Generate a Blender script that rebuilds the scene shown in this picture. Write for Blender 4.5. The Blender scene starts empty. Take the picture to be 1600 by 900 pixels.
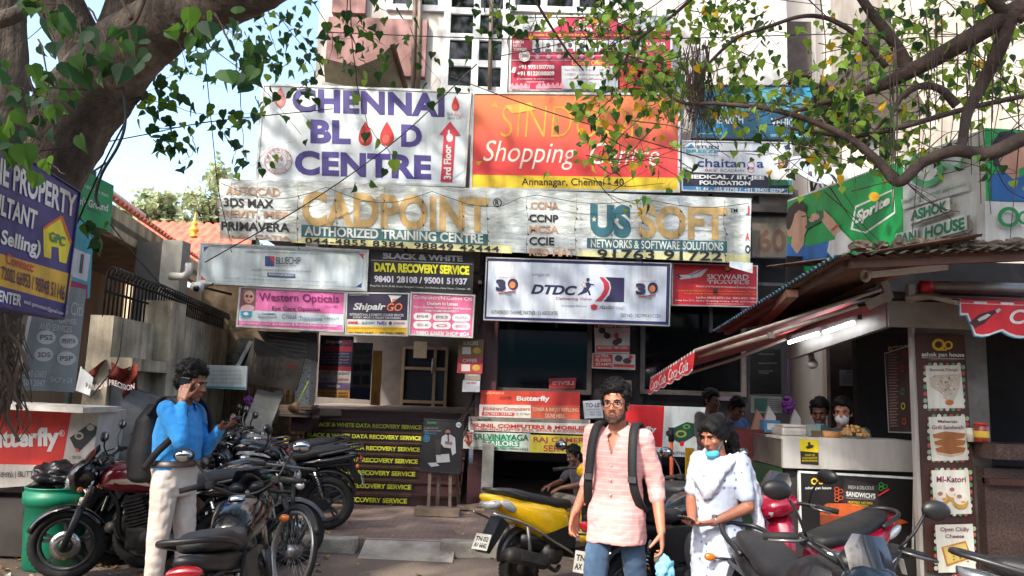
import bpy,bmesh,math,random
import numpy as np
from mathutils import Vector,Matrix,Euler,noise

C=bpy.context.scene
COL=C.collection
R=math.radians
rng=random.Random(7)

# ------------------------------------------------------------------ camera
FPX,HOR,ROLL,CAMH=1220.0,620.0,R(1.9),1.65
PITCH=math.atan((HOR-450)/FPX)
cF=Vector((0,math.cos(PITCH),math.sin(PITCH)))
_u0=Vector((0,-math.sin(PITCH),math.cos(PITCH)))
_r0=Vector((1,0,0))
cR=_r0*math.cos(ROLL)+_u0*math.sin(ROLL)
cU=-_r0*math.sin(ROLL)+_u0*math.cos(ROLL)
CAM=Vector((0,0,CAMH))
cd=bpy.data.cameras.new('camera')
cd.lens=36*FPX/1600
cd.clip_end=3000
cam=bpy.data.objects.new('camera',cd)
COL.objects.link(cam)
m3=Matrix((cR,cU,-cF)).transposed()
cam.matrix_world=Matrix.Translation(CAM)@m3.to_4x4()
C.camera=cam

# ------------------------------------------------------------------ light
TOSUN=Vector((-0.42,-0.60,0.72)).normalized()
SUN_EL=math.asin(TOSUN.z)
SUN_ROT=math.atan2(TOSUN.x,TOSUN.y)
W=bpy.data.worlds.new('World')
C.world=W
W.use_nodes=True
wn=W.node_tree.nodes
sky=wn.new('ShaderNodeTexSky')
sky.sky_type='NISHITA'
sky.sun_disc=False
sky.sun_elevation=SUN_EL
sky.sun_rotation=SUN_ROT
sky.air_density=1.0
sky.dust_density=3.5
sky.ozone_density=1.3
W.node_tree.links.new(sky.outputs[0],wn['Background'].inputs[0])
wn['Background'].inputs[1].default_value=0.15
sl=bpy.data.lights.new('sun','SUN')
sl.energy=2.0
sl.angle=R(1.6)
sl.color=(1.0,0.94,0.84)
so=bpy.data.objects.new('sun',sl)
so.rotation_euler=(-TOSUN).to_track_quat('-Z','Y').to_euler()
so.location=(0,0,30)
COL.objects.link(so)
C.view_settings.view_transform='Standard'
C.view_settings.look='None'
C.view_settings.exposure=1.88
C.view_settings.gamma=1.0

# ------------------------------------------------------------------ projection helpers
def ray(px,py):
    return cF+cR*((px-800)/FPX)-cU*((py-450)/FPX)
def P(px,py,Y):
    d=ray(px,py)
    return CAM+d*(Y/d.y)
def PZ(px,py,z=0.0):
    d=ray(px,py)
    return CAM+d*((z-CAMH)/d.z)
def PX(px,py,x):
    d=ray(px,py)
    return CAM+d*(x/d.x)
def V(*a):
    return Vector(a)

# ------------------------------------------------------------------ materials
def s2l(c):
    return c/12.92 if c<=0.04045 else((c+0.055)/1.055)**2.4
def rgb(r,g,b):
    return(s2l(r/255),s2l(g/255),s2l(b/255),1)
MC={}
def mat(col,rough=0.6,metal=0.0,var=0.12,scale=6.0,bump=0.0,bscale=60.0,key=None,coat=0.0,spec=None,streak=False,detail=4.0,grime=0.0):
    """principled surface whose colour wanders with procedural noise (wear and dirt)"""
    if len(col)==3:
        col=rgb(*col)
    k=key or('m',tuple(round(c,4)for c in col),rough,metal,var,scale,bump,bscale,coat,spec,streak,grime)
    if k in MC:
        return MC[k]
    m=bpy.data.materials.new('mat')
    m.use_nodes=True
    nt=m.node_tree
    b=nt.nodes['Principled BSDF']
    b.inputs['Roughness'].default_value=rough
    b.inputs['Metallic'].default_value=metal
    if coat:
        b.inputs['Coat Weight'].default_value=coat
        b.inputs['Coat Roughness'].default_value=0.08
    if spec is not None:
        b.inputs['Specular IOR Level'].default_value=spec
    tc=nt.nodes.new('ShaderNodeTexCoord')
    if var>0:
        n=nt.nodes.new('ShaderNodeTexNoise')
        n.inputs['Scale'].default_value=scale
        n.inputs['Detail'].default_value=detail
        n.inputs['Roughness'].default_value=0.65
        vec=tc.outputs['Object']
        if streak:
            mp=nt.nodes.new('ShaderNodeMapping')
            mp.inputs['Scale'].default_value=(1,1,0.18)
            nt.links.new(vec,mp.inputs[0]);vec=mp.outputs[0]
        nt.links.new(vec,n.inputs['Vector'])
        r=nt.nodes.new('ShaderNodeValToRGB')
        r.color_ramp.elements[0].position=0.3
        r.color_ramp.elements[1].position=0.72
        d=1-var*1.6
        r.color_ramp.elements[0].color=(col[0]*d,col[1]*d*0.98,col[2]*d*0.93,1)
        u=1+var*0.5
        r.color_ramp.elements[1].color=(min(1,col[0]*u),min(1,col[1]*u),min(1,col[2]*u),1)
        nt.links.new(n.outputs[0],r.inputs[0])
        oc=r.outputs[0]
        if grime:
            g=tex(nt,'Noise',5.0,6,mscale=(1,1,.14));g2=tex(nt,'Noise',1.3,5)
            oc=mixc(nt,grime,oc,ramp_of(nt,g.outputs[0],[(.36,rgb(150,142,130)),(.56,(1,1,1,1))]),'MULTIPLY')
            oc=mixc(nt,grime,oc,ramp_of(nt,g2.outputs[0],[(.34,rgb(196,190,180)),(.55,(1,1,1,1))]),'MULTIPLY')
        nt.links.new(oc,b.inputs['Base Color'])
        mr=nt.nodes.new('ShaderNodeMapRange')
        mr.inputs[3].default_value=min(1,rough+0.12)
        mr.inputs[4].default_value=max(0.03,rough-0.1)
        nt.links.new(n.outputs[0],mr.inputs[0])
        nt.links.new(mr.outputs[0],b.inputs['Roughness'])
    else:
        b.inputs['Base Color'].default_value=col
    if bump>0:
        n2=nt.nodes.new('ShaderNodeTexNoise')
        n2.inputs['Scale'].default_value=bscale
        n2.inputs['Detail'].default_value=5
        nt.links.new(tc.outputs['Object'],n2.inputs['Vector'])
        bp=nt.nodes.new('ShaderNodeBump')
        bp.inputs['Strength'].default_value=bump
        bp.inputs['Distance'].default_value=0.01
        nt.links.new(n2.outputs[0],bp.inputs['Height'])
        nt.links.new(bp.outputs[0],b.inputs['Normal'])
    MC[k]=m
    return m

def node_mat(key,build):
    if key in MC:
        return MC[key]
    m=bpy.data.materials.new('mat')
    m.use_nodes=True
    build(m.node_tree,m.node_tree.nodes['Principled BSDF'])
    MC[key]=m
    return m
def ramp_of(nt,src,stops):
    r=nt.nodes.new('ShaderNodeValToRGB')
    e=r.color_ramp.elements
    e[0].position,e[0].color=stops[0]
    e[1].position,e[1].color=stops[1]
    for p,c in stops[2:]:
        x=e.new(p);x.color=c
    nt.links.new(src,r.inputs[0])
    return r.outputs[0]
def mixc(nt,fac,a,b,mode='MIX'):
    n=nt.nodes.new('ShaderNodeMix')
    n.data_type='RGBA';n.blend_type=mode
    for s,v in((n.inputs[0],fac),(n.inputs[6],a),(n.inputs[7],b)):
        if hasattr(v,'is_linked')or hasattr(v,'links'):
            nt.links.new(v,s)
        else:
            s.default_value=v
    return n.outputs[2]
def tex(nt,kind,scale,detail=4,coord='Object',mscale=None,rough=0.6):
    tc=nt.nodes.new('ShaderNodeTexCoord')
    v=tc.outputs[coord]
    if mscale:
        mp=nt.nodes.new('ShaderNodeMapping');mp.inputs['Scale'].default_value=mscale
        nt.links.new(v,mp.inputs[0]);v=mp.outputs[0]
    t=nt.nodes.new('ShaderNodeTex'+kind)
    t.inputs['Scale'].default_value=scale
    if kind=='Noise':
        t.inputs['Detail'].default_value=detail
        t.inputs['Roughness'].default_value=rough
    nt.links.new(v,t.inputs['Vector'])
    return t
def bump(nt,b,h,strength=0.4,dist=0.02):
    bp=nt.nodes.new('ShaderNodeBump')
    bp.inputs['Strength'].default_value=strength
    bp.inputs['Distance'].default_value=dist
    nt.links.new(h,bp.inputs['Height'])
    nt.links.new(bp.outputs[0],b.inputs['Normal'])

# ------------------------------------------------------------------ scene graph helpers
def empty(name,label,cat,loc=(0,0,0),rz=0.0,group=None):
    o=bpy.data.objects.new(name,None)
    o.empty_display_size=0.1
    COL.objects.link(o)
    o.location=loc
    o.rotation_euler=(0,0,rz)
    tag(o,label,cat,group)
    return o
def tag(o,label=None,cat=None,group=None,kind=None):
    if label:o['label']=label
    if cat:o['category']=cat
    if group:o['group']=group
    if kind:o['kind']=kind
    return o
def structure(o):
    o['kind']='structure'
    return o
def copy_tree(o,parent=None):
    c=o.copy();COL.objects.link(c);c.parent=parent
    for ch in list(o.children):
        copy_tree(ch,c)
    return c

class MB:
    """collects shapes into one mesh with several materials"""
    def __init__(self):
        self.v=[];self.f=[];self.m=[];self.s=[]
        self.mats=[];self.cur=0;self.smooth=False
    def use(self,m,smooth=None):
        if m not in self.mats:self.mats.append(m)
        self.cur=self.mats.index(m)
        if smooth is not None:self.smooth=smooth
        return self
    def add(self,vs,fs,smooth=None):
        o=len(self.v)
        self.v.extend([tuple(p)for p in vs])
        sm=self.smooth if smooth is None else smooth
        for f in fs:
            self.f.append([i+o for i in f]);self.m.append(self.cur);self.s.append(sm)
        return self
    def poly(self,pts):
        return self.add(pts,[list(range(len(pts)))],False)
    def box(self,c,s,rot=None,ch=0.0):
        c=Vector(c);h=Vector(s)*0.5
        if ch<=0:
            vs=[Vector((x*h.x,y*h.y,z*h.z))for x in(-1,1)for y in(-1,1)for z in(-1,1)]
            fs=[(0,1,3,2),(4,6,7,5),(0,4,5,1),(2,3,7,6),(0,2,6,4),(1,5,7,3)]
        else:
            bm=bmesh.new()
            bmesh.ops.create_cube(bm,size=1)
            for v in bm.verts:v.co=Vector((v.co.x*2*h.x,v.co.y*2*h.y,v.co.z*2*h.z))
            bmesh.ops.bevel(bm,geom=bm.edges[:],offset=ch,segments=2,profile=0.6,affect='EDGES')
            bm.verts.index_update()
            vs=[v.co.copy()for v in bm.verts];fs=[[v.index for v in f.verts]for f in bm.faces]
            bm.free()
        if rot is not None:
            mr=rot.to_matrix()if hasattr(rot,'to_matrix')else rot
            vs=[mr@v for v in vs]
        return self.add([v+c for v in vs],fs,False)
    def bar(self,a,b,w,h,up=(0,0,1)):
        """box beam from a to b, w across, h along up"""
        a=Vector(a);b=Vector(b);d=(b-a).normalized();up=Vector(up)
        s=d.cross(up)
        if s.length<1e-4:s=d.cross(Vector((1,0,0)))
        s.normalize();u=s.cross(d).normalized()
        vs=[]
        for p in(a,b):
            for i,j in((-1,-1),(1,-1),(1,1),(-1,1)):
                vs.append(p+s*(i*w/2)+u*(j*h/2))
        return self.add(vs,[(0,1,2,3),(7,6,5,4),(0,4,5,1),(1,5,6,2),(2,6,7,3),(3,7,4,0)],False)
    def tube(self,pts,r,seg=8,cap=True):
        pts=[Vector(p)for p in pts];n=len(pts)
        rr=r if isinstance(r,(list,tuple))else[r]*n
        ref=None;vs=[]
        for i,p in enumerate(pts):
            d=(pts[min(i+1,n-1)]-pts[max(i-1,0)])
            if d.length<1e-9:d=Vector((0,0,1))
            d.normalize()
            if ref is None:
                ref=d.orthogonal().normalized()
            ref=(ref-d*ref.dot(d))
            if ref.length<1e-5:ref=d.orthogonal()
            ref.normalize();b=d.cross(ref)
            for k in range(seg):
                a=2*math.pi*k/seg
                vs.append(p+(ref*math.cos(a)+b*math.sin(a))*rr[i])
        fs=[]
        for i in range(n-1):
            for k in range(seg):
                k2=(k+1)%seg
                fs.append((i*seg+k,i*seg+k2,(i+1)*seg+k2,(i+1)*seg+k))
        if cap:
            fs.append(tuple(reversed(range(seg))));fs.append(tuple(range((n-1)*seg,n*seg)))
        return self.add(vs,fs,True)
    def cyl(self,a,b,r,seg=16):
        return self.tube([a,b],r,seg)
    def torus(self,c,axis,Rr,r,seg=32,sub=8,sx=1.0,a0=0,a1=2*math.pi):
        c=Vector(c);axis=Vector(axis).normalized();e=axis.orthogonal().normalized();g=axis.cross(e)
        full=abs(a1-a0-2*math.pi)<1e-6
        n=seg if full else seg+1
        vs=[]
        for i in range(n):
            t=a0+(a1-a0)*i/seg;rd=e*math.cos(t)+g*math.sin(t)
            for k in range(sub):
                a=2*math.pi*k/sub
                vs.append(c+rd*(Rr+r*math.cos(a))+axis*(r*sx*math.sin(a)))
        fs=[]
        for i in range(seg):
            i2=(i+1)%n
            for k in range(sub):
                k2=(k+1)%sub
                fs.append((i*sub+k,i2*sub+k,i2*sub+k2,i*sub+k2))
        return self.add(vs,fs,True)
    def lathe(self,c,axis,prof,seg=24):
        """prof: (radius, height along axis)"""
        c=Vector(c);axis=Vector(axis).normalized();e=axis.orthogonal().normalized();g=axis.cross(e)
        vs=[]
        for r_,h in prof:
            for k in range(seg):
                a=2*math.pi*k/seg
                vs.append(c+axis*h+(e*math.cos(a)+g*math.sin(a))*r_)
        fs=[]
        for i in range(len(prof)-1):
            for k in range(seg):
                k2=(k+1)%seg
                fs.append((i*seg+k,i*seg+k2,(i+1)*seg+k2,(i+1)*seg+k))
        return self.add(vs,fs,True)
    def loft(self,loops,cap=True,closed=True):
        n=len(loops[0]);vs=[p for l in loops for p in l];fs=[]
        for i in range(len(loops)-1):
            for k in range(n if closed else n-1):
                k2=(k+1)%n
                fs.append((i*n+k,i*n+k2,(i+1)*n+k2,(i+1)*n+k))
        if cap and closed:
            fs.append(tuple(reversed(range(n))));fs.append(tuple(range((len(loops)-1)*n,len(loops)*n)))
        return self.add(vs,fs,True)
    def body(self,secs,seg=16,ex=2.4):
        """superellipse loft along x: (x, z, halfwidth, halfheight[, exponent])"""
        loops=[]
        for s in secs:
            x,z,w,h=s[:4];e=s[4]if len(s)>4 else ex
            l=[]
            for k in range(seg):
                a=2*math.pi*k/seg;c_,s_=math.cos(a),math.sin(a)
                l.append((x,w*math.copysign(abs(c_)**(2/e),c_),z+h*math.copysign(abs(s_)**(2/e),s_)))
            loops.append(l)
        return self.loft(loops)
    def ell(self,c,r,rot=None,seg=16,rings=10):
        c=Vector(c);vs=[];fs=[]
        for i in range(1,rings):
            t=math.pi*i/rings
            for k in range(seg):
                a=2*math.pi*k/seg
                vs.append(Vector((r[0]*math.sin(t)*math.cos(a),r[1]*math.sin(t)*math.sin(a),r[2]*math.cos(t))))
        top=len(vs);vs.append(Vector((0,0,r[2])));vs.append(Vector((0,0,-r[2])))
        for i in range(rings-2):
            for k in range(seg):
                k2=(k+1)%seg
                fs.append((i*seg+k,(i+1)*seg+k,(i+1)*seg+k2,i*seg+k2))
        for k in range(seg):
            k2=(k+1)%seg
            fs.append((top,k,k2));b=(rings-2)*seg
            fs.append((top+1,b+k2,b+k))
        if rot is not None:
            mr=rot.to_matrix()if hasattr(rot,'to_matrix')else rot
            vs=[mr@v for v in vs]
        return self.add([v+c for v in vs],fs,True)
    def prism(self,pts,n):
        """closed outline (3d points) pushed along n"""
        n=Vector(n);a=[Vector(p)for p in pts];k=len(a);vs=a+[p+n for p in a]
        fs=[tuple(range(k)),tuple(reversed(range(k,2*k)))]
        for i in range(k):
            j=(i+1)%k
            fs.append((j,i,i+k,j+k))
        return self.add(vs,fs,False)
    def xf(self,M,start=0):
        for i in range(start,len(self.v)):
            self.v[i]=tuple(M@Vector(self.v[i]))
        return self
    def build(self,name,parent=None,m=None):
        me=bpy.data.meshes.new(name)
        me.from_pydata(self.v,[],self.f)
        if m is not None and not self.mats:self.mats=[m]
        for x in self.mats:me.materials.append(x)
        if self.f:
            me.polygons.foreach_set('material_index',self.m)
            me.polygons.foreach_set('use_smooth',self.s)
        me.update()
        o=bpy.data.objects.new(name,me)
        COL.objects.link(o)
        if parent is not None:o.parent=parent
        return o

def fix_normals(o):
    bm=bmesh.new();bm.from_mesh(o.data)
    bmesh.ops.recalc_face_normals(bm,faces=bm.faces)
    bm.to_mesh(o.data);bm.free()
    return o

# ------------------------------------------------------------------ lettering
TC={}
def text_geo(s,bold=0.0,shear=0.0,sp=1.0,res=4):
    k=(s,bold,shear,sp,res)
    if k in TC:return TC[k]
    cu=bpy.data.curves.new('t','FONT')
    cu.body=s;cu.offset=bold;cu.shear=shear;cu.space_character=sp
    cu.resolution_u=res;cu.dimensions='2D';cu.fill_mode='BOTH'
    o=bpy.data.objects.new('t',cu)
    me=o.to_mesh()
    vs=[(v.co.x,v.co.y)for v in me.vertices];fs=[tuple(p.vertices)for p in me.polygons]
    o.to_mesh_clear()
    bpy.data.objects.remove(o);bpy.data.curves.remove(cu)
    if vs:
        x0=min(v[0]for v in vs);x1=max(v[0]for v in vs);y0=min(v[1]for v in vs);y1=max(v[1]for v in vs)
        vs=[((v[0]-x0)/max(1e-6,x1-x0),(v[1]-y0)/max(1e-6,y1-y0))for v in vs]
        asp=(x1-x0)/max(1e-6,y1-y0)
    else:asp=1
    TC[k]=(vs,fs,asp)
    return TC[k]
# ------------------------------------------------------------------ things from world-space shapes
class Thing:
    def __init__(self,name,label,cat,loc,group=None):
        self.loc=Vector(loc)
        self.root=empty(name,label,cat,self.loc,0,group)
    def part(self,mb,name,parent=None,m=None,label=None):
        for i,v in enumerate(mb.v):
            mb.v[i]=(v[0]-self.loc.x,v[1]-self.loc.y,v[2]-self.loc.z)
        o=mb.build(name,parent or self.root,m)
        if label:o['label']=label
        return o
def single(mb,name,label,cat,group=None,m=None):
    """a thing that is one mesh, its origin at the middle of its base"""
    a=np.array(mb.v);lo=a.min(0);hi=a.max(0)
    c=Vector(((lo[0]+hi[0])/2,(lo[1]+hi[1])/2,lo[2]))
    for i,v in enumerate(mb.v):
        mb.v[i]=(v[0]-c.x,v[1]-c.y,v[2]-c.z)
    o=mb.build(name,None,m);o.location=c
    return tag(o,label,cat,group)

def ink(r,g,b,rough=0.45,var=0.07):
    return mat((r,g,b),rough,0,var,5.0,grime=.5)
WHITE=ink(222,226,226);BLACK=ink(24,24,28);NAVY=ink(45,38,110);RED=ink(205,32,40)
YEL=ink(238,226,40);GREEN=ink(0,140,80)

class Sign:
    STEP=0.001
    def __init__(self,name,label,cat,corners,base,Y=None,thick=0.05,frame=None,fw=0.03,proud=0.012,
                 group=None,win=None,px=None,clip=False):
        if px is None:px=corners
        Ys=Y if isinstance(Y,(list,tuple))else[Y]*4
        self.win=win or(0,0,1)
        pc=[self.tp(*c)for c in px]
        self.pc=pc
        self.c=[P(a[0],a[1],y)for a,y in zip(pc,Ys)]
        TL,TR,BR,BL=self.c
        self.n=(BL-TL).cross(TR-TL).normalized()
        w=ray(*pc[2]);BR=CAM+w*((TL-CAM).dot(self.n)/w.dot(self.n));self.c[2]=BR
        loc=(BL+BR)/2
        self.t=Thing(name,label,cat,loc,group)
        self.m=MB();self.lay=0;self.frame=frame;self.fw=fw;self.proud=proud;self.thick=thick
        self.m.use(base)
        self.m.prism([TL,BL,BR,TR],-self.n*thick)
    def tp(self,x,y):
        ox,oy,s=self.win
        return(ox+x/s,oy+y/s)
    def uv(self,x,y):
        x,y=self.tp(x,y)
        (x0,y0),(x1,y1),(x2,y2),(x3,y3)=self.pc
        # projective inverse through the world plane
        w=ray(x,y)
        TL=self.c[0]
        t=(TL-CAM).dot(self.n)/w.dot(self.n)
        return CAM+w*t
    def up(self,k=1):self.lay+=k;return self
    def pt(self,x,y,lay=None):
        return self.uv(x,y)+self.n*(self.STEP*(self.lay if lay is None else lay))
    def poly(self,pts,m):
        self.lay+=1
        self.m.use(m).poly([self.pt(*p)for p in reversed(pts)]if self._ccw(pts)else[self.pt(*p)for p in pts])
        return self
    def _ccw(self,pts):
        return sum(pts[i][0]*pts[(i+1)%len(pts)][1]-pts[(i+1)%len(pts)][0]*pts[i][1]for i in range(len(pts)))>0
    def rect(self,x0,y0,x1,y1,m,sk=0.0):
        """axis box in photo pixels; sk = drop of the right end (the horizontal of this sign)"""
        return self.poly([(x0,y0),(x1,y0+sk),(x1,y1+sk),(x0,y1)],m)
    def ell(self,x,y,rx,ry,m,n=28,rot=0):
        c_,s_=math.cos(rot),math.sin(rot)
        return self.poly([(x+rx*math.cos(a)*c_-ry*math.sin(a)*s_,y+rx*math.cos(a)*s_+ry*math.sin(a)*c_)for a in[2*math.pi*i/n for i in range(n)]],m)
    def ringp(self,x,y,rx,ry,w,m,n=28):
        self.lay+=1;self.m.use(m)
        for i in range(n):
            a,b=2*math.pi*i/n,2*math.pi*(i+1)/n
            q=[(x+rx*k*math.cos(t),y+ry*k*math.sin(t))for k,t in((1,a),(1,b),(1-w,b),(1-w,a))]
            self.m.poly([self.pt(*p)for p in reversed(q)])
        return self
    def line(self,x0,y0,x1,y1,w,m):
        dx,dy=x1-x0,y1-y0;l=math.hypot(dx,dy)or 1;nx,ny=-dy/l*w/2,dx/l*w/2
        return self.poly([(x0+nx,y0+ny),(x1+nx,y1+ny),(x1-nx,y1-ny),(x0-nx,y0-ny)],m)
    def text(self,s,x0,y0,x1,y1,m,bold=0.02,shear=0.0,sk=0.0,rot=0,lay=4,sp=1.0,q=None):
        """lettering stretched to a box (photo pixels); sk tilts the base line"""
        vs,fs,asp=text_geo(s,bold,shear,sp)
        if not vs:return self
        out=[]
        for a,b in vs:
            if rot==90: # reads upward
                x=x0+(x1-x0)*(1-b);y=y1-(y1-y0)*a;x=x0+(x1-x0)*(1-b)
                out.append(self.pt(x,y+sk*b,self.lay+lay));continue
            if q:
                (ax,ay),(bx,by),(cx,cy),(dx,dy)=q
                tx,ty=ax+(bx-ax)*a,ay+(by-ay)*a;ux,uy=dx+(cx-dx)*a,dy+(cy-dy)*a
                out.append(self.pt(ux+(tx-ux)*b,uy+(ty-uy)*b,self.lay+lay));continue
            out.append(self.pt(x0+(x1-x0)*a,y1-(y1-y0)*b+sk*a,self.lay+lay))
        self.m.use(m).add(out,fs,False)
        return self
    def arc_text(self,s,x,y,r,a0,a1,h,m,bold=0.02):
        k=len(s)
        for i,ch in enumerate(s):
            if ch==' ':continue
            a=R(a0+(a1-a0)*(i+0.5)/k);vs,fs,asp=text_geo(ch,bold)
            w=h*min(1.0,asp);out=[]
            up=-1 if a1>a0 else 1
            for p,q in vs:
                rr=r+(q-0.5)*h*(1 if a1>a0 else-1);t=(p-0.5)*w*(1 if a1>a0 else-1)/r
                out.append(self.pt(x+rr*math.cos(a+t),y+rr*math.sin(a+t),self.lay+4))
            self.m.use(m).add(out,fs,False)
        return self
    def done(self,smooth_wrinkle=None):
        self.panel=self.t.part(self.m,'panel')
        if self.frame is not None:
            TL,TR,BR,BL=self.c;f=MB();f.use(self.frame)
            th=self.thick+self.proud+0.004
            for a,b in((TL,TR),(TR,BR),(BR,BL),(BL,TL)):
                d=(b-a).normalized();inn=d.cross(self.n)
                if inn.dot((TL+TR+BR+BL)/4-a)<0:inn=-inn
                o=-self.n*(self.thick+0.004)-inn*0.003
                e=d*0.003
                f.prism([a+o-e,b+o+e,b+o+e+inn*self.fw-d*self.fw,a+o-e+inn*self.fw+d*self.fw],self.n*th)
            self.t.part(f,'frame');fix_normals(self.t.root.children[-1])
        return self.t
ALU=mat((190,192,192),0.42,0.6,0.15,9)
DKFRAME=mat((52,48,50),0.6,0.2,0.2,9)
# ================================================================== signs on the facade
GS='shop signs on the building front'
FLEX=mat((206,216,224),0.42,0,0.1,2.2,grime=.25)
def drop(S,x,y,w,h,m,hi=None):
    pts=[]
    for i in range(25):
        a=math.pi*2*i/24
        r=1.0
        px_=x+w*math.sin(a)*(0.5-0.5*math.cos(a))**0.55*1.0
        py_=y+h*(0.5-0.5*math.cos(a))-h/2
        pts.append((px_,py_))
    S.poly(pts[:-1],m)
    if hi:S.ell(x-w*0.1,y+h*0.22,w*0.4,h*0.17,hi)
def F(x,k):return mat(x,0.5,0,k,3.0,grime=.42)

# -- blood centre
S=Sign('shop_sign','big pale blood centre sign with purple letters, red drops and a red arrow','sign',
         [(30,392),(1010,428),(980,876),(-2,848)],FLEX,11.35,0.12,ALU,0.035,win=(400,0,3),group=GS)
PUR=F((58,42,128),0.12)
S.text('CHENNAI',170,412,884,525,PUR,0.05,sk=26,lay=3,sp=1.07)
S.text('BL',255,560,444,672,PUR,0.05,sk=5,sp=1.05)
S.text('D',680,582,778,688,PUR,0.045,sk=4)
S.text('CENTRE',182,704,822,820,PUR,0.05,sk=24,sp=1.07)
dr,drh=F((190,28,34),0.2),F((225,92,72),0.3)
drop(S,513,627,44,116,dr,drh);drop(S,614,627,44,116,dr,drh)
drop(S,935,486,24,72,F((205,40,36),0.2),F((228,90,70),0.2));drop(S,114,456,32,96,F((212,120,120),0.2),F((230,160,150),0.2))
S.poly([(910,570),(960,636),(934,636),(920,855),(865,852),(880,636),(858,632)],F((196,40,72),0.15))
S.ell(908,646,15,20,WHITE).rect(900,610,909,650,WHITE)
S.text('3rd Floor',880,680,915,842,WHITE,0.03,rot=90)
S.text('Safe',895,528,925,543,BLACK,0,0.2).text('Blood',930,530,970,545,RED,0,0.2).text('Saves Life',897,547,963,561,BLACK,0,0.2)
fr=F((200,140,135),0.25)
S.ringp(105,755,66,62,0.05,fr).ringp(105,755,43,40,0.07,fr)
S.text('24',84,728,128,757,fr,0.02).text('HOURS',80,764,130,776,fr,0.01)
S.arc_text('EMERGENCY',105,755,54,170,370,16,fr).arc_text('SERVICE',105,755,54,140,40,16,fr)
S.done()

# -- shopping centre
def sind(nt,b):
    g=tex(nt,'Noise',1.4,3)
    tc=nt.nodes.new('ShaderNodeTexCoord');sx=nt.nodes.new('ShaderNodeSeparateXYZ')
    nt.links.new(tc.outputs['Object'],sx.inputs[0])
    mr=nt.nodes.new('ShaderNodeMapRange');mr.inputs[1].default_value=0.1;mr.inputs[2].default_value=1.3
    nt.links.new(sx.outputs[2],mr.inputs[0])
    base=ramp_of(nt,mr.outputs[0],[(0.0,rgb(192,44,50)),(0.45,rgb(196,62,54)),(1.0,rgb(192,104,58))])
    nt.links.new(mixc(nt,0.25,base,g.outputs[0],'OVERLAY'),b.inputs['Base Color'])
    b.inputs['Roughness'].default_value=0.45
S=Sign('shop_sign','orange and red shopping centre sign with a yellow address strip along its foot','sign',
         [(738,144),(1063,146),(1062,301),(734,296)],node_mat('sindoor',sind),11.4,0.14,ALU,0.035,group=GS)
S.rect(735,273,1062,296,ink(222,190,34),5)
gold=F((206,160,40),0.3)
S.text('SINDOOR',782,165,1010,214,gold,-0.02,0.12,sk=2)
S.text('Shopping',755,219,900,262,ink(230,222,216),-0.004,0.3,sk=4)
S.text('Centre',922,223,1030,256,ink(230,222,216),-0.004,0.3,sk=3)
S.text('Annanagar, Chennai - 40.',815,278,978,293,BLACK,0.012,sk=1)
S.poly([(773,158),(779,168),(767,166)],gold).poly([(925,256),(932,272),(924,266)],gold).poly([(812,252),(820,258),(815,252)],gold).poly([(743,252),(754,252),(748,259)],gold)
S.poly([(790,165),(830,160),(836,172),(800,178)],F((212,164,60),0.1))
S.done()

# -- coaching centre
S=Sign('shop_sign','crimson coaching centre sign under the upper window with a row of portraits','sign',
         [(98,78),(1440,72),(1440,712),(78,706)],F((186,26,70),0.14),11.6,0.1,ALU,0.03,win=(780,10,5.3333),group=GS)
LT=F((206,214,220),0.1)
S.poly([(108,86),(480,86),(560,115),(420,208),(108,210)],LT).poly([(1060,80),(1430,78),(1430,200),(1150,205),(960,118)],LT)
S.rect(105,214,1432,262,F((150,18,52),0.1)).rect(105,270,1432,274,LT).rect(100,446,1432,452,LT).rect(105,275,1432,446,F((170,22,62),0.1))
OR=ink(236,178,52)
S.text('An Exclusive Coaching Centre for Aspiring Architects & Students Pursuing Architecture',205,228,1405,256,OR,0.01)
S.text('NATA',665,108,865,158,WHITE,0.04).text('Coaching Centre',600,170,930,212,WHITE,0.03).text('i-arch',195,140,360,196,F((120,70,100),0.1),-0.01)
S.ringp(150,145,22,52,0.2,F((110,110,125),0.1),4).text('9566',1145,112,1230,136,F((140,120,120),0.1))
for i,(a,w)in enumerate((('I-ARCH',85),('NATA',65),('TOPPERS',110))):
    S.text(a,118,288+i*30,118+w,312+i*30,WHITE,0.03)
for i in range(10):
    x=318+i*91
    S.poly([(x-42,282),(x+42,282),(x+42,380),(x,398),(x-42,380)],LT)
    sh=F((70+25*(i%3),66,70),0.3)
    S.ell(x,328,18,22,sh,14).poly([(x-30,384),(x-22,356),(x+22,356),(x+30,384),(x,396)],F((60+40*(i%4),60+30*(i%3),90),0.3))
    S.ell(x,422,20,20,F((206,150,170),0.1),14)
S.line(220,422,1180,422,5,F((206,150,170),0.1)).ell(210,424,46,46,WHITE).ringp(210,424,38,38,0.12,F((150,18,52),0.1)).text('200',185,410,238,438,F((90,30,60),0.1))
S.text('A XII NATA',1215,310,1380,340,WHITE,0.03).text('Courses Offered',602,462,900,500,OR,0.02)
S.text('+91 9751507788',160,500,458,534,WHITE,0.04).text('+91 8122088809',150,552,458,588,WHITE,0.04)
S.text('e: iarchclasses | w: www.iarch.co.in',150,607,455,625,WHITE,0.0).text('facebook.com/iarch',228,632,372,646,WHITE,0.0).poly([(118,515),(142,518),(130,565),(100,560)],WHITE)
S.rect(518,508,985,700,F((188,200,208),0.1))
pk=F((176,60,96),0.1)
for i,(t,a,b)in enumerate((('NATA | B.E. B.Arch | JEE',548,868),('| CEED | Architectural Guidance',548,950),('| Architectural Drawing Class |',560,940),('| Art Class |',676,822))):
    S.text(t,a,532+i*37,b,556+i*37,pk,0.0)
for i in range(46):
    x=85+i*10
    if 250<x<300:continue
    S.rect(x,690-8-30*abs(math.sin(i*2.3)),x+9,700,F((230,160,180),0.1))
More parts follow.
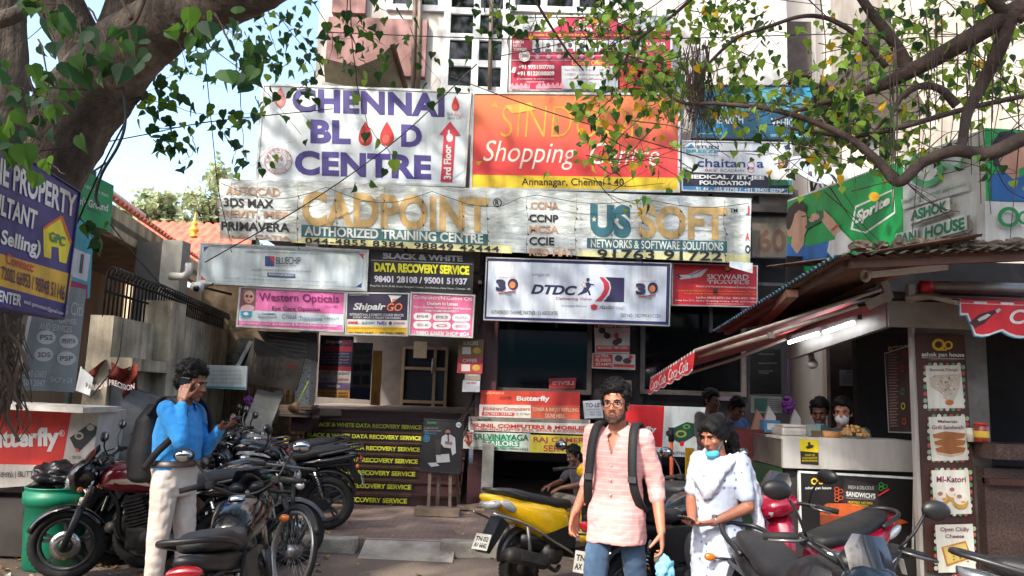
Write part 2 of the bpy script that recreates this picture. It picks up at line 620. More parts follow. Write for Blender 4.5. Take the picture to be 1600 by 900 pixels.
S.poly([(990,520),(1425,460),(1432,700),(1000,700)],F((196,54,40),0.35))
for i in range(60):
    x,y=rng.uniform(1000,1400),rng.uniform(510,680)
    S.lay-=1
    S.ell(x,y,rng.uniform(8,26),rng.uniform(6,16),rng.choice([F((222,120,40),0.2),F((200,40,44),0.2),F((232,172,70),0.2)]),8,rng.uniform(0,3))
S.done()

# -- teal computer sign
S=Sign('shop_sign','teal blue research and computer sign half hidden behind the branches above the medical academy sign','sign',
         [(235,58),(1045,62),(1035,448),(185,432)],F((8,88,118),0.25),11.5,0.08,DKFRAME,0.02,win=(1040,120,4.5),group=GS)
LB=F((84,152,172),0.2)
S.poly([(400,140),(880,60),(700,230),(390,260)],LB).poly([(750,160),(1030,120),(1000,230),(760,230)],LB).poly([(960,80),(1040,70),(1000,170)],F((30,150,190),0.2))
S.text('SEARCH',345,272,545,332,WHITE,0.02).text('VEHICLE',740,290,960,345,WHITE,0.02,sk=10)
S.text('SERVICES COMPUTER',735,404,1000,425,F((150,200,215),0.1)).text('service and repair',230,392,390,410,F((150,200,215),0.1))
for i in range(6):
    a=i*1.05;S.ell(380+30*math.cos(a),370+26*math.sin(a),26,15,F((40,150,210),0.2),12,a)
S.ell(380,370,14,14,F((10,30,70),0.2),10)
S.done()

# -- medical academy
S=Sign('shop_sign','white and navy medical coaching academy sign with a graduate portrait at its right end','sign',
         [(115,448),(892,462),(890,826),(112,802)],F((206,212,218),0.1),11.45,0.12,ALU,0.02,win=(1040,120,4.5),group=GS)
nv=F((22,24,52),0.12)
S.poly([(124,640),(190,670),(700,694),(735,720),(885,724),(885,790),(122,768)],nv)
S.poly([(122,768),(885,786),(885,822),(122,798)],F((52,120,170),0.15))
S.text('STUDI',215,482,372,504,ink(40,60,80),0.03,sk=4).text('BREEZE',145,510,370,534,F((70,160,180),0.1),0.03,sk=4).text('Digital Learning Community',150,542,374,556,ink(60,60,70),0.01,sk=4)
S.poly([(150,500),(180,468),(205,500)],F((40,130,160),0.1))
S.text('chaitan',222,574,560,634,F((38,40,120),0.1),0.012,sk=6).text('a',640,598,690,640,F((38,40,120),0.1),0.012)
S.ringp(600,622,26,30,0.18,F((170,40,90),0.1)).ringp(600,655,24,20,0.18,RED).ringp(402,576,9,9,0.3,F((190,50,80),0.1))
S.text('RKV',278,648,360,666,F((170,50,60),0.1),0.005,sk=2).text('ACADEMY',380,650,556,668,ink(70,70,80),-0.002,sk=3)
S.text('MEDICAL / IIT-JEE',142,688,692,724,WHITE,0.04,sk=8).text('FOUNDATION',238,730,594,760,WHITE,0.04,sk=5)
S.text('91 44 - 485 82758 /  +91 99405 82758',212,776,832,802,WHITE,0.01,sk=13)
S.ell(826,600,36,52,ink(40,28,26)).ell(818,596,22,32,ink(170,120,95)).poly([(740,722),(790,650),(850,645),(890,700),(890,730)],F((222,222,218),0.1)).poly([(832,488),(866,476),(872,506),(840,512)],F((30,60,120),0.1))
S.rect(738,724,850,766,F((30,90,60),0.3)).rect(856,728,886,764,F((60,150,160),0.2))
S.done()

# -- long flex banner
def flexw(nt,b):
    n=tex(nt,'Noise',1.1,5);n2=tex(nt,'Noise',3.0,5,mscale=(1,1,0.25))
    c=ramp_of(nt,n.outputs[0],[(0.3,rgb(178,186,184)),(0.7,rgb(212,218,218))])
    c2=ramp_of(nt,n2.outputs[0],[(0.35,rgb(200,192,178)),(0.6,rgb(255,255,255))])
    nt.links.new(mixc(nt,0.7,c,c2,'MULTIPLY'),b.inputs['Base Color'])
    b.inputs['Roughness'].default_value=0.4
    w=tex(nt,'Noise',2.2,3,mscale=(1.0,1,2.0));bump(nt,b,w.outputs[0],0.9,0.06)
FW=node_mat('flexw',flexw)
tanl=F((206,172,112),0.3);orl=F((214,168,138),0.25);tealb=F((52,112,118),0.18);yelb=F((220,216,160),0.12)
S=Sign('banner','long weathered white training centre banner with faded tan letters stretched across the whole front','banner',
         [(343,279),(1174,310),(1172,412),(343,372)],FW,11.15,0.02,group=GS)
S.rect(470,370,800,378,yelb,14);S.poly([(460,374),(800,387),(800,396),(455,379)],yelb)
S.poly([(905,392),(1171,398),(1172,411),(900,400)],yelb)
S.poly([(471,351),(763,366),(762,384),(471,370)],tealb).poly([(917,372),(1136,377),(1136,395),(917,388)],tealb)
bk=ink(36,34,34)
for t,x0,x1,y0,y1,m_ in(('AUTOCAD',353,438,291,304,orl),('3DS MAX',350,428,309,323,bk),('REVIT, MEP',348,451,328,341,orl),('PRIMAVERA',346,453,346,360,bk)):
    S.text(t,x0,y0,x1,y1,m_,0.03,sk=3)
S.text('Pro/E, CATIA',345,364,455,372,orl,0.03,sk=5)
S.text('CADPOINT',472,298,764,353,tanl,0.042,sk=11,sp=1.05)
S.text('CAD',559,300,588,352,F((202,120,100),0.4),-0.02,lay=5)if False else None
S.ringp(777,317,7,7,0.2,bk).text('R',774,313,780,321,bk,0.02)
S.text('AUTHORIZED TRAINING CENTRE',476,353,755,368,WHITE,0.03,sk=13)
S.text('044-4855 8384, 98849 42444',477,371,780,382,bk,0.02,sk=14,sp=1.1)
for t,x0,x1,y0,y1,m_ in(('CCNA',829,873,315,327,orl),('CCNP',827,872,335,347,bk),('MCSA',827,873,352,364,orl),('CCIE',827,866,370,383,bk),('RED HAT',827,898,388,400,orl)):
    S.text(t,x0,y0,x1,y1,m_,0.03,sk=1)
S.text('US',922,318,986,369,F((44,104,120),0.25),0.06,sk=3);S.text('SOFT',998,320,1136,372,tanl,0.042,sk=4)
for i in range(6):
    S.text('★',924+i*36,338+i,932+i*36,347+i,F((220,214,190),0.1),0,lay=6)
S.line(921,330,1135,336,1.4,FW).line(921,354,1135,361,1.4,FW)
S.text('TM',1140,326,1152,332,bk,0.02).text('NETWORKS & SOFTWARE SOLUTIONS',923,374,1130,387,WHITE,0.02,sk=5)
S.text('91763 91722',933,389,1128,405,bk,0.025,sk=3,sp=1.1)
rr_=F((206,90,80),0.2)
S.text('J',1165,322,1171,336,rr_,0.03).text('A',1164,364,1171,376,rr_,0.03).text('O',1164,383,1172,396,bk,0.03)
BAN=S.done()
tf=MB().use(FW,True) # loose torn end curling out at the lower right corner
g=[]
for i in range(7):
    for j in range(4):
        p=P(1140+i*6,408+j*3+i*(0.5+0.4*j),11.12-0.05*j-0.012*i*math.sin(i*1.3))
        g.append(p)
tf.add(g,[(i*4+j,i*4+j+1,(i+1)*4+j+1,(i+1)*4+j)for i in range(6)for j in range(3)],True)
BAN.part(tf,'torn_edge')
# hanging strings of tiny lamps over the banner
ls=MB().use(mat((46,52,44),0.6),True)
for i in range(14):
    x=352+i*60+rng.uniform(-12,12);y=283+(x-343)*0.037
    pts=[P(x+rng.uniform(-2,2),y+k*rng.uniform(17,22),11.05)for k in range(6)]
    ls.tube(pts,0.003,4)
    for p in pts[1:]:
        ls.tube([p,p+V(0.02,-0.01,-0.035)],[0.006,0.009],5)
pts=[P(345+i*27.5,286+i*1.0+22*abs(math.sin(i*0.52))*(1 if i<17 else 0.5),11.03)for i in range(31)]
ls.tube(pts,0.005,5)
single(ls,'string_light','drooping strings of tiny unlit decoration lamps hung over the long faded banner','string lights')

# -- blue chip sign
BLU=F((50,72,140),0.1)
S=Sign('shop_sign','pale grey investment sign with a small blue and red mark under the banner','sign',
         [(40,357),(829,392),(820,586),(22,549)],F((204,218,226),0.1),11.25,0.08,ALU,0.03,win=(300,260,3),group=GS)
S.poly([(55,376),(80,376),(55,402)],BLU).poly([(780,408),(806,410),(804,438)],F((200,80,80),0.1)).poly([(42,508),(66,532),(40,532)],F((200,80,80),0.1)).poly([(796,545),(794,568),(768,566)],BLU)
for a,b in(((75,375),(785,406)),((805,430),(797,548)),((770,567),(62,535)),((40,512),(54,396))):
    S.line(*a,*b,1.6,F((150,160,175),0.1))
S.poly([(343,420),(388,422),(386,468),(342,466)],BLU).poly([(362,420),(388,422),(386,462)],F((205,60,70),0.1))
S.text('BLUECHIP',396,424,510,458,ink(60,62,80),0.0,sk=2,sp=0.85).text('INVESTMENT CENTRE',396,462,490,470,ink(110,112,130),0,sk=1)
S.text('புளுசிப் கார்ப்பரேட் இன்வெஸ்ட்மெண்ட் சென்டர் பிரைவேட் லிமிடெட்',258,392,596,406,ink(90,90,110),0,sk=12)
S.text('BLUECHIP CORPORATE INVESTMENT CENTRE PRIVATE LIMITED',284,480,560,488,ink(90,90,120),0,sk=10)
S.poly([(354,498),(484,504),(484,522),(354,516)],F((62,82,150),0.1)).text('ANNANAGAR BRANCH',360,501,480,512,WHITE,0.01,sk=5)
S.text('Shop No. 14, Shopping Centre, 2nd Avenue, Annanagar, Chennai',155,520,680,528,ink(130,134,150),0,sk=20)
S.done()

# -- data recovery
S=Sign('shop_sign','black data recovery sign with big yellow and white letters under the long banner','sign',
         [(104,60),(1016,108),(1000,442),(88,420)],F((16,16,20),0.1),11.28,0.06,DKFRAME,0.012,win=(560,380,5.625),group=GS)
S.text('BLACK & WHITE',215,84,916,136,F((176,174,182),0.15),0.05,sk=27).line(98,148,1012,184,5,ink(150,150,156))
S.text('DATA RECOVERY SERVICE',140,170,974,250,F((226,224,36),0.12),0.05,sk=30)
S.text('98401 28108 / 95001 51937',140,284,958,342,F((206,206,226),0.1),0.04,sk=25)
S.text('Shop No. G-11, X-40, Sindur Shopping Center, 2nd Avenue, Anna Nagar, Chennai - 40.',102,364,988,384,F((190,190,196),0.1),0.015,sk=32)
S.done()

# -- opticals
S=Sign('shop_sign','pink optician sign with a woman in glasses and a pale strip of lens makers','sign',
         [(224,563),(722,586),(712,778),(208,752)],F((222,112,176),0.12),11.28,0.07,ALU,0.025,win=(300,260,3),group=GS)
S.poly([(219,672),(718,694),(715,744),(214,722)],F((196,208,218),0.1))
S.poly([(232,572),(300,575),(296,668),(226,665)],F((120,84,84),0.2)).ell(266,604,32,36,F((150,120,110),0.3)).ell(268,612,23,30,ink(214,164,148)).ell(258,608,8,7,ink(70,50,60),10).ell(278,610,8,7,ink(70,50,60),10).ell(267,630,9,3,ink(170,40,60),10).ell(262,664,32,16,ink(226,190,200),14)
mag=F((128,22,96),0.1)
S.text('Western Opticals',314,592,690,640,mag,0.015,sk=10).text('Since 1982',626,652,682,662,mag,0).text('Eye Care Optician',376,655,600,680,F((60,40,70),0.1),0.01,sk=6)
S.rect(228,678,280,702,F((20,150,190),0.1),2).ell(254,691,12,8,WHITE).text('ESSILOR',230,705,278,713,F((50,90,140),0.1))
S.text('Bausch+Lomb',312,698,400,712,F((60,80,130),0.1),0).poly([(298,692),(390,688),(390,694)],F((60,130,190),0.1))
S.text('Crizal',422,692,490,714,F((50,70,130),0.1),-0.005,0.15).text('Transitions',504,702,610,722,F((40,90,150),0.1),0,sk=2).text('VARILUX',620,708,692,718,F((70,80,120),0.1),0,0.1)
S.text('All Kind of Lenses, Sun Glasses & Branded Frames Available',232,728,680,742,WHITE,0.0,sk=14)
S.text('OPTICIAN  SPECTACLES',550,588,680,594,mag,0,sk=4)
S.done()

# -- courier
S=Sign('shop_sign','dark purple courier sign with a yellow phone strip between two pink signs','sign',
         [(724,590),(1020,594),(1012,796),(718,788)],F((40,28,66),0.12),11.26,0.07,ALU,0.022,win=(300,260,3),group=GS)
S.poly([(722,716),(1012,722),(1012,754),(720,748)],F((216,218,220),0.08)).poly([(720,748),(1012,754),(1010,792),(719,785)],F((226,182,30),0.1))
S.text('Shipair',756,640,908,682,WHITE,0.03,0.25,sk=1).text('GO',914,642,986,678,F((232,120,50),0.1),0.01,0.2)
S.poly([(920,604),(984,606),(936,640),(930,618)],WHITE).poly([(936,640),(962,620),(940,622)],F((232,120,50),0.1))
S.text('CALRAMOTORS PVT LTD',736,600,830,606,WHITE,0).text('INTERNATIONAL & DOMESTIC COURIER SERVICES',740,688,992,700,WHITE,0.01,sk=4).text('EXPORT, IMPORT & FREIGHT FORWARDERS',756,703,978,714,WHITE,0.01,sk=4)
S.text('DHL',730,726,782,738,RED,0.05,0.3).text('BLUE DART',798,728,858,740,F((40,120,150),0.1),0.02).text('FedEx',868,726,914,742,F((80,50,140),0.1),0.02).ell(930,735,8,9,F((90,60,30),0.1)).text('aramex',946,730,1000,740,F((205,90,90),0.1))
S.text('Shopping Centre, Shop No. G3, 2nd Avenue, Anna Nagar, Chennai',730,754,1004,761,F((80,60,30),0.1),0,sk=4).text('+91 74490 44447  /  +91 99401 98889',732,774,994,786,F((70,44,40),0.1),0.01,sk=3)
S.done()

# -- computer games
S=Sign('shop_sign','rose pink computer game sign with six white pill shapes, right of the courier sign','sign',
         [(462,430),(1026,456),(1004,832),(442,808)],F((206,98,142),0.14),11.26,0.07,ALU,0.022,win=(560,380,5.625),group=GS)
S.text("Computers'N'Games Citi",484,456,1000,498,WHITE,0.0,sk=18).text('Dealers In Latest',604,514,876,542,WHITE,0.02,sk=8).text('Video Games, Accessories And Services',486,550,990,570,WHITE,0.01,sk=18).text('FREE HOME DELIVERY *',588,584,884,602,WHITE,0.02,sk=8)
for j,row in enumerate((('PS4','PS3','PSVITA'),('XBOX 360','O','NINTENDO 3DS'))):
    for i,t in enumerate(row):
        x=484+i*170-j*2;y=612+i*6+j*74
        pts=[(x+30+100*k-0+30*math.sin(a)*(1 if k else-1)*1,y+32-32*math.cos(a)*(1 if k else 1))for k in(0,1)for a in([math.pi*q/8 for q in range(9)]if k else[math.pi-math.pi*q/8 for q in range(9)])]
        S.poly(pts,F((226,222,228),0.06));S.lay-=1
        S.text(t,x+30,y+20,x+130,y+44,F((205,40,60),0.1)if t=='O' or t[0]=='N' else ink(90,90,104),0.0,lay=6)
S.text('98843 63603/ SHOP #G4',508,768,972,806,WHITE,0.025,sk=14).ringp(482,782,14,14,0.15,WHITE)
S.done()

# -- courier, purple border
S=Sign('shop_sign','white courier sign in a purple border with a running man in the middle','sign',
         [(180,426),(1046,454),(1038,748),(166,720)],F((44,36,92),0.12),11.2,0.1,ALU,0.016,win=(700,260,3),group=GS)
S.poly([(190,444),(1026,470),(1020,728),(180,704)],F((208,218,234),0.08))
dn=F((38,34,80),0.1);rd=F((196,44,66),0.12)
S.text('DTDC',388,552,605,598,dn,0.04,0.3,sk=8)
for i in range(5):
    S.lay-=1 if i else 0
    S.poly([(390-i*2,560+i*8),(408,560+i*8),(408,563+i*8),(386,563+i*8)],F((196,206,222),0.1))
S.text('Delivering Value',506,612,672,630,F((170,50,60),0.1),0.0,0.2,sk=3).text('Strategic Partner',532,648,652,660,F((130,130,150),0.1),0,sk=2)
S.text('AUTHORIZED CHANNEL PARTNER : S.S. ASSOCIATES',202,674,514,692,ink(60,60,80),0,sk=6).text('GST NO : 33CITPS1411C1ZH',810,690,996,706,ink(60,60,80),0,sk=4)
S.text('யுஜயத',396,504,476,518,ink(50,50,60),0)
S.ell(656,532,8,10,dn).poly([(640,545),(662,543),(670,560),(650,592),(626,600),(608,606),(606,602),(630,584),(638,566)],dn).poly([(648,574),(662,580),(670,604),(662,606),(654,588)],dn).line(660,550,684,556,6,dn).poly([(624,544),(644,540),(648,566),(628,570)],F((226,226,230),0.1)).ringp(636,555,12,14,0.2,dn,4)
S.poly([(708,518),(728,520),(752,545),(758,570),(745,600),(720,632),(688,632),(716,606),(732,576),(728,546)],rd)
S.poly([(736,519),(826,523),(824,635),(730,633),(756,602),(764,570),(758,542)],dn)
S.poly([(668,652),(684,645),(700,652),(698,668),(684,674),(670,668)],rd).text('dpd',712,650,760,672,ink(80,78,84),0,sk=1).text('group',762,655,826,672,ink(140,140,150),-0.01,sk=1)
for x in(0,655):
    y=18 if x else 0
    S.text('3',224+x,530+y,270+x,584+y,dn,0.06).ell(304+x,552+y,24,26,dn).ell(302+x,556+y,14,16,F((226,130,60),0.1)).line(236+x,596+y,318+x,584+y,5,rd)
    S.text('GLORIOUS',270+x,588+y,316+x,597+y,ink(70,70,100),0,0.2).text('YEARS',268+x,598+y,300+x,607+y,ink(70,70,100),0,0.2).text('DELIVERING VALUE SINCE',238+x,518+y,320+x,524+y,rd,0)
S.done()

# -- travels
S=Sign('shop_sign','red travel agency sign with a white airliner, partly behind the stall roof','sign',
         [(176,108),(634,122),(634,346),(170,336)],F((206,30,46),0.1),11.4,0.08,ALU,0.014,win=(1000,380,3.46),group=GS)
S.poly([(200,180),(215,172),(300,168),(350,140),(368,138),(330,180),(290,188),(220,196)],ink(226,224,226)).poly([(250,174),(300,150),(340,138),(280,176)],ink(170,170,180)).poly([(196,166),(206,166),(226,186),(206,190)],ink(60,60,70))
S.text('SKYWARD',362,168,586,196,WHITE,0.01,sk=2).text('TRAVELS',362,204,588,220,WHITE,0.0,sk=2).line(360,201,592,202,2,WHITE).ell(472,138,14,12,F((220,120,50),0.1)).poly([(440,130),(470,150),(505,134),(472,162)],ink(50,20,30))
S.text('Contact us for Domestic & International Economical Packages',304,228,632,240,WHITE,0.01,sk=8)
oy=F((236,160,60),0.1)
S.text('Domestic & International Air Ticketing | Visa and Passport Assistance | Overseas',196,252,632,262,oy,0.01,sk=6).text('Foreign Exchange Assistance | Worldwide Hotel Reservations | Rail',240,268,632,277,oy,0.01,sk=5)
S.text('Landline: 044-42130776 / Cell : 98415 40207 / 98414',304,288,632,299,WHITE,0.01,sk=6).text('Shop No G-5, Sindur Shopping Centre, X-40, 2nd Avenue',190,304,630,315,WHITE,0.01,sk=9).text('Email: skywardtravels@outlook.com',362,324,560,332,WHITE,0,sk=2)
S.done()
# -- brown ghost board
S=Sign('wall_board','brown weathered board with ghost marks of removed letters beside the long banner','board',
         [(1173,338),(1232,338),(1232,404),(1173,403)],F((110,98,86),0.25),11.5,0.05,DKFRAME,0.02)
S.text('60',1184,358,1228,394,F((96,66,44),0.3),0.03)
S.done()
# ================================================================== ground
def m_road(nt,b):
    n=tex(nt,'Noise',0.7,6);n2=tex(nt,'Noise',45,5)
    c=ramp_of(nt,n.outputs[0],[(0.3,rgb(84,76,70)),(0.5,rgb(120,106,96)),(0.7,rgb(146,124,104))])
    c2=ramp_of(nt,n2.outputs[0],[(0.3,(0.6,0.58,0.55,1)),(0.7,(1,1,1,1))])
    nt.links.new(mixc(nt,1,c,c2,'MULTIPLY'),b.inputs['Base Color'])
    b.inputs['Roughness'].default_value=0.9;bump(nt,b,n2.outputs[0],0.5,0.02)
def m_pave(nt,b):
    tc=nt.nodes.new('ShaderNodeTexCoord')
    br=nt.nodes.new('ShaderNodeTexBrick')
    br.inputs['Scale'].default_value=3.2;br.inputs['Mortar Size'].default_value=0.012
    br.inputs['Color1'].default_value=rgb(164,140,130);br.inputs['Color2'].default_value=rgb(150,130,121);br.inputs['Mortar'].default_value=rgb(96,86,80)
    nt.links.new(tc.outputs['Object'],br.inputs['Vector'])
    n=tex(nt,'Noise',1.3,6);n2=tex(nt,'Noise',30,5)
    d=ramp_of(nt,n.outputs[0],[(0.3,rgb(158,146,138)),(0.75,rgb(250,246,240))])
    x=mixc(nt,1,br.outputs[0],d,'MULTIPLY')
    x=mixc(nt,ramp_of(nt,n2.outputs[0],[(0.45,(0,0,0,1)),(0.8,(0.55,0.55,0.55,1))]),x,rgb(126,116,106))
    nt.links.new(x,b.inputs['Base Color']);b.inputs['Roughness'].default_value=0.85
    bump(nt,b,n2.outputs[0],0.3,0.01)
def m_kerb(nt,b):
    n=tex(nt,'Noise',4,6);n2=tex(nt,'Noise',40,4)
    c=ramp_of(nt,n.outputs[0],[(0.3,rgb(118,112,104)),(0.7,rgb(176,168,156))])
    nt.links.new(c,b.inputs['Base Color']);b.inputs['Roughness'].default_value=0.9;bump(nt,b,n2.outputs[0],0.6,0.02)
PAVE=node_mat('pave',m_pave);ROAD=node_mat('road',m_road);KERB=node_mat('kerb',m_kerb)
PZH=0.12
KY=8.35
g=MB().use(ROAD).poly([(-400,-400,0),(400,-400,0),(400,600,0),(-400,600,0)])
structure(g.build('ground'))
pv=MB().use(PAVE).box((0,KY+0.16+12,PZH/2-0.01),(40,24,PZH+0.02))
structure(pv.build('pavement'))
kb=MB().use(KERB)
x=-9.0
while x<9:
    w=rng.uniform(0.85,1.05)
    gap=-1.32<x+w/2<-0.55
    dz=rng.uniform(-0.015,0.012);dy=rng.uniform(-0.02,0.02)
    if not gap:
        kb.box((x+w/2,KY+0.06+dy,0.07+dz/2),(w-0.012,0.2,0.15+dz),Euler((0,rng.uniform(-0.008,0.008),rng.uniform(-0.012,0.012))),0.018)
    x+=w
structure(kb.build('kerb'))
rp=MB().use(KERB)
rp.add([(-1.45,KY-0.25,0.004),(-0.5,KY-0.3,0.004),(-0.5,KY+0.2,PZH+0.004),(-1.45,KY+0.2,PZH+0.004),(-1.45,KY-.25,-.05),(-.5,KY-.3,-.05)],[(0,1,2,3),(0,3,4),(1,5,2)])
structure(rp.build('ramp'))

# ================================================================== shopping building
FY=11.9
def fx(px,py,Y=FY):return P(px,py,Y).x
def fz(px,py,Y=FY):return P(px,py,Y).z
def m_granite(nt,b):
    n=tex(nt,'Noise',90,3);n2=tex(nt,'Noise',1.6,4)
    c=ramp_of(nt,n.outputs[0],[(0.35,rgb(44,28,30)),(0.6,rgb(74,46,46)),(0.75,rgb(110,84,80))])
    d=ramp_of(nt,n2.outputs[0],[(0.3,(0.7,0.68,0.66,1)),(0.7,(1,1,1,1))])
    nt.links.new(mixc(nt,1,c,d,'MULTIPLY'),b.inputs['Base Color']);b.inputs['Roughness'].default_value=0.32
def m_marble(nt,b):
    n=tex(nt,'Noise',26,5)
    c=ramp_of(nt,n.outputs[0],[(0.36,rgb(90,86,84)),(0.44,rgb(204,202,198)),(0.6,rgb(226,224,220))])
    nt.links.new(c,b.inputs['Base Color']);b.inputs['Roughness'].default_value=0.4
def m_plaster(nt,b):
    n=tex(nt,'Noise',0.9,6);n2=tex(nt,'Noise',3.5,5,mscale=(1,1,0.15))
    c=ramp_of(nt,n.outputs[0],[(0.3,rgb(172,166,160)),(0.7,rgb(206,203,200))])
    d=ramp_of(nt,n2.outputs[0],[(0.3,rgb(205,196,186)),(0.55,rgb(255,255,255))])
    nt.links.new(mixc(nt,0.8,c,d,'MULTIPLY'),b.inputs['Base Color']);b.inputs['Roughness'].default_value=0.85
GRAN=node_mat('granite',m_granite);MARB=node_mat('marble',m_marble);PLAS=node_mat('plaster',m_plaster)
PINKW=mat((160,122,120),0.85,0,0.22,2.0,grime=.4);MAROON=mat((62,30,34),0.5,0,0.2,4)
GLASS=mat((9,11,13),0.06,0,0.0,spec=0.45);DARKW=mat((28,23,23),0.8,0,0.25,3)
WFR=mat((214,218,222),0.45,0,0.12,8);BRFR=mat((84,74,70),0.5,0.2,0.2,8)
xl,xr=fx(470,600),fx(1236,450)
sl_,sr_=fx(492,600),fx(742,600)
B=Thing('shopping_building','dark fronted shopping building covered in signs with a white upper storey and wide granite steps','building',(0.6,FY,PZH))
TOP=13.0
wl=MB()
wl.use(PLAS)
zf=1.36
zs=4.55 # top of the open ground storey
wl.box(((xl+xr)/2,FY+0.2,(zs+TOP)/2+0.05),(xr-xl,0.4,TOP-zs))
wl.box((xl-0.02,FY+4,(zs+TOP)/2+0.05),(0.3,7.6,TOP-zs))
wl.use(DARKW)
wl.box(((sr_+xr)/2+0.2,FY+0.26,1.2),(xr-sr_-0.5,0.16,1.0))
wl.box((fx(965,560),FY+0.22,2.9),(fx(1003,560)-fx(922,560),0.34,3.1))
wl.box((fx(1200,560),FY+0.22,2.6),(fx(1236,560)-fx(1165,560),0.34,4.0))
wl.box(((sr_+xr)/2,FY+0.6,4.1),(xr-sr_,0.3,1.1))
wl.box(((sr_+xr)/2+0.3,FY+5,2.3),(xr-sr_-0.8,0.2,5.0)) # back of the shops
wl.box(((sr_+xr)/2,FY+2.7,1.29),(xr-sr_-0.1,4.4,0.12))
B.part(wl,'wall')
pw=MB().use(PINKW)
pw.box((fx(590,80),FY-0.06,fz(590,78)),(fx(666,80)-fx(512,80),0.14,fz(590,34)-fz(590,122)))
pw.box((fx(548,0),FY-0.055,fz(548,-20)),(fx(572,0)-fx(520,0),0.13,1.0))
B.part(pw,'wall_panel')
# pillars of the entrance
p1=MB().use(MARB).box((fx(478,580,12.2),12.25,2.9),(0.21,0.4,2.95),None,0.01)
p1.use(GRAN).box((fx(478,640,12.2),12.23,1.2),(0.3,0.5,0.35))
B.part(p1,'pillar')
p2=MB().use(MAROON).box((fx(760,600),FY+0.1,2.4),(fx(776,600)-fx(744,600),0.5,4.3),None,0.01)
B.part(p2,'pillar')
# lobby
lb=MB().use(mat((112,106,102),0.85,0,0.3,1.2))
LYB=19.0
lb.box((sl_-0.15-.6,13.8,3.0),(0.2,1.0,3.6));lb.box((sl_-0.75,16.3,.7),(0.2,6.2,1.2));lb.box((sr_+0.9,16.3,3.0),(0.2,6.2,3.6))
lb.box(((sl_+sr_)/2,LYB+0.3,3.0),(sr_-sl_+3.5,0.2,3.6))
lb.use(mat((120,112,104),0.8,0,0.2,1.2)).box(((sl_+sr_)/2,15.6,4.5),(sr_-sl_+3.5,7.2,0.12))
B.part(lb,'lobby')
fl=MB().use(mat((150,134,124),0.4,0,0.2,1.5)).box(((sl_+sr_)/2,16.3,zf-0.06),(sr_-sl_+2.6,6.4,0.12))
B.part(fl,'lobby_floor')
# lobby door
dx0,dx1=P(628,600,LYB).x,P(696,600,LYB).x;dz1=P(650,543,LYB).z
dr_=MB().use(mat((148,128,104),0.5,0.2,0.2,6))
for a,b in(((dx0,zf),(dx0,dz1)),((dx1,zf),(dx1,dz1)),((dx0,dz1),(dx1,dz1)),((dx0,zf+0.1),(dx1,zf+0.1)),((dx0,zf+0.9),(dx1,zf+0.9)),((dx0*0.27+dx1*0.73,zf),(dx0*0.27+dx1*0.73,dz1))):
    dr_.bar((a[0],LYB+0.06+0.001*(a[0]==b[0]),a[1]),(b[0],LYB+0.06+0.001*(a[0]==b[0]),b[1]),0.07,0.07,(0,1,0))
door=B.part(dr_,'door')
pn=MB().use(mat((38,44,52),0.08,0,0)).box(((dx0+dx1)/2,LYB+0.1,(zf+dz1)/2),(dx1-dx0,0.02,dz1-zf));B.part(pn,'pane',door)
hd=MB().use(ALU).tube([(dx0*0.32+dx1*0.68,LYB-0.02,zf+0.8),(dx0*0.32+dx1*0.68,LYB-0.02,zf+1.15)],0.018,6);B.part(hd,'handle',door)
nt_=MB().use(mat((190,176,150),0.7)).box((dx0*0.62+dx1*0.38,LYB+0.02,zf+1.35),(0.32,0.01,0.4));B.part(nt_,'notice',door)
# steps with the lettered risers
NS=8;R0,RT=11.0,0.275;RH=(zf-PZH)/NS
sx0,sx1=P(402,678,12.2).x,P(722,640,12.5).x+0.1
st=MB().use(GRAN)
for i in range(NS):
    y0=R0+i*RT
    st.box(((sx0+sx1)/2+0.16*i*0.5-0,(y0+13.25)/2,PZH+RH*(i+0.5)),(sx1-sx0-0.16*i,13.25-y0,RH-0.002))
    st.box(((sx0+sx1)/2+0.08*i,y0+0.02,PZH+RH*(i+1)-0.017),(sx1-sx0-0.16*i+0.02,0.1,0.03))
STEPS=B.part(st,'steps')
BAND=ink(20,18,20);YT=ink(206,208,48)
trow=[(490,660,658),(480,674,658),(471,689,656),(462,705,653),(452,720,649),(442,738,643),(432,756,637)]
for i,(a,y,b)in enumerate(trow):
    k=NS-2-i
    Yp=R0+k*RT-0.006
    q=MB().use(BAND)
    z0,z1=PZH+RH*k+0.02,PZH+RH*(k+1)-0.036
    xa,xb=P(a-4,y,Yp).x,P(b+5,y,Yp).x
    q.box(((xa+xb)/2,Yp,(z0+z1)/2),(xb-xa,0.008,z1-z0))
    vs,fs,_=text_geo('BLACK & WHITE DATA RECOVERY SERVICE',0.04,0)
    q.use(YT).add([(xa+0.04+(xb-xa-0.08)*u,Yp-0.006,z0+0.016+(z1-z0-0.032)*v)for u,v in vs],fs,False)
    B.part(q,'riser_sticker',STEPS)
# red lettered strip lying on the landing edge
# handrail
hr=MB().use(mat((70,64,62),0.35,0.7,0.2),True)
a,b=P(722,655,11.3),P(757,585,13.0)
hr.tube([P(700,672,11.0),a,b],0.03,8);hr.tube([a,V(a.x,a.y,0.4)],0.022,6);hr.tube([b,V(b.x,b.y,1.3)],0.022,6);hr.tube([a+V(0,0,-0.3),b+V(0,0,-0.3)],0.018,6)
B.part(hr,'handrail')
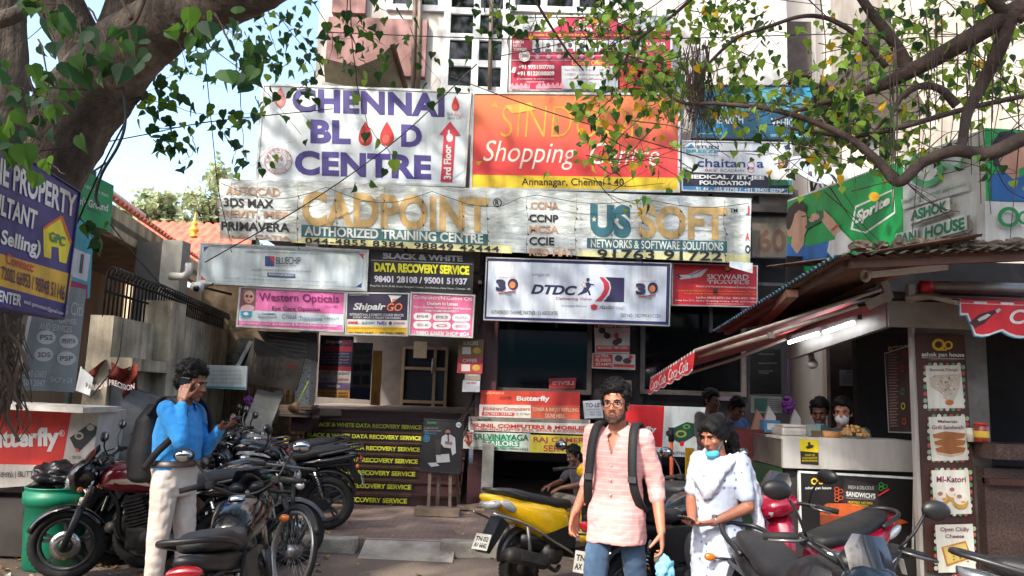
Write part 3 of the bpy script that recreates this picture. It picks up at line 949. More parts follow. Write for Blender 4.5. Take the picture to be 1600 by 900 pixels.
# shop windows
def window(x0,x1,z0,z1,y,nx,nz,fm,fw=0.06,name='window',gm=None):
    w=MB().use(fm)
    for i in range(nx+1):
        x=x0+(x1-x0)*i/nx;w.box((x,y,(z0+z1)/2),(fw,0.07,z1-z0+fw))
    for j in range(nz+1):
        z=z0+(z1-z0)*j/nz;w.box(((x0+x1)/2,y+0.004,z),(x1-x0,0.062,fw))
    o=B.part(w,name)
    p=MB().use(gm or GLASS).box(((x0+x1)/2,y+0.03,(z0+z1)/2),(x1-x0,0.012,z1-z0));B.part(p,'pane',o)
    return o
window(fx(775,560),fx(921,560),fz(850,611),3.6,FY+0.02,1,1,BRFR,0.07)
window(fx(1004,560),fx(1162,560),fz(1080,614),3.6,FY+0.02,1,1,BRFR,0.07)
window(fx(698,60),fx(790,60),fz(740,142),fz(740,-60),FY-0.03,2,5,WFR,0.11)
window(fx(610,0),fx(690,0),fz(650,14),fz(650,-60),FY-0.03,2,1,WFR,0.1)
window(fx(800,0),fx(950,0),fz(870,17),fz(870,-60),FY-0.03,3,1,WFR,0.1)
sg=MB().use(WFR)
bsm=MB().use(mat((16,14,14),0.9)).box(((sr_+xr)/2,FY+3.2,0.3),(xr-sr_,0.1,2.2));B.part(bsm,'basement')
bp=MB().use(mat((150,146,140),0.7,0,0.25,4))
bp.box((fx(763,740),FY-0.5,0.5),(0.16,0.3,0.95));bp.use(MAROON).box((fx(745,760),FY-0.3,0.35),(0.24,0.5,0.6))
B.part(bp,'basement_post')
# dark soffit carrying the signs, and sign brackets
sf=MB().use(mat((46,42,40),0.8,0,0.2,3)).box(((xl+xr)/2,FY-0.25,zs+0.02),(xr-xl,0.55,0.12));B.part(sf,'canopy_slab')
br_=MB().use(DKFRAME)
for x in np.linspace(fx(402,420),fx(1220,420),8):
    br_.bar((x,FY+0.1,3.3),(x,11.33,3.3),0.05,0.05);br_.bar((x,11.64,2.7),(x,11.64,6.2 if x>-3.6 else 4.6),0.05,0.05,(0,1,0))
br_.bar((fx(330,420),11.62,3.5),(fx(1225,420),11.62,3.45),0.05,0.05);br_.bar((fx(400,300),11.6,4.75),(fx(1225,300),11.6,4.7),0.05,0.06)
B.part(br_,'sign_bracket')
# side wall with rusty grid at the left of the steps
SW=mat((122,104,82),0.9,0,0.35,5,0.5,20)
s=MB().use(SW);s.box((fx(390,600,13),13.2,2.05),(fx(480,600,13)-fx(300,600,13),0.25,3.9))
B.part(s,'side_wall')
gr=MB().use(mat((96,66,46),0.8,0.2,0.3))
for x in np.linspace(fx(362,600,12.9),fx(482,600,12.9),15):gr.bar((x,12.95,0.5),(x,12.95,fz(420,555,12.9)),0.014,0.014,(0,1,0))
for z in np.linspace(0.6,fz(420,557,12.9),11):gr.bar((fx(362,600,12.9),12.94,z),(fx(482,600,12.9),12.94,z),0.014,0.014)
B.part(gr,'window_grille')
q=MB().use(mat((120,112,104),.85,0,.25,1.5));q.box((-4.6,21.0,2.2),(4.6,.3,4.4));single(q,'horizon_blocker','added grey wall blocking the bright horizon behind the marble pillar','wall')  # added wall, blocks the bright horizon seen past the open lobby side
# conduit pipes on the upper wall
for px_ in(645,653,765):cp=MB().use(mat((128,112,100),0.6,0.3,0.2),True);cp.tube([P(px_,140,FY-0.14),P(px_+4,-40,FY-0.14)],0.035,8);B.part(cp,'conduit')
# recessed ledge and steel box behind the small signs at right
cb=MB().use(mat((98,92,88),0.7,0.1,0.2)).box((fx(1205,320),FY-0.2,fz(1205,318)),(fx(1232,320)-fx(1172,320),0.3,0.28));B.part(cb,'ledge')

# bent metal sheet above the blood centre sign
sh=MB();a=[P(505,92,11.4),P(530,98,11.2),P(560,104,11.1),P(590,92,11.1),P(613,70,11.1)]
bt=[P(508,128,11.7),P(540,134,11.6),P(570,136,11.55),P(600,137,11.55),P(633,137,11.55)]
vs=a+bt+[p+V(0,0.015,0.015)for p in a]+[p+V(0,0.015,0.015)for p in bt]
n=5;fs=[]
for i in range(n-1):
    fs+=[(i,i+1,n+i+1,n+i),(2*n+i,3*n+i,3*n+i+1,2*n+i+1)]
sh.use(mat((150,144,120),0.55,0.2,0.3,3)).add(vs,fs,True)
T=Thing('metal_sheet','bent sheet metal panel with a rusty edge lying on the blood centre sign','metal sheet',P(570,137,11.5))
T.part(sh,'panel')
e=MB().use(mat((92,60,48),0.8,0.2,0.3)).bar(P(613,69,11.08),P(634,138,11.5),0.06,0.05);T.part(e,'edge_bar')

# ================================================================== left house behind its wall
def m_tile(nt,b):
    n=tex(nt,'Noise',5,5)
    c=ramp_of(nt,n.outputs[0],[(0.3,rgb(150,70,54)),(0.7,rgb(198,106,84))])
    nt.links.new(c,b.inputs['Base Color']);b.inputs['Roughness'].default_value=0.8
TILE=node_mat('tile',m_tile)
CREAM=mat((206,186,160),0.85,0,0.18,1.5,streak=True);CORN=mat((196,178,146),0.9,0,0.4,4,streak=True)
def roof_sheet(mb,a,b,up,n,amp=0.05,rows=6):
    """pan tiles: rounded ribs running up the slope from eave a-b"""
    d=(b-a);nrm=d.cross(up).normalized()
    if nrm.z<0:nrm=-nrm
    loops=[]
    seg=n*4
    for j in range(rows*2+1):
        t=(j//2+(j%2)*0.97)/rows if j<rows*2 else 1
        lift=0.03*(1 if j%2==0 else 0)
        loops.append([a+d*(i/seg)+up*t+nrm*(amp*abs(math.sin(math.pi*i/4))+lift)for i in range(seg+1)])
    mb.loft(loops,False,False)
A,Bf=P(178,318,10.5),P(316,408,15.6);z_e=A.z
Bf=V(Bf.x,Bf.y,z_e);A=A-(Bf-A)*0.6
ev=(Bf-A);pn_=V(-ev.y,ev.x,0).normalized()
if pn_.x>0:pn_=-pn_
H=Thing('tiled_house','cream house with a red tile roof and deep eaves behind the spiked wall','house',(A+Bf)/2+pn_*2-V(0,0,z_e))
rf=MB().use(TILE,True);roof_sheet(rf,A,Bf,pn_*2.6+V(0,0,1.75),46,0.06,7)
ridge=MB().use(mat((206,196,184),0.8),True)
RO=H.part(rf,'roof')
ridge.tube([A+pn_*1.2+V(0,0,0.92),Bf+pn_*1.2+V(0,0,0.92)],0.05,8);H.part(ridge,'ridge_pipe',RO)
r2=MB().use(TILE,True);q=P(316,420,17.5);q.z=4.3;roof_sheet(r2,q+V(-4,0,0),q+V(0.6,0,0),V(0,2.4,1.5),20,0.06,5);H.part(r2,'roof')
co=MB().use(CORN);co.prism([A+V(0,0,-0.02),A+V(0,0,-0.42),Bf+V(0,0,-0.42),Bf+V(0,0,-0.02)],pn_*0.14);H.part(co,'fascia')
so_=MB().use(mat((150,132,112),0.9,0,0.3,2));so_.prism([A+V(0,0,-0.3),A+pn_*1.5+V(0,0,-0.5),A+pn_*1.5+V(0,0,-0.4),A+V(0,0,-0.2)],ev*0.999);H.part(so_,'soffit')
hw=MB().use(CREAM);hw.prism([A+pn_*1.4+V(0,0,-0.4),A+pn_*1.4+V(0,0,-z_e),Bf+pn_*1.4+V(0,0,-z_e),Bf+pn_*1.4+V(0,0,-0.4)],pn_*0.3)
hw.prism([Bf+V(-3,0.1,0),Bf+V(-3,0.1,-z_e),Bf+V(0.5,0.1,-z_e),Bf+V(0.5,0.1,-0.6)],V(0,0.3,0));H.part(hw,'wall')
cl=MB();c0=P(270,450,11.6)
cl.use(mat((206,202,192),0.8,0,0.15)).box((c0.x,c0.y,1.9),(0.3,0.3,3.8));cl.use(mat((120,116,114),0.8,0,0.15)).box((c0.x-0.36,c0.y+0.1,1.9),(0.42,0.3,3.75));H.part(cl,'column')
dp=MB().use(mat((206,204,200),0.5),True);d0=P(276,432,11.3);dp.tube([d0+V(-.1,0,0),d0+V(0.1,0,0.0),d0+V(0.17,0,0.06),d0+V(0.17,0,0.2)],0.06,10);H.part(dp,'drainpipe')
lr=MB().use(TILE,True);l0=P(318,500,14.0);roof_sheet(lr,P(300,520,14.2),P(372,530,14.2),V(-0.2,1.2,0.75),14,0.05,5);H.part(lr,'porch_roof')
# finial on the ridge
fi=MB().use(mat((226,160,60),0.5,0.2,0.15),True)
f0=P(302,372,17.0);fi.lathe(f0,(0,0,1),[(a*.62,b*.62)for a,b in[(0.01,0),(0.14,0.02),(0.14,0.1),(0.08,0.14),(0.17,0.26),(0.17,0.34),(0.07,0.42),(0.12,0.5),(0.11,0.56),(0.04,0.62),(0.05,0.7),(0.02,0.76),(0.015,0.95),(0.001,0.96)]],14)
H.part(fi,'finial')
# compound wall
def m_oldwall(nt,b):
    n=tex(nt,'Noise',2.2,7);n2=tex(nt,'Noise',7,6,mscale=(1,1,0.12));n3=tex(nt,'Noise',50,4)
    c=ramp_of(nt,n.outputs[0],[(0.28,rgb(116,108,94)),(0.5,rgb(168,158,138)),(0.72,rgb(206,196,172))])
    d=ramp_of(nt,n2.outputs[0],[(0.35,rgb(112,104,92)),(0.6,rgb(255,252,245))])
    nt.links.new(mixc(nt,0.55,c,d,'MULTIPLY'),b.inputs['Base Color']);b.inputs['Roughness'].default_value=0.92;bump(nt,b,n3.outputs[0],0.4,0.02)
OLDW=node_mat('oldwall',m_oldwall)
w0,w1,w2=P(128,483,7.5),P(255,513,9.6),P(374,524,13.9)
zt1,zt2=2.36,2.58
wa,wb,wc=V(w0.x,w0.y,0),V(w1.x,w1.y,0),V(w2.x,w2.y,0)
wa=wa.lerp(wb,.34)
CW=Thing('compound_wall','stained old plaster wall with a projecting ledge running back beside the house','wall',(wa+wc)/2)
m_=MB().use(OLDW)
for a,b,z in((wa,wb,zt1),(wb,wc,zt2)):
    nrm=V(-(b-a).y,(b-a).x,0).normalized()*0.24
    m_.prism([a,b,b+V(0,0,z),a+V(0,0,z)],nrm)
m_.box((wb.x+0.02,wb.y-0.05,zt2/2+0.04),(0.36,0.4,zt2+0.08))
CW.part(m_,'wall_body')
lg=MB().use(OLDW);a,b=wa+V(0.06,0,1.86),wb+(wc-wb)*0.6+V(0.1,0,1.86);lg.bar(a,b,0.34,0.13);CW.part(lg,'ledge')
# spiked railing
RL=Thing('spiked_railing','black iron railing with curled spikes along the top of the old wall','railing',(wa+wc)/2+V(0,0,zt1))
rl=MB().use(mat((22,20,22),0.5,0.4,0.1),True)
tot=(wc-wb).length+(wb-wa).length;k=int(tot/0.105)
for i in range(k+1):
    s_=i/k*tot;l1=(wb-wa).length
    p,z=(wa+(wb-wa)*(s_/l1),zt1)if s_<l1 else(wb+(wc-wb)*((s_-l1)/(tot-l1)),zt2)
    p=p+V(-0.12,0,0)
    rl.tube([p+V(0,0,z-0.02),p+V(0,0,2.8),p+V(0.015,0,2.85),p+V(0.06,0,2.885),p+V(0.1,0,2.86),p+V(0.1,0,2.81),p+V(0.075,0,2.79)],0.0115,5)
for z in(2.78,2.62):
    rl.tube([wa+V(-0.12,0,z),wb+V(-0.12,0,z),wc+V(-0.12,0,z)],0.016,5)
RL.part(rl,'bars')

# ================================================================== buildings at the right and far behind
RB=Thing('columned_building','tall white building with round columns behind the food stall','building',P(1400,640,15)-V(0,0,P(1400,640,15).z))
rb=MB().use(mat((176,170,160),.85,0,.15,1,grime=.4))
x0=P(1390,200,15.4).x
rb.box((x0+5,19.5,7),(10,8,14));RB.part(rb,'wall')
for px_,py_,Y_,r_,zt in((1250,200,13.6,0.30,13),(1280,230,14.2,0.26,13),(1345,260,13.2,0.30,7.2)):
    c=P(px_,py_,Y_);q=MB().use(mat((206,196,182),0.8,0,0.2,2,streak=True),True).cyl((c.x,c.y,0),(c.x,c.y,zt),r_,24);RB.part(q,'column')
cpb=MB().use(mat((70,60,52),0.8,0,0.2));c=P(1238,85,13.2);cpb.box((c.x,c.y,c.z),(0.5,0.5,1.0));c=P(1345,150,13.1);cpb.box((c.x+.1,c.y,c.z-.1),(1.3,0.7,1.3),Euler((0,-0.5,0)));c=P(1376,190,13.2);cpb.box((c.x,c.y,c.z),(0.25,.5,4.0));RB.part(cpb,'parapet')
bal=MB().use(mat((196,190,180),0.8,0,0.2));c=P(1275,110,14.6);bal.box((c.x,c.y+1,c.z-2),(1.6,2,0.3));bal.box((c.x,c.y+1,1.3),(1.9,2,2.2));RB.part(bal,'balcony')
LB2=MB().use(mat((208,178,190),0.85,0,0.12,1.5));c=P(1150,60,17);LB2.box((c.x,c.y+2,6.5),(1.45,3,13));LB2.box((c.x-.9,c.y+3,6.0),(1.2,3,12))
single(LB2,'stair_tower','lilac pink tower rising behind the shopping building','tower')
FB=MB().use(mat((176,180,182),0.85,0,0.12,0.6));FB.box((-6,-15,4.2),(60,4,8.4));FB.use(mat((80,150,150),0.6)).box((2,-12.96,3.6),(14,0.1,1.2));FB.use(mat((40,42,46),0.3))
for i in range(14):
    FB.box((-30+i*4,-12.96,5.8),(1.8,0.1,1.4));FB.box((-30+i*4,-12.96,1.4),(3.0,0.1,2.2))
single(FB,'street_building','pale shop row across the street seen only as a reflection in the dark shop windows','building')
# ================================================================== smaller signs on the lower front
cream=F((206,204,196),0.12)
GL='small signs under the shop windows'
def simple(name,label,cat,cs,base,Y,frame=None,fw=0.012,thick=0.03,group=None,win=None):
    return Sign(name,label,cat,cs,base,Y,thick,frame,fw,0.006,group,win)
Z5=(700,480,3)
S=simple('shop_banner','orange kitchen appliance banner under the left shop window with white slab letters','banner',[(153,390),(618,397),(618,462),(152,455)],F((216,70,46),0.2),11.7,group=GL,win=Z5)
S.poly([(380,394),(618,397),(618,462),(380,458)],F((190,52,48),0.15)).text('Butterfly',322,416,476,446,WHITE,0.035).text('மேக்னம்',176,396,262,408,F((240,190,150),0.1)).text('LPG STOVE',238,418,296,432,F((140,40,30),0.1));S.done()
S=simple('shop_banner','cream computer shop banner with thin red letters below the orange appliance banner','banner',[(148,456),(388,459),(388,522),(146,512)],cream,11.68,group=GL,win=Z5)
S.text('Abhinav Computers',165,466,384,488,F((190,60,60),0.15),0.01,sk=2).rect(158,492,312,508,F((196,70,70),0.15),2).text('Ph: 9841 22100',170,495,300,505,WHITE,0).text('25, 1st Floor',318,494,382,508,ink(90,80,80),0).line(166,466,166,500,4,RED);S.done()
S=simple('shop_banner','orange red refilling banner with pale outlined letters at the right of the cream computer banner','banner',[(389,459),(618,462),(618,526),(389,522)],F((206,92,66),0.15),11.68,group=GL,win=Z5)
S.text('TONER & INKJET REFILLING',394,470,612,492,F((236,196,170),0.1),0.015,sk=3).text('DONE HERE',456,498,546,518,F((236,196,170),0.1),0.02,sk=2);S.done()
S=simple('shop_banner','white phone repair banner with bold red letters and a grey strip along its top','banner',[(98,512),(666,528),(666,598),(96,576)],cream,11.62,group=GL,win=Z5)
S.poly([(104,512),(660,528),(660,546),(240,536),(104,534)],F((130,124,120),0.25)).text('aroch',140,518,202,532,ink(50,46,46),0.02).text('SHOP NO.',386,526,440,538,ink(60,56,56),0.0)
S.text('SUNIL COMPUTERS & MOBILES',118,544,648,562,F((190,34,44),0.1),0.035,sk=14).text('PH:9841455423 LAPTOP SALES, SERVICE & ACCESSORIES',120,564,640,578,F((190,34,44),0.1),0.01,sk=13).text('A',106,518,116,560,RED,0.0);S.done()
S=simple('shop_banner','pale tailor banner with green letters and a red down arrow','banner',[(74,583),(386,592),(384,680),(70,662)],F((196,206,196),0.18),11.6,group=GL,win=Z5)
S.poly([(80,586),(112,587),(112,625),(120,625),(97,655),(72,622),(80,622)],F((178,60,44),0.15)).text('Shop',82,592,110,602,WHITE,0).text('No 34',84,606,108,630,WHITE,0)
S.ell(250,632,90,34,F((130,190,160),0.2));gd=F((16,96,66),0.15)
S.text('SRI VINAYAGA',122,592,378,620,gd,0.02,sk=6).poly([(166,622),(334,628),(334,656),(166,650)],F((60,140,110),0.1)).text('TAILORS',172,626,328,648,WHITE,0.02,sk=4).text('GENTS & LADIES, CELL : 99960 63033',116,652,374,664,ink(40,60,50),0.005,sk=9);S.done()
S=simple('shop_banner','yellow camera repair banner with purple red letters beside the tailor banner','banner',[(386,598),(690,606),(690,690),(384,680)],F((206,192,66),0.15),11.58,group=GL,win=Z5)
S.text('RAJ CAMERA',400,608,672,638,F((170,60,66),0.15),0.025,sk=5).text('SERVICE',448,646,620,676,F((170,60,66),0.15),0.025,sk=3);S.done()
S=simple('shop_banner','appliance banner with a red panel and green gas stove under the right window','banner',[(790,455),(1210,470),(1210,706),(790,690)],F((202,210,210),0.12),11.6,group=GL,win=Z5)
S.poly([(800,456),(1014,464),(1004,656),(796,652)],F((204,30,38),0.1)).text('Butterfly',790,556,978,588,WHITE,0.035,sk=3)
sg_=F((20,70,56),0.2)
S.poly([(1022,582),(1118,538),(1174,550),(1170,596),(1104,634),(1084,636),(1022,600)],sg_).poly([(1084,632),(1108,626),(1104,650),(1090,652)],RED).ell(1092,594,26,17,F((150,160,60),0.2)).ell(1092,594,16,10,sg_).ell(1118,560,18,11,F((110,150,60),0.2)).ell(1118,560,10,6,sg_)
S.text('அப்ளையன்சஸ் | BUTTERFLY HOME',890,670,1190,690,ink(40,40,44),0.01,sk=8);S.done()
S=simple('to_let_sign','tilted white to-let paper between the orange banner and the red appliance banner','sign',[(632,440),(720,434),(728,518),(640,522)],F((190,198,212),0.12),11.66,win=Z5)
S.text('TO-LET',644,450,726,470,ink(40,40,60),0.02,sk=-2).text('SHOP FOR RENT',650,476,716,484,ink(60,60,80),0.0).text('98410 22457',664,488,716,496,ink(60,60,80),0).text('98842 11023',666,500,718,508,ink(60,60,80),0);S.done()
# posters on the wall piers
S=simple('poster','white stamp maker poster with dark hand stamps on the pier between the shop windows','poster',[(686,82),(854,80),(850,218),(690,212)],F((190,178,172),0.15),11.78,win=Z5)
S.rect(688,82,852,98,F((170,40,46),0.1)).text('RUBBER STAMPS',704,84,848,95,WHITE,0.01).rect(694,180,850,210,F((170,36,44),0.1)).text('9840330550 / 9841257031',700,184,844,196,WHITE,0.0)
for x,y in((722,110),(746,134),(800,158),(786,166)):S.ell(x,y,16,14,ink(40,34,34))
S.line(728,114,746,130,12,ink(40,34,34)).ell(790,134,10,14,RED).ell(830,116,18,8,F((200,150,150),0.1));S.done()
S=simple('poster','landscape stamp poster with a red block of white words below the hand stamp poster','poster',[(678,214),(878,222),(878,294),(674,286)],F((186,176,170),0.15),11.76,win=Z5)
S.poly([(682,218),(772,222),(770,282),(680,280)],F((176,36,46),0.1))
for i,t in enumerate(('ULTRA','RUBBER','STAMPS')):S.text(t,692,222+i*19,692+(62,74,76)[i],236+i*19,F((230,200,190),0.1),0.02)
S.ell(800,240,18,16,ink(44,38,38)).ell(840,252,20,14,ink(54,48,48)).ell(856,234,10,10,RED).poly([(776,266),(874,270),(874,284),(776,280)],F((180,50,56),0.1));S.done()
S=simple('paper_notice','faded grey paper notice on the pier above the to-let paper','notice',[(750,340),(860,344),(862,412),(752,410)],F((120,112,108),0.2),11.78,win=Z5)
for i in range(5):S.line(760,354+i*12,848,357+i*12,2,ink(80,74,74))
S.done()
S=simple('sign_reflection','painted reflection of a mirrored red shop sign on the left shop window','card',[(472,334),(602,330),(596,382),(474,382)],F((150,26,34),0.1),11.925,win=Z5,thick=0.004)  # reflection in the glass, drawn as a flat panel on the pane
S.text("LEVI'S",590,346,488,364,F((200,150,150),0.1),0.03);S.done()
for cs,col,lab,tx in(([(50,150),(168,152),(164,232),(48,230)],(120,96,50),'food poster with a grey round label at the top of the entrance pier','BURGERS'),
                         ([(46,232),(164,230),(160,312),(42,308)],(170,60,70),'red paper poster with a white square, second from the top on the entrance pier','OFFER'),
                         ([(80,312),(152,314),(152,342),(78,340)],(150,140,130),'thin beige strip of paper on the entrance pier','SERVICE'),
                         ([(70,342),(150,345),(148,398),(66,396)],(190,196,206),'small white flyer with red script lowest on the entrance pier','Spoken English')):
    S=simple('poster',lab,'poster',cs,F(col,0.2),11.55,win=Z5,group='papers on the entrance pier')
    a,b=cs[0],cs[2];w_=b[0]-a[0];h_=b[1]-a[1]
    S.text(tx,a[0]+w_*.2,a[1]+h_*.12,b[0]-w_*.2,a[1]+h_*.34,F((200,40,50)if col[2]>190 else(225,210,200),0.1),0.01)
    if h_>60:S.rect(a[0]+w_*.15,a[1]+h_*.45,a[0]+w_*.5,a[1]+h_*.85,F((210,200,196),0.1));S.ell(b[0]-w_*.25,a[1]+h_*.65,w_*.16,h_*.18,F((200,160,60),0.2))
    S.done()
# standee boards in the lobby
Z4=(450,480,2.8125)
S=simple('standee','tall dark courier standee with coloured bands and a white arrow inside the entrance','standee',[(142,122),(288,128),(270,402),(128,394)],F((52,44,80),0.15),13.6,win=Z4,thick=0.05)
S.poly([(140,168),(284,174),(282,196),(139,192)],F((150,44,60),0.1)).poly([(136,256),(278,262),(277,282),(135,276)],F((150,44,60),0.1)).poly([(135,276),(277,282),(274,334),(132,328)],F((176,172,176),0.1)).poly([(131,360),(272,366),(270,402),(128,394)],F((196,140,60),0.1)).poly([(132,328),(274,334),(272,366),(131,360)],F((110,90,130),0.1))
S.text('Shipair',164,144,238,164,F((190,186,200),0.1),0.02,0.2).text('GO',238,146,278,164,F((180,70,60),0.1),0.01,0.2)
for i in range(4):S.text(('Air cargo, Import, Export','Freight, Packing, Moving','Express, Excess Baggage','World Wide Delivery')[i],148,200+i*13,268,210+i*13,F((160,156,180),0.1),0)
S.text('DHL',142,284,196,294,F((200,120,60),0.1),0.03).text('BLUE DART',206,286,270,296,F((60,120,130),0.1),0.02).text('FedEx',140,308,180,324,F((90,80,150),0.1),0.01).text('aramex',214,312,266,322,F((190,80,80),0.1)).poly([(174,342),(212,344),(212,336),(232,348),(212,358),(212,351),(174,350)],F((190,186,190),0.1))
S.text('+91 74490 44447',142,372,264,382,F((110,80,40),0.1)).text('+91 99401 98889',142,386,264,396,F((110,80,40),0.1));S.done()
S=simple('standee','grey academy notice board with dark photo squares behind the courier standee','standee',[(286,154),(372,158),(358,408),(270,402)],F((92,94,98),0.2),15.0,win=Z4,thick=0.05)
S.text('ACADEMY',296,186,368,206,ink(36,36,40),0.02).text('TRANSMISSION CLASS',288,220,368,228,ink(50,50,56))
for i in range(2):S.rect(286+40*i,250,320+40*i,280,ink(30,32,40));S.rect(284+40*i,300,318+40*i,340,ink(40,44,60))
S.poly([(272,350),(362,354),(358,406),(270,402)],F((36,44,84),0.1));S.done()
S=simple('standee','narrow ochre yellow board standing between the academy board and the lobby door','standee',[(374,190),(414,192),(402,432),(362,430)],F((150,110,40),0.2),16.0,win=Z4,thick=0.05)
S.text('TRAINING',374,374,392,422,F((90,60,30),0.1),0.01,rot=90);S.done()
S=simple('shop_banner','worn red lettered strip lying along the landing edge above the steps','banner',[(248,450),(456,454),(456,484),(248,476)],F((120,66,64),0.4),13.2,win=Z4)
S.text('xerox and printing',300,458,440,476,F((170,120,120),0.2),0.01);S.done()
# easel with a printer advertisement
es=[(598,490),(772,500),(757,732),(578,722)]
S=Sign('easel_board','black advertising board of a man in a white shirt on a wooden easel','advertising board',es,ink(44,42,46),10.4,0.04,DKFRAME,0.014,0.008,win=Z4)
S.text('Business',614,500,652,512,F((40,160,110),0.1),0.01).text('For those who work',598,526,660,534,F((170,170,176),0.1),0).text('Made to work smarter',598,538,674,546,F((170,170,176),0.1),0).text('HP Smart Tank',600,550,652,558,F((60,150,200),0.1),0.01)
S.ell(750,517,12,12,WHITE).text('hp',744,512,757,525,ink(60,60,70),0,0.3).ringp(608,577,15,15,0.15,F((60,160,200),0.1)).ell(608,577,10,10,F((40,110,150),0.1))
sk_=ink(176,128,104)
S.poly([(676,570),(690,560),(716,560),(734,574),(738,640),(722,652),(716,620),(686,616),(672,600)],F((214,216,222),0.12)).ell(703,546,11,15,sk_).poly([(692,546),(692,534),(702,528),(714,534),(714,546),(708,538),(698,538)],BLACK).poly([(694,552),(712,552),(706,562),(700,562)],BLACK).line(704,562,706,600,6,ink(60,70,110)).line(690,594,722,600,12,sk_)
S.poly([(650,648),(708,644),(712,680),(654,684)],F((210,212,216),0.1)).poly([(614,684),(650,682),(666,696),(630,702)],F((200,204,216),0.1)).poly([(646,580),(672,580),(672,650),(650,648)],F((66,56,54),0.1));ES=S.done()
em=MB().use(mat((112,96,82),0.7,0,0.2,8))
zb=PZH
for px_,Yt,px2,Yb in((622,10.42,618,10.3),(664,10.46,656,10.5),(712,10.46,712,10.3),(735,10.5,752,11.0)):
    a=P(450+px_/2.8125,480+726/2.8125,Yt);b=P(450+px2/2.8125,480+850/2.8125,Yb);b.z=zb
    em.bar(a+V(0,0.05,0.1),b,0.04,0.03)
ES.part(em,'leg');
sf=MB().use(mat((130,112,96),0.8,0,0.25,6));a=P(450+562/2.8125,480+862/2.8125,10.3);b=P(450+758/2.8125,480+872/2.8125,10.3);sf.bar(V(a.x,a.y,zb+0.05),V(b.x,b.y,zb+0.05),0.34,0.08);ES.part(sf,'base_shelf')

# ================================================================== left: boards, cabinets, bins
S=Sign('property_sign','large slanting navy and ochre property consultant board with a yellow house at left','sign',
         [(-95,160),(124,300),(98,498),(-100,462)],F((44,44,122),0.12),[3.35,5.0,5.0,3.35],0.05,mat((36,34,90),0.5),0.01)
def q4(x0,y0,x1,y1,x2,y2,x3,y3):return[(x0,y0),(x1,y1),(x2,y2),(x3,y3)]
S.poly([(-98,368),(113,429),(104,475),(-99,420)],F((214,170,52),0.15))
S.text('ONLINE PROPERTY',0,0,1,1,WHITE,0.03,q=q4(-60,216,119,305,116,341,-62,262))
S.text('CONSULTANT',0,0,1,1,WHITE,0.03,q=q4(-60,276,58,330,54,360,-62,310))
S.text('(Buying & Selling)',0,0,1,1,WHITE,0.03,q=q4(-90,330,64,377,60,406,-92,360))
S.text('Contact:',0,0,1,1,F((190,70,60),0.1),0.03,q=q4(8,395,53,411,51,426,8,412))
S.text('72002 66953 / 98848 51146',0,0,1,1,F((90,40,70),0.1),0.02,q=q4(1,415,101,446,99,470,1,436))
S.text('TRAINING CENTER',0,0,1,1,WHITE,0.03,q=q4(-70,438,33,461,31,479,-70,456)).text('email: gomconsult@gmail.com',0,0,1,1,WHITE,0.01,q=q4(36,467,98,487,97,494,36,476))
S.poly([(67,356),(96,339),(110,379),(103,412),(92,409),(91,387),(80,385),(79,404),(68,401)],F((230,214,40),0.1))
S.line(67,357,96,338,4,F((214,96,50),0.1)).line(95,338,110,380,4,F((214,96,50),0.1)).text('GPC',0,0,1,1,F((20,130,80),0.1),0.035,q=q4(76,361,101,371,99,386,76,376));S.done()
S=Sign('street_sign','green street sign with white Tamil and English lettering on a post behind the tree','sign',[(112,256),(178,290),(172,361),(108,341)],F((20,150,90),0.12),[8.0,8.6,8.6,8.0],0.03,None)
S.text('பூமி என் இயலை',0,0,1,1,WHITE,0.0,q=q4(119,279,170,303,169,312,119,290)).text("Children's Ground",0,0,1,1,WHITE,0.02,q=q4(95,299,169,319,168,331,95,312)).text('அண்ணா நகர்',0,0,1,1,BLACK,0,q=q4(136,322,158,331,157,337,136,328));GSN=S.done()
ps=MB().use(mat((70,80,84),0.5,0.4),True);a=P(146,268,8.4);ps.cyl((a.x,a.y,0),(a.x,a.y,a.z),0.035,10);ps.tube([(a.x,a.y,a.z),P(128,247,8.2)],0.012,6);ps.tube([(a.x,a.y,a.z),P(166,254,8.45)],0.012,6);GSN.part(ps,'post')
S=Sign('poster_board','cyan poster board with a magenta foot strip between the tree and the wall','board',[(112,340),(147,352),(140,466),(104,456)],F((60,166,190),0.15),[7.0,7.3,7.3,7.0],0.03,None)
S.poly([(112,386),(141,398),(136,440),(107,430)],F((206,208,222),0.1)).poly([(106,436),(137,446),(136,466),(104,458)],F((160,30,96),0.1)).poly([(126,396),(131,398),(128,428),(123,426)],ink(70,80,90));S.done()
S=Sign('game_board','tall grey game board with rounded white logos above the red and white cabinet','board',[(60,440),(135,452),(117,613),(27,609)],F((138,146,150),0.14),[6.2,6.6,6.6,6.2],0.04,None)
S.text("Games Citi",0,0,1,1,F((196,200,204),0.1),0.0,q=q4(70,466,130,474,128,494,68,488))
S.text('GAMES,',0,0,1,1,F((206,208,212),0.1),0.0,q=q4(92,496,120,499,119,508,91,506)).text('AND SERVICES',0,0,1,1,F((206,208,212),0.1),0.0,q=q4(62,504,112,510,111,520,61,514))
for i,(x,y,t)in enumerate(((72,527,'PS2'),(107,533,'PSVITA'),(68,554,'3DS'),(103,560,'PSP'))):
    S.ell(x,y,15,11,F((196,198,200),0.08)).text(t,x-10,y-4,x+10,y+4,ink(90,96,100),0.01)
S.text('98843 63603',0,0,1,1,F((206,208,212),0.1),0.0,q=q4(32,577,72,580,70,590,31,587)).text('2508 2047',0,0,1,1,F((206,208,212),0.1),0.0,q=q4(31,592,70,594,69,604,30,602)).text('SHOP # G4',0,0,1,1,F((206,208,212),0.1),0.0,q=q4(78,588,112,590,111,600,77,598));S.done()
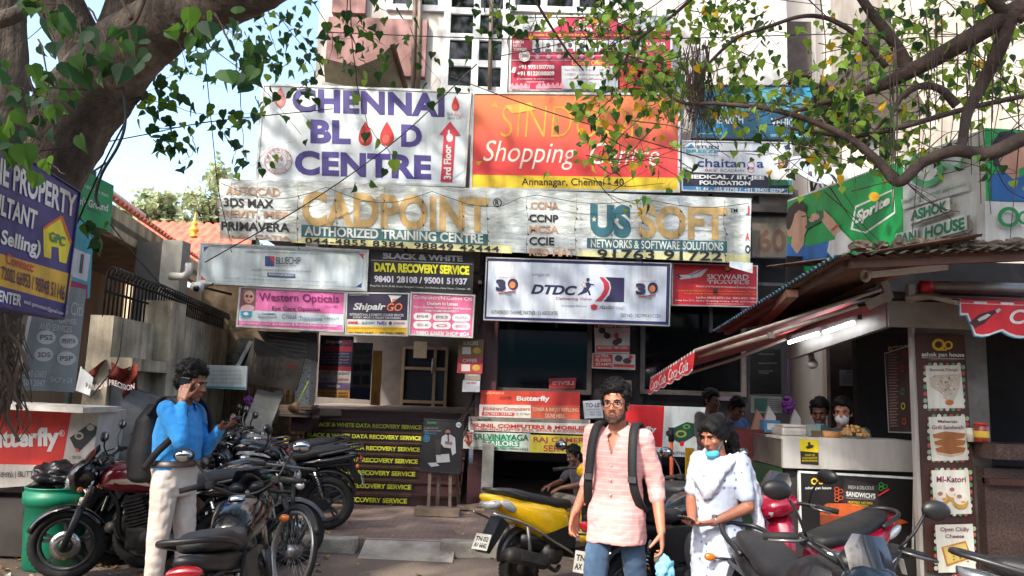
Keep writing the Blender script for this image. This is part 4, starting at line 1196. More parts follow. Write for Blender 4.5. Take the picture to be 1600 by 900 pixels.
# appliance cabinet
S=Sign('sign_cabinet','white display cabinet with a red appliance panel standing behind the green bin','cabinet',[(-80,626),(157,641),(139,752),(-80,768)],F((198,194,190),0.14),7.45,0.5,None)
S.poly([(-80,630),(112,643),(97,727),(-80,724)],F((206,44,34),0.12)).text('Butterfly',-32,671,93,709,WHITE,0.045,sk=-4).ringp(97,677,4,5,0.2,WHITE).text('R',95,674,99,680,WHITE)
S.poly([(109,684),(141,661),(152,667),(150,680),(124,706),(118,702)],F((26,44,40),0.2)).poly([(117,699),(124,702),(124,707),(119,706)],F((210,90,100),0.1)).ell(124,681,7,6,F((180,180,160),0.1)).ell(124,681,4,3,ink(50,50,46)).ell(142,668,6,5,F((180,180,160),0.1)).text('SPECTRA',114,712,128,717,ink(120,120,120))
S.text('அப்ளையன்சஸ் | BUTTERFLY APPLIANCES',-60,736,136,749,ink(40,38,40),0.008,sk=-3);CBT=S.done()
m_=MB().use(mat((190,186,180),0.6,0,0.2)).bar(P(-85,628,7.4),P(161,640,7.4),0.7,0.05);CBT.part(m_,'top_board')
m_=MB().use(mat((70,64,60),0.7,0,0.2));q=P(30,760,7.7);m_.box((q.x+0.1,7.75,q.z/2-0.03),(1.0,0.4,q.z-0.12));CBT.part(m_,'stand')
# grey steel cupboard behind
G0,G1=P(147,605,8.3),P(240,640,8.9)
T=Thing('steel_cupboard','grey steel cupboard with a worn white side behind the red and white cabinet','cupboard',(G0.x+0.4,8.6,PZH))
m_=MB().use(mat((112,114,116),0.5,0.3,0.25,5));m_.prism([V(G0.x+0.18,8.3,PZH),V(G0.x+1.0,8.75,PZH),V(G0.x+1.0,8.75,1.35),V(G0.x+0.18,8.3,1.66)],V(-0.15,0.5,0));T.part(m_,'door')
m_=MB().use(mat((190,188,182),0.6,0,0.3,7,streak=True));m_.prism([V(G0.x,8.26,PZH),V(G0.x+0.17,8.29,PZH),V(G0.x+0.17,8.29,1.68),V(G0.x,8.26,1.7)],V(-0.15,0.5,0));T.part(m_,'side_panel')
# crumpled vinyl over the cupboard
m_=MB().use(F((150,60,46),0.4),True);gg=[]
for i in range(13):
    for j in range(7):
        p=P(128+i*7.2,574+j*8+6*math.sin(i*0.9)+(6-abs(i-6))*-1.2,8.15+0.1*math.sin(i*1.3+j)+0.05*j);gg.append(p)
m_.add(gg,[(i*7+j,i*7+j+1,(i+1)*7+j+1,(i+1)*7+j)for i in range(12)for j in range(6)],True)
vs,fs,_=text_geo('PARRO & PRECISION',0.03);m_.use(F((206,190,186),0.1))
m_.add([P(134+76*u,606-9*v+4*math.sin(u*9),7.98+0.05*math.sin(u*8))for u,v in vs],fs,False)
m_.use(F((190,196,200),0.2));m_.add([P(118,610,8.1),P(126,572,8.2),P(146,590,8.15),P(140,618,8.05)],[(0,1,2,3)],True)
single(m_,'crumpled_banner','crumpled red and white vinyl banner thrown over the steel cupboard','banner')
# leaning boards under the optician sign
S=Sign('leaning_board','brown weathered pirate lettered board hanging tilted under the pink optician sign','board',[(397,527),(476,560),(463,611),(374,597)],F((62,55,48),0.35),11.6,0.04,None)
S.text('PIRATE',0,0,1,1,ink(36,32,28),0.03,q=q4(397,542,444,560,438,594,392,582)).text('Anti Piracy Inspection Institution',0,0,1,1,ink(40,36,32),0.02,q=q4(406,534,470,560,468,566,403,541)).text('by',449,578,457,590,ink(40,36,32),0.01).text('REGISTERED',0,0,1,1,F((150,50,44),0.2),0.01,q=q4(450,566,462,571,460,578,448,574));S.done()
S=Sign('leaning_board','dark grey board fixed crookedly between the pink optician sign and the pirate lettered board','board',[(402,517),(494,520),(496,566),(418,541)],F((58,54,52),0.25),11.75,0.04,None)
for i in range(5):S.line(420,524+i*6,480,532+i*6,1.2,ink(110,104,100))
S.done()
T=Thing('black_panel','black glass panel with an aluminium edge leaning against the wall under the pink sign','panel',P(370,578,11.9))
m_=MB().use(mat((18,20,24),0.25));m_.prism([P(376,528,11.9),P(349,580,11.8),P(376,582,11.8),P(402,530,11.9)],V(0,0.06,0));T.part(m_,'glass');m_=MB().use(ALU).bar(P(392,533,11.85),P(366,583,11.75),0.05,0.05);T.part(m_,'edge')
S=Sign('white_board','white hand written board with a teal lower edge behind the man on the phone','board',[(318,570),(386,572),(384,609),(316,606)],F((200,206,208),0.15),10.8,0.05,None)
S.rect(318,603,384,606,F((60,150,160),0.1),2)
for i in range(4):S.text('service entry',330,578+i*6,378,582+i*6,F((140,146,156),0.1),0)
S.done()
S=Sign('junction_box','pale steel box on the wall just left of the hand written board','box',[(253,582),(284,578),(284,640),(253,640)],F((176,164,148),0.2),10.6,0.3,None);S.done()
m_=MB().use(mat((150,148,140),0.6,0.1,0.25,5));m_.bar(P(418,612,11.8),P(376,725,11.3),0.30,0.05,(0,1,0.4));m_.bar(P(437,612,11.82),P(398,715,11.3),0.13,0.05,(0,1,0.4));single(m_,'leaning_plank','grey wooden plank pair leaning against the rusty grille beside the steps','plank')
m_=MB();c=P(388,626,11.0)
m_.use(mat((126,60,130),0.7,0,0.2),True)
for i in range(60):
    d=Vector((rng.gauss(0,1),rng.gauss(0,1),rng.gauss(0,1))).normalized();m_.ell(c+d*0.05,(0.022,0.022,0.022),None,6,4)
m_.tube([c+V(0,0,0.04),P(390,606,11.2)],0.004,4);single(m_,'pompom','purple pompom hanging beside the rusty grille','ornament')
m_=MB();c=P(1231,633,8.0);m_.use(mat((126,60,150),0.7,0,0.2),True)
for i in range(70):
    d=Vector((rng.gauss(0,1),rng.gauss(0,1),rng.gauss(0,1))).normalized();m_.ell(c+V(d.x*0.05,d.y*.05,d.z*.075),(0.022,0.022,0.022),None,6,4)
m_.tube([c+V(0,0,0.05),P(1231,560,8.05)],0.004,4);single(m_,'pompom','purple flower ball hanging over the food counter','ornament')
# broom leaning by the marble pillar
m_=MB().use(mat((170,190,60),0.5),True);a,b=P(482,596,11.5),P(466,628,11.3);m_.tube([a,b],0.012,6);m_.use(mat((150,120,84),0.9));m_.tube([b,P(458,640,11.2)],[0.02,0.09],8);single(m_,'broom','green handled broom leaning on the marble pillar at the top of the steps','broom')
m_=MB()
for i in range(5):m_.use(mat((90+16*i,80+12*i,72+10*i),0.8));q=P(456,636,11.9);m_.box((q.x+rng.uniform(-.05,.05),q.y,q.z-0.12+i*0.035),(0.62,0.4,0.03),Euler((0,rng.uniform(-.03,.03),rng.uniform(-.1,.1))))
single(m_,'paper_stack','stack of old papers and boards on the step end below the marble pillar','stack')
m_=MB().use(mat((220,170,30),0.5),True);q=P(446,706,10.9);m_.cyl((q.x,q.y,0.15),(q.x,q.y,P(446,681,10.9).z),0.035,10);single(m_,'bollard','short yellow post standing in front of the granite steps','post')
# green bin and the bag on it
bc=PZ(80,884,0.01);bc=V(bc.x,bc.y,0)
T=Thing('dustbin','dented green plastic drum bin standing on the dirt at the left kerb','bin',bc)
gm=mat((10,122,92),0.42,0,0.16,7);m_=MB().use(gm,True)
m_.lathe(bc,(0,0,1),[(0.0,0.0),(0.225,0.0),(0.235,0.02),(0.25,0.3),(0.252,0.31),(0.262,0.56),(0.285,0.57),(0.288,0.66),(0.272,0.665),(0.275,0.7),(0.282,0.705),(0.28,0.715),(0.265,0.715),(0.255,0.6),(0.22,0.05),(0.0,0.05)],40)
T.part(m_,'drum')
for sgn in(-1,1):
    m_=MB().use(mat((24,26,26),0.5),True);h=bc+V(sgn*0.27-(0.02 if sgn>0 else-.06),-0.1 if sgn<0 else-.02,0.47);m_.torus(h,(0.5*sgn,-1,0),0.045,0.014,16,6);m_.box(h+V(0,0.03,0.05),(0.09,0.04,0.06));T.part(m_,'handle')
def crumple(c,r,seed,amp=0.35,det=3.0,m=None,sub=4):
    bm=bmesh.new();bmesh.ops.create_icosphere(bm,subdivisions=sub,radius=1)
    for v in bm.verts:
        d=v.co.normalized();n=noise.multi_fractal(d*det+Vector((seed,seed*2,0)),1.0,2.0,4)if False else noise.noise(d*det+Vector((seed,3*seed,1)))+0.5*noise.noise(d*det*2.3+Vector((seed,1,seed)))
        v.co=Vector(c)+Vector((d.x*r[0],d.y*r[1],d.z*r[2]))*(1+amp*n)
    mb=MB().use(m);bm.verts.index_update()
    mb.add([v.co for v in bm.verts],[[v.index for v in f.verts]for f in bm.faces],sub>3);bm.free()
    return mb
m_=crumple(bc+V(0.0,0,0.78),(0.21,0.2,0.13),2.3,0.5,2.6,mat((26,26,30),0.35));single(m_,'garbage_bag','black plastic bag of rubbish bulging out of the green bin','bag')
m_=crumple(bc+V(0.19,-0.1,0.73),(0.09,0.07,0.035),5.1,0.5,3,mat((196,190,178),0.5));m_.use(mat((210,210,206),0.5),True).tube([bc+V(0.24,-.1,.74),bc+V(0.36,-0.12,0.76),bc+V(0.4,-0.12,.75)],0.012,6).tube([bc+V(0.26,-.12,.74),bc+V(0.33,-0.14,0.66),bc+V(0.34,-0.14,0.5)],0.008,6);single(m_,'plastic_waste','pale crumpled plastic and straps spilling over the rim of the green bin','rubbish')
# cctv camera
T=Thing('security_camera','small white security camera at the left end of the pale investment sign','camera',P(310,450,11.2))
m_=MB().use(mat((214,214,210),0.4),True).cyl(P(303,449,11.15),P(313,449,11.1),0.075,14);T.part(m_,'body');m_=MB().use(mat((20,20,24),0.15),True).ell(P(307,451,11.05),(0.045,0.04,0.045));T.part(m_,'lens');m_=MB().use(DKFRAME).bar(P(312,448,11.2),P(362,460,11.6),0.03,0.03).bar(P(320,449,11.2),P(348,438,11.3),.025,.025);T.part(m_,'bracket')

# drum and poles behind the walking pair
T=Thing('waste_drum','dark grey wheeled waste drum behind the woman','bin',PZ(1062,862,PZH))
c=T.loc;m_=MB().use(mat((52,54,58),0.5,0,0.2,6),True);m_.lathe(c,(0,0,1),[(0,0),(0.17,0),(0.2,0.05),(0.23,0.6),(0.245,0.62),(0.245,0.66),(0.2,0.7),(0,0.71)],24);T.part(m_,'drum')
m_=MB().use(mat((196,200,204),0.5)).box(c+V(0.1,-0.235,0.4),(0.06,0.01,0.06));T.part(m_,'sticker')
m_=MB().use(mat((226,96,40),0.5),True);a=P(1050,760,9.4);b=P(1049,690,9.4);m_.tube([V(a.x,a.y,PZH),b],0.022,8);m_.use(mat((30,30,32),0.5),True).tube([b,P(1049,668,9.4)],0.035,8);single(m_,'barrier_pole','orange pole with a black grip standing behind the man in pink','pole')
T=Thing('barrier_post','pair of yellow steel posts standing behind the woman','post',V(P(1077,740,9.6).x,9.6,PZH))
for px_ in(1074,1081):m_=MB().use(mat((222,172,30),0.5,0,0.2));a=P(px_,740,9.6);m_.bar((a.x,a.y,PZH),(a.x,a.y,P(px_,700,9.6).z),0.045,0.045);T.part(m_,'post')
# ================================================================== food stall at the right
STEEL=mat((198,194,188),0.42,0.4,0.15,6,streak=True);STEELD=mat((120,116,110),0.4,0.6,0.25,5)
BROWN=mat((74,52,46),0.5,0,0.15,4)
def m_gran2(nt,b):
    n=tex(nt,'Noise',60,4);n2=tex(nt,'Noise',2.4,6,mscale=(1,1,2.5));
    c=ramp_of(nt,n.outputs[0],[(0.35,rgb(52,44,42)),(0.62,rgb(96,78,72)),(0.8,rgb(140,116,106))])
    d=ramp_of(nt,n2.outputs[0],[(0.35,(0.6,0.58,0.58,1)),(0.65,(1,0.96,0.92,1))])
    nt.links.new(mixc(nt,1,c,d,'MULTIPLY'),b.inputs['Base Color']);b.inputs['Roughness'].default_value=0.3
GR2=node_mat('gran2',m_gran2)
SY=6.9
ST=Thing('food_stall','corner food stall with a steel counter, brown granite sides and a tin roof','stall',(3.6,7.2,0))
cc=P(1223,682,SY);cz1=cc.z;cz0=P(1223,731,SY).z
ce=P(1432,692,SY)
m_=MB().use(STEEL)
m_.box(((cc.x+ce.x)/2,SY+0.02,(cz0+cz1)/2),(ce.x-cc.x,0.04,cz1-cz0))
m_.box(((cc.x+ce.x)/2,SY+0.22,cz1-0.012),(ce.x-cc.x+.02,0.42,0.022))
m_.use(STEELD).box((cc.x+0.02,SY+0.62,(cz0+cz1)/2-.004),(0.036,1.16,cz1-cz0-.01));m_.use(mat((96,34,34),0.5)).box((cc.x-0.02,SY+1.3,(cz0+cz1)/2),(0.3,0.9,cz1-cz0+.04))
ST.part(m_,'counter')
m_=MB().use(mat((40,38,38),0.6));m_.box(((cc.x+ce.x)/2+0.02,SY+0.25,cz0/2),(ce.x-cc.x-0.04,0.36,cz0));m_.use(mat((30,64,40),0.4)).box((cc.x+.012,SY+0.63,cz0/2),(0.03,1.1,cz0-0.02));ST.part(m_,'counter_base')
# pillar with menu board
PYY=6.45
pa,pb=P(1430,522,PYY),P(1512,524,PYY)
m_=MB().use(STEELD);m_.box((pa.x+0.3,PYY+0.05,1.3),(0.58,0.08,2.6));m_.use(STEEL).box((pa.x-.01,PYY+0.04,1.3),(0.03,0.06,2.6));ST.part(m_,'pillar')
# right granite wall, shelf and dark hatch
gx0=P(1536,700,6.35).x
m_=MB().use(GR2)
zsh=P(1560,692,6.35).z
m_.box((gx0+1.5,6.5,zsh/2-0.1),(3.0,0.3,zsh-0.2));m_.box((gx0+1.5,6.36,zsh-0.06),(3.04,0.4,0.12));m_.use(mat((70,44,40),0.35)).box((gx0+1.5,6.33,zsh-0.3),(3.0,0.1,0.05))
ST.part(m_,'granite_front')
m_=MB().use(mat((30,24,24),0.8));m_.box((gx0+1.6,8.2,1.6),(3.6,0.1,2.6));m_.box((gx0+1.2,7.9,2.8),(4.4,0.06,0.75));m_.use(mat((84,66,58),0.8,0,0.2)).box((P(1360,620,8.9).x,8.95,1.5),(P(1420,600,8.9).x-P(1296,600,8.9).x,0.1,2.8));m_.use(mat((22,24,24),0.7)).box((P(1368,620,8.85).x,8.86,1.5),(P(1390,600,8.8).x-P(1349,600,8.8).x,0.05,2.6));ST.part(m_,'back_wall')  # high dark panel is added to cover the sunlit gap under the roof
# fascia band
m_=MB().use(mat((150,146,140),0.5,0.2,0.15,4));fzb,fzt=P(1388,510,6.3).z,P(1388,470,6.3).z;fxx=P(1388,490,6.3).x
m_.box((fxx+1.8,6.32,(fzb+fzt)/2),(3.6,0.05,fzt-fzb))
L0,L1=P(1232,562,8.2),P(1388,510,6.3)
m_.use(mat((120,116,112),0.5,0.2,0.15,4)).prism([L1+V(-.003,0.026,0),L1+V(-.003,0.026,fzt-fzb),V(L0.x,L0.y,fzt),L0],V(0.05,0,0))
ST.part(m_,'fascia')
m_=MB().use(mat((60,56,54),0.8));m_.box((fxx+1.7,7.5,fzt+0.05),(3.7,2.4,0.06));ST.part(m_,'ceiling')
# corrugated roof
def corr(mb,a,b,up,pitch=0.075,amp=0.016,rows=3):
    d=b-a;L=d.length;n=int(L/pitch)*4;nn=d.cross(up).normalized()
    loops=[[a+d*(i/n)+up*(j/rows)+nn*amp*math.sin(i*math.pi/2)for i in range(n+1)]for j in range(rows+1)]
    mb.loft(loops,False,False)
RUST=mat((112,82,66),0.8,0.1,0.3,5);BLUEP=mat((84,122,140),0.7,0.1,0.5,4)
e0,e1=P(1118,519,8.4),P(1310,402,5.26);e2=P(1760,384,5.26)
m_=MB().use(RUST,True);up1=V(1.0,0,0.2);corr(m_,e0,e1,up1);m_.use(BLUEP,True);corr(m_,e0+V(-.03,0,0.01),e1+V(-.03,0,0.01),V(0.05,0,0.01),rows=1)
m_.use(RUST,True);corr(m_,e1+V(0.02,-.02,0),e2,V(0,1.6,0.2),0.1,0.011);m_.use(mat((96,92,86),.8,.1,.4,5),True);corr(m_,e1+V(0.02,-0.06,0.01),e2+V(0,-.04,0.01),V(0,0.08,0.012),0.1,0.011,1)
ST.part(m_,'roof')
m_=MB().use(mat((92,66,56),0.8,0,0.2));o=V(0.12,0.1,-0.03);m_.bar(e0+V(0.12,0,0.0),e1+V(0.1,.1,-.02),0.05,0.05);m_.bar(e1+V(0.1,.06,-.04),e2+V(0,.06,-.04),0.05,0.05)
m_.bar(P(1232,455,7.0),P(1300,420,6.0),0.05,0.05);m_.use(mat((150,110,90),0.7,0,0.2)).bar(e0+V(0.35,-.5,0.07),P(1238,458,6.2),0.09,0.06);m_.bar(V(e1.x+.8,5.5,2.75),V(e1.x+.8,8.0,2.62),0.06,0.06);ST.part(m_,'roof_beam')
for i in range(9):
    px_=1350+i*30
    c=P(px_,388,5.36);mm=crumple(c+V(0,0.03,0.02),(rng.uniform(.05,.11),0.06,rng.uniform(.03,.06)),i*1.7,0.5,2,mat((118,104,92),0.9,0,0.3,9),3)
    single(mm,'stone',f'{("small grey", "flat brown", "rough", "rounded", "jagged", "long", "squat", "pale", "dark")[i]} stone weighing down the front tin roof','stone','stones on the tin roof')
# tube lights
EM=node_mat('tube',lambda nt,b:(b.inputs['Emission Color'].__setattr__('default_value',(0.93,0.97,1,1)),b.inputs['Emission Strength'].__setattr__('default_value',7.0)))
T=Thing('tube_light','lit double fluorescent tube fixed to the slanting side fascia over the counter','light',P(1286,522,7.2))
m_=MB().use(EM,True).tube([P(1233,535,7.9),P(1278,521,7.25)],0.018,8);T.part(m_,'tube');m_=MB().use(EM,True).tube([P(1288,519,7.15),P(1333,504,6.65)],0.018,8);T.part(m_,'tube')
m_=MB().use(mat((60,60,60),0.5)).bar(P(1231,531,7.95)+V(.03,0,.02),P(1338,499,6.6)+V(.03,0,.02),0.04,0.04);T.part(m_,'holder')
T=Thing('tube_light','unlit white tube fitting under the front edge of the tin roof','light',P(1400,428,5.6));m_=MB().use(mat((200,196,190),0.4),True);m_.bar(P(1356,430,5.7),P(1481,417,5.5),0.05,0.04);T.part(m_,'tube');m_=MB().use(mat((170,166,160),0.5),True).torus(P(1353,430,5.68),(1,0.3,0),0.04,0.014,14,6);T.part(m_,'clip')
# sprite board and shop name
GRN=F((0,158,76),0.12);WHB=F((202,206,206),0.14)
S=Sign('fascia_board','green and white stall board above the tin roof with raised green shop letters','sign',[(1230,314),(1538,202),(1540,378),(1230,428)],GRN,[8.2,5.4,5.4,8.2],0.1,None)
S.poly([(1411,249),(1538,203),(1539,378),(1412,398)],WHB)
S.line(1231,314,1538,203,2.5,F((214,216,214),0.1))
Z8=(1000,260,3)
S.win=Z8
gl=F((52,182,110),0.1)
S.poly([(1010,186),(1190,105),(1198,220),(1060,315),(988,296)],WHITE).poly([(1016,194),(1182,116),(1188,216),(1058,306),(1000,290)],F((0,140,70),0.1)).ell(1100,142,26,22,F((226,192,40),0.1)).ell(1105,138,16,12,F((236,170,40),0.1))
S.text('Sprite',0,0,1,1,WHITE,0.045,0.15,q=[(1018,212),(1172,132),(1180,186),(1010,290)])
skf=ink(206,160,136);bl=F((20,104,180),0.15)
S.poly([(690,366),(720,360),(800,372),(890,350),(906,400),(880,425),(700,500),(690,500)],bl).poly([(890,350),(950,335),(1005,355),(985,412),(900,420),(880,400)],F((214,214,212),0.1))
S.poly([(700,300),(716,330),(712,372),(740,410),(770,370),(776,330)],skf).poly([(722,195),(760,186),(786,230),(790,290),(770,335),(735,345),(705,320),(700,250)],skf).ell(706,310,12,20,skf)
S.poly([(690,240),(700,196),(730,168),(764,160),(786,186),(778,215),(750,205),(730,225),(718,270),(704,300),(692,290)],BLACK).line(762,236,784,232,6,ink(60,40,36))
S.poly([(926,340),(860,260),(846,225),(868,205),(910,245),(950,300),(1000,350),(960,400)],skf).poly([(926,318),(950,300),(1005,355),(985,412),(900,420)],F((214,214,212),0.1)).poly([(778,285),(800,262),(836,210),(866,206),(868,238),(850,262),(812,280),(790,296)],F((20,100,56),0.25)).ell(828,236,20,16,skf).ell(812,252,14,10,skf).line(905,300,940,270,8,F((170,80,50),0.1))
S.win=(1300,180,4)
gw=F((70,160,104),0.12)
S.ringp(600,340,112,112,0.36,gw,36).ringp(770,265,78,80,0.36,F((120,184,150),0.12),30)
S.poly([(446,530),(850,410),(880,470),(460,590)],F((190,194,192),0.1)).text('அசோக் பான் ஹவுஸ்',0,0,1,1,F((60,130,96),0.1),0.0,q=[(458,530),(856,420),(858,448),(460,562)])
gt=F((14,128,90),0.12)
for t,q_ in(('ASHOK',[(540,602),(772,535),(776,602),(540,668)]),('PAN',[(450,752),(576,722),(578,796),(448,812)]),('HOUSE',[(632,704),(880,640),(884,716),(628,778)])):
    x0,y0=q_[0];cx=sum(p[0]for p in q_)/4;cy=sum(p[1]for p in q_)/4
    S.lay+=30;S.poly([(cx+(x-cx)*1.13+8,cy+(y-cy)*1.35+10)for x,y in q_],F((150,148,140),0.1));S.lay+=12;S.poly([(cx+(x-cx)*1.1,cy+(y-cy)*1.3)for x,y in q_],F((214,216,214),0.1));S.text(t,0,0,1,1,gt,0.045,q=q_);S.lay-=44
S.done()
S=Sign('fascia_board','front stall board of a man in blue above a pair of green rings','sign',[(1538,200),(1700,208),(1700,384),(1540,378)],WHB,[5.38,5.38,5.38,5.38],0.1,None,win=(0,0,1))
S.poly([(1538,200),(1700,208),(1700,320),(1540,314)],GRN)
S.poly([(1549,225),(1562,206),(1580,204),(1600,214),(1600,232),(1586,226),(1570,240),(1564,262),(1552,260)],BLACK).poly([(1560,250),(1570,234),(1588,226),(1620,226),(1622,260),(1596,262),(1578,274),(1564,262)],ink(196,150,126)).poly([(1566,258),(1580,268),(1592,256),(1590,292),(1572,286)],ink(190,140,118)).poly([(1546,278),(1564,264),(1582,280),(1640,262),(1700,280),(1700,318),(1548,314)],F((20,90,160),0.15))
S.lay+=30;S.ringp(1571,341,17,16,0.36,F((20,130,70),0.1)).ringp(1596,342,11,11,0.36,F((20,130,70),0.1));S.done()
# awnings
RA=mat((150,34,42),0.7,0,0.15,3);RB_=F((206,34,44),0.1)
T=Thing('awning','long red awning folded out to the left over the counter with a lettered scalloped valance','awning',P(1200,530,7.6))
n0,n1,f0,f1=P(1086,548,7.0),P(1378,452,6.2),P(1016,592,9.2),P(1226,530,8.7)
m_=MB().use(RA);m_.prism([n0,n1,f1,f0],V(0,0,0.012));T.part(m_,'fabric')
m_=MB().use(mat((196,184,172),0.4,0.4,0.15),True)
m_.tube([n0+V(0.05,0.1,-0.04),P(1205,524,6.6),P(1212,520,6.55),P(1340,478,6.25)],0.02,8).tube([n0,n1],0.016,8);T.part(m_,'arm');m_=MB().use(mat((196,184,172),0.4,0.4,0.15),True);m_.tube([f0+V(.1,0,-.04),P(1150,560,8.4),P(1228,530,8.0)],0.018,8);T.part(m_,'arm')
m_=MB().use(mat((170,164,156),0.5,0.5,0.2));m_.bar(P(1378,440,6.25),P(1388,468,6.25),0.08,0.06);m_.bar(P(1355,478,6.3),P(1390,462,6.2),0.06,0.07);T.part(m_,'bracket');m_=MB().use(mat((170,164,156),0.5,0.5,0.2)).box(P(1205,524,6.58),(0.05,0.05,0.05));T.part(m_,'elbow_joint')
m_=MB().use(RB_,True);N=36;top=[n0+(f0-n0)*(i/N)for i in range(N+1)]
bot=[p+V(-0.02,0,-0.17-0.025*abs(math.sin(i*math.pi/6)))for i,p in enumerate(top)]
m_.loft([top,bot],False,False);m_.use(WHITE);
for i in range(0,N,2):m_.poly([top[i]+V(-.004,0,0.012),top[i+1]+V(-.004,0,0.012),top[i+1]+V(-.006,0,-.016),top[i]+V(-.006,0,-.016)])
vs,fs,_=text_geo('Coca-Cola  Coca-Cola',0.01,0.3)
d_=(n0-f0)
m_.add([f0+d_*(0.06+0.86*u)+V(-0.022-0.0*v,0,-0.155+0.11*v)for u,v in vs],fs,False);m_.use(F((190,196,200),.1),True).tube([b_+V(-.003,0,0)for b_ in bot],0.006,4);T.part(m_,'valance')
T=Thing('awning','front red awning with a big scalloped soft drink valance at the right edge','awning',P(1550,480,5.9))
v0=P(1500,470,5.75);VW=2.4
N=48;sc=VW/6
top=[v0+V(VW*i/N,0,0)for i in range(N+1)]
def scal(i):
    t=(i/N*VW)/0.29
    return-0.2-0.055*(abs(math.sin(math.pi*t))**0.8)*(1 if t>0.0 else 0)
bot=[p+V(0,0,scal(i)if i>1 else-0.1)for i,p in enumerate(top)]
m_=MB().use(mat((60,130,160),0.6));m_.loft([[p+V(-.008,0.004,0)for p in top],[p+V(-.008,.004,-.014)for p in bot]],False,False);m_.use(WHITE);m_.loft([[p+V(0,0.002,0)for p in top],[p+V(0,0.002,-0.006)for p in bot]],False,False)
m_.use(RB_);m_.loft([[p+V(0.006,0,-.02)for p in top],[p+V(0.006,0,0.01)for p in bot]],False,False)
for i in range(0,N,4):m_.use(RB_).poly([top[i]+V(0,-.003,0.008),top[min(N,i+2)]+V(0,-.003,0.008),top[min(N,i+2)]+V(0,-.003,-.014),top[i]+V(0,-.003,-.014)])
vs,fs,_=text_geo('Coca-Cola',0.02,0.3);m_.use(WHITE).add([v0+V(0.36+0.75*u,-0.004,-0.16+0.11*v)for u,v in vs],fs,False)
m_.use(F((70,24,26),.2));bt_=[(0.06,-.16),(0.1,-.2),(0.17,-.165),(0.235,-.1),(0.275,-.075),(0.3,-.06),(0.285,-.045),(0.25,-.06),(0.2,-.075),(0.13,-.1)]
m_.poly([v0+V(a,-.004,b)for a,b in bt_]);m_.use(F((196,190,188),.1));m_.poly([v0+V(a,-.007,b)for a,b in[(0.13,-.15),(0.18,-.13),(0.22,-.1),(0.2,-.09),(0.15,-.115),(.12,-.135)]]);m_.poly([v0+V(a,-.007,b)for a,b in[(0.27,-.085),(0.3,-.06),(0.285,-.045),(0.255,-.065)]])
T.part(m_,'valance');m_=MB().use(RA).prism([v0,v0+V(VW,0,0),v0+V(VW,0.8,0.16),v0+V(0,0.8,0.16)],V(0,0,0.01));T.part(m_,'fabric')
m_=MB().use(mat((170,160,150),0.45,0.4,0.2),True);m_.tube([P(1415,466,6.2),P(1455,462,6.15),P(1500,472,5.8)],0.03,8);T.part(m_,'arm');m_=MB().use(mat((170,160,150),0.45,0.4,0.2),True);m_.tube([P(1455,448,6.2),P(1620,452,6.2)],0.05,10);m_.bar(P(1422,445,6.2),P(1422,472,6.2),0.06,0.05);m_.use(RB_,True).tube([P(1438,448,6.19),P(1455,449,6.19)],0.053,10);T.part(m_,'roller')
# counter poster
S=Sign('counter_poster','black sandwich poster in a white frame on the stall counter front','poster',[(370,490),(824,516),(818,800),(376,760)],ink(30,27,28),SY+0.02,0.03,WHITE,0.018,0.004,win=(1100,540,2.5))
oy=ink(226,190,30)
S.ringp(431,530,13,13,0.4,oy).ringp(456,532,10,10,0.4,oy).text('ashok pan house',394,550,496,564,WHITE,0.015)
S.poly([(550,520),(680,545),(684,640),(536,610)],ink(50,46,48)).text('FRESH & DELICIOUS',562,546,662,560,F((190,190,190),.1),0.01,sk=3).poly([(546,564),(672,574),(672,606),(544,596)],ink(64,60,62)).text('SANDWICH\'S',554,568,668,588,WHITE,0.035,sk=10).text('PUNJAB SPICED INDIVIDUAL',556,592,664,599,F((170,170,170),.1),0,sk=6).text('VEGETABLE · HOT DOG',560,606,656,615,oy,0.01,sk=5).text('(CHEESE ROLL)',576,618,640,626,oy,0.01,sk=4)
S.poly([(452,636),(480,616),(580,616),(690,650),(800,690),(760,700),(560,690),(452,690)],F((206,96,44),0.35)).poly([(452,660),(690,675),(690,700),(452,700)],F((150,70,34),0.3))
for x,y,c in((522,568,(206,80,40)),(522,594,(200,90,44)),(694,550,(60,150,60))):
    for k in range(3):S.ringp(x+11*math.cos(k*2.1),y+9*math.sin(k*2.1),10,9,0.35,F(c,.2),12)
S.line(676,586,720,560,7,F((200,50,50),.1));S.done()
S=Sign('safety_sign','yellow and black hand sanitiser notice on the steel counter front','sign',[(374,364),(446,370),(448,466),(378,462)],ink(216,196,20),SY-0.004,0.004,None,win=(1100,540,2.5))
S.poly([(376,412),(447,418),(448,466),(378,462)],ink(40,38,22));S.text('PLEASE USE',394,424,432,431,ink(216,196,20),0.01).text('HAND SANITIZER',384,435,442,442,ink(216,196,20),0.01).text('BEFORE ENTERING',383,446,443,453,ink(216,196,20),0.01).poly([(396,396),(412,386),(430,390),(424,400),(404,404)],ink(40,38,22)).poly([(404,378),(414,376),(416,386),(406,388)],ink(40,38,22));S.done()
S=Sign('safety_sign','narrow yellow and black notice on the left end of the counter','sign',[(219,354),(238,357),(236,452),(219,446)],ink(70,62,24),[7.6,7.4,7.4,7.6],0.01,None,win=(1100,540,2.5))
S.poly([(221,360),(236,362),(235,376),(221,374)],ink(216,196,20)).poly([(221,402),(236,404),(235,412),(221,410)],ink(216,196,20));S.done()
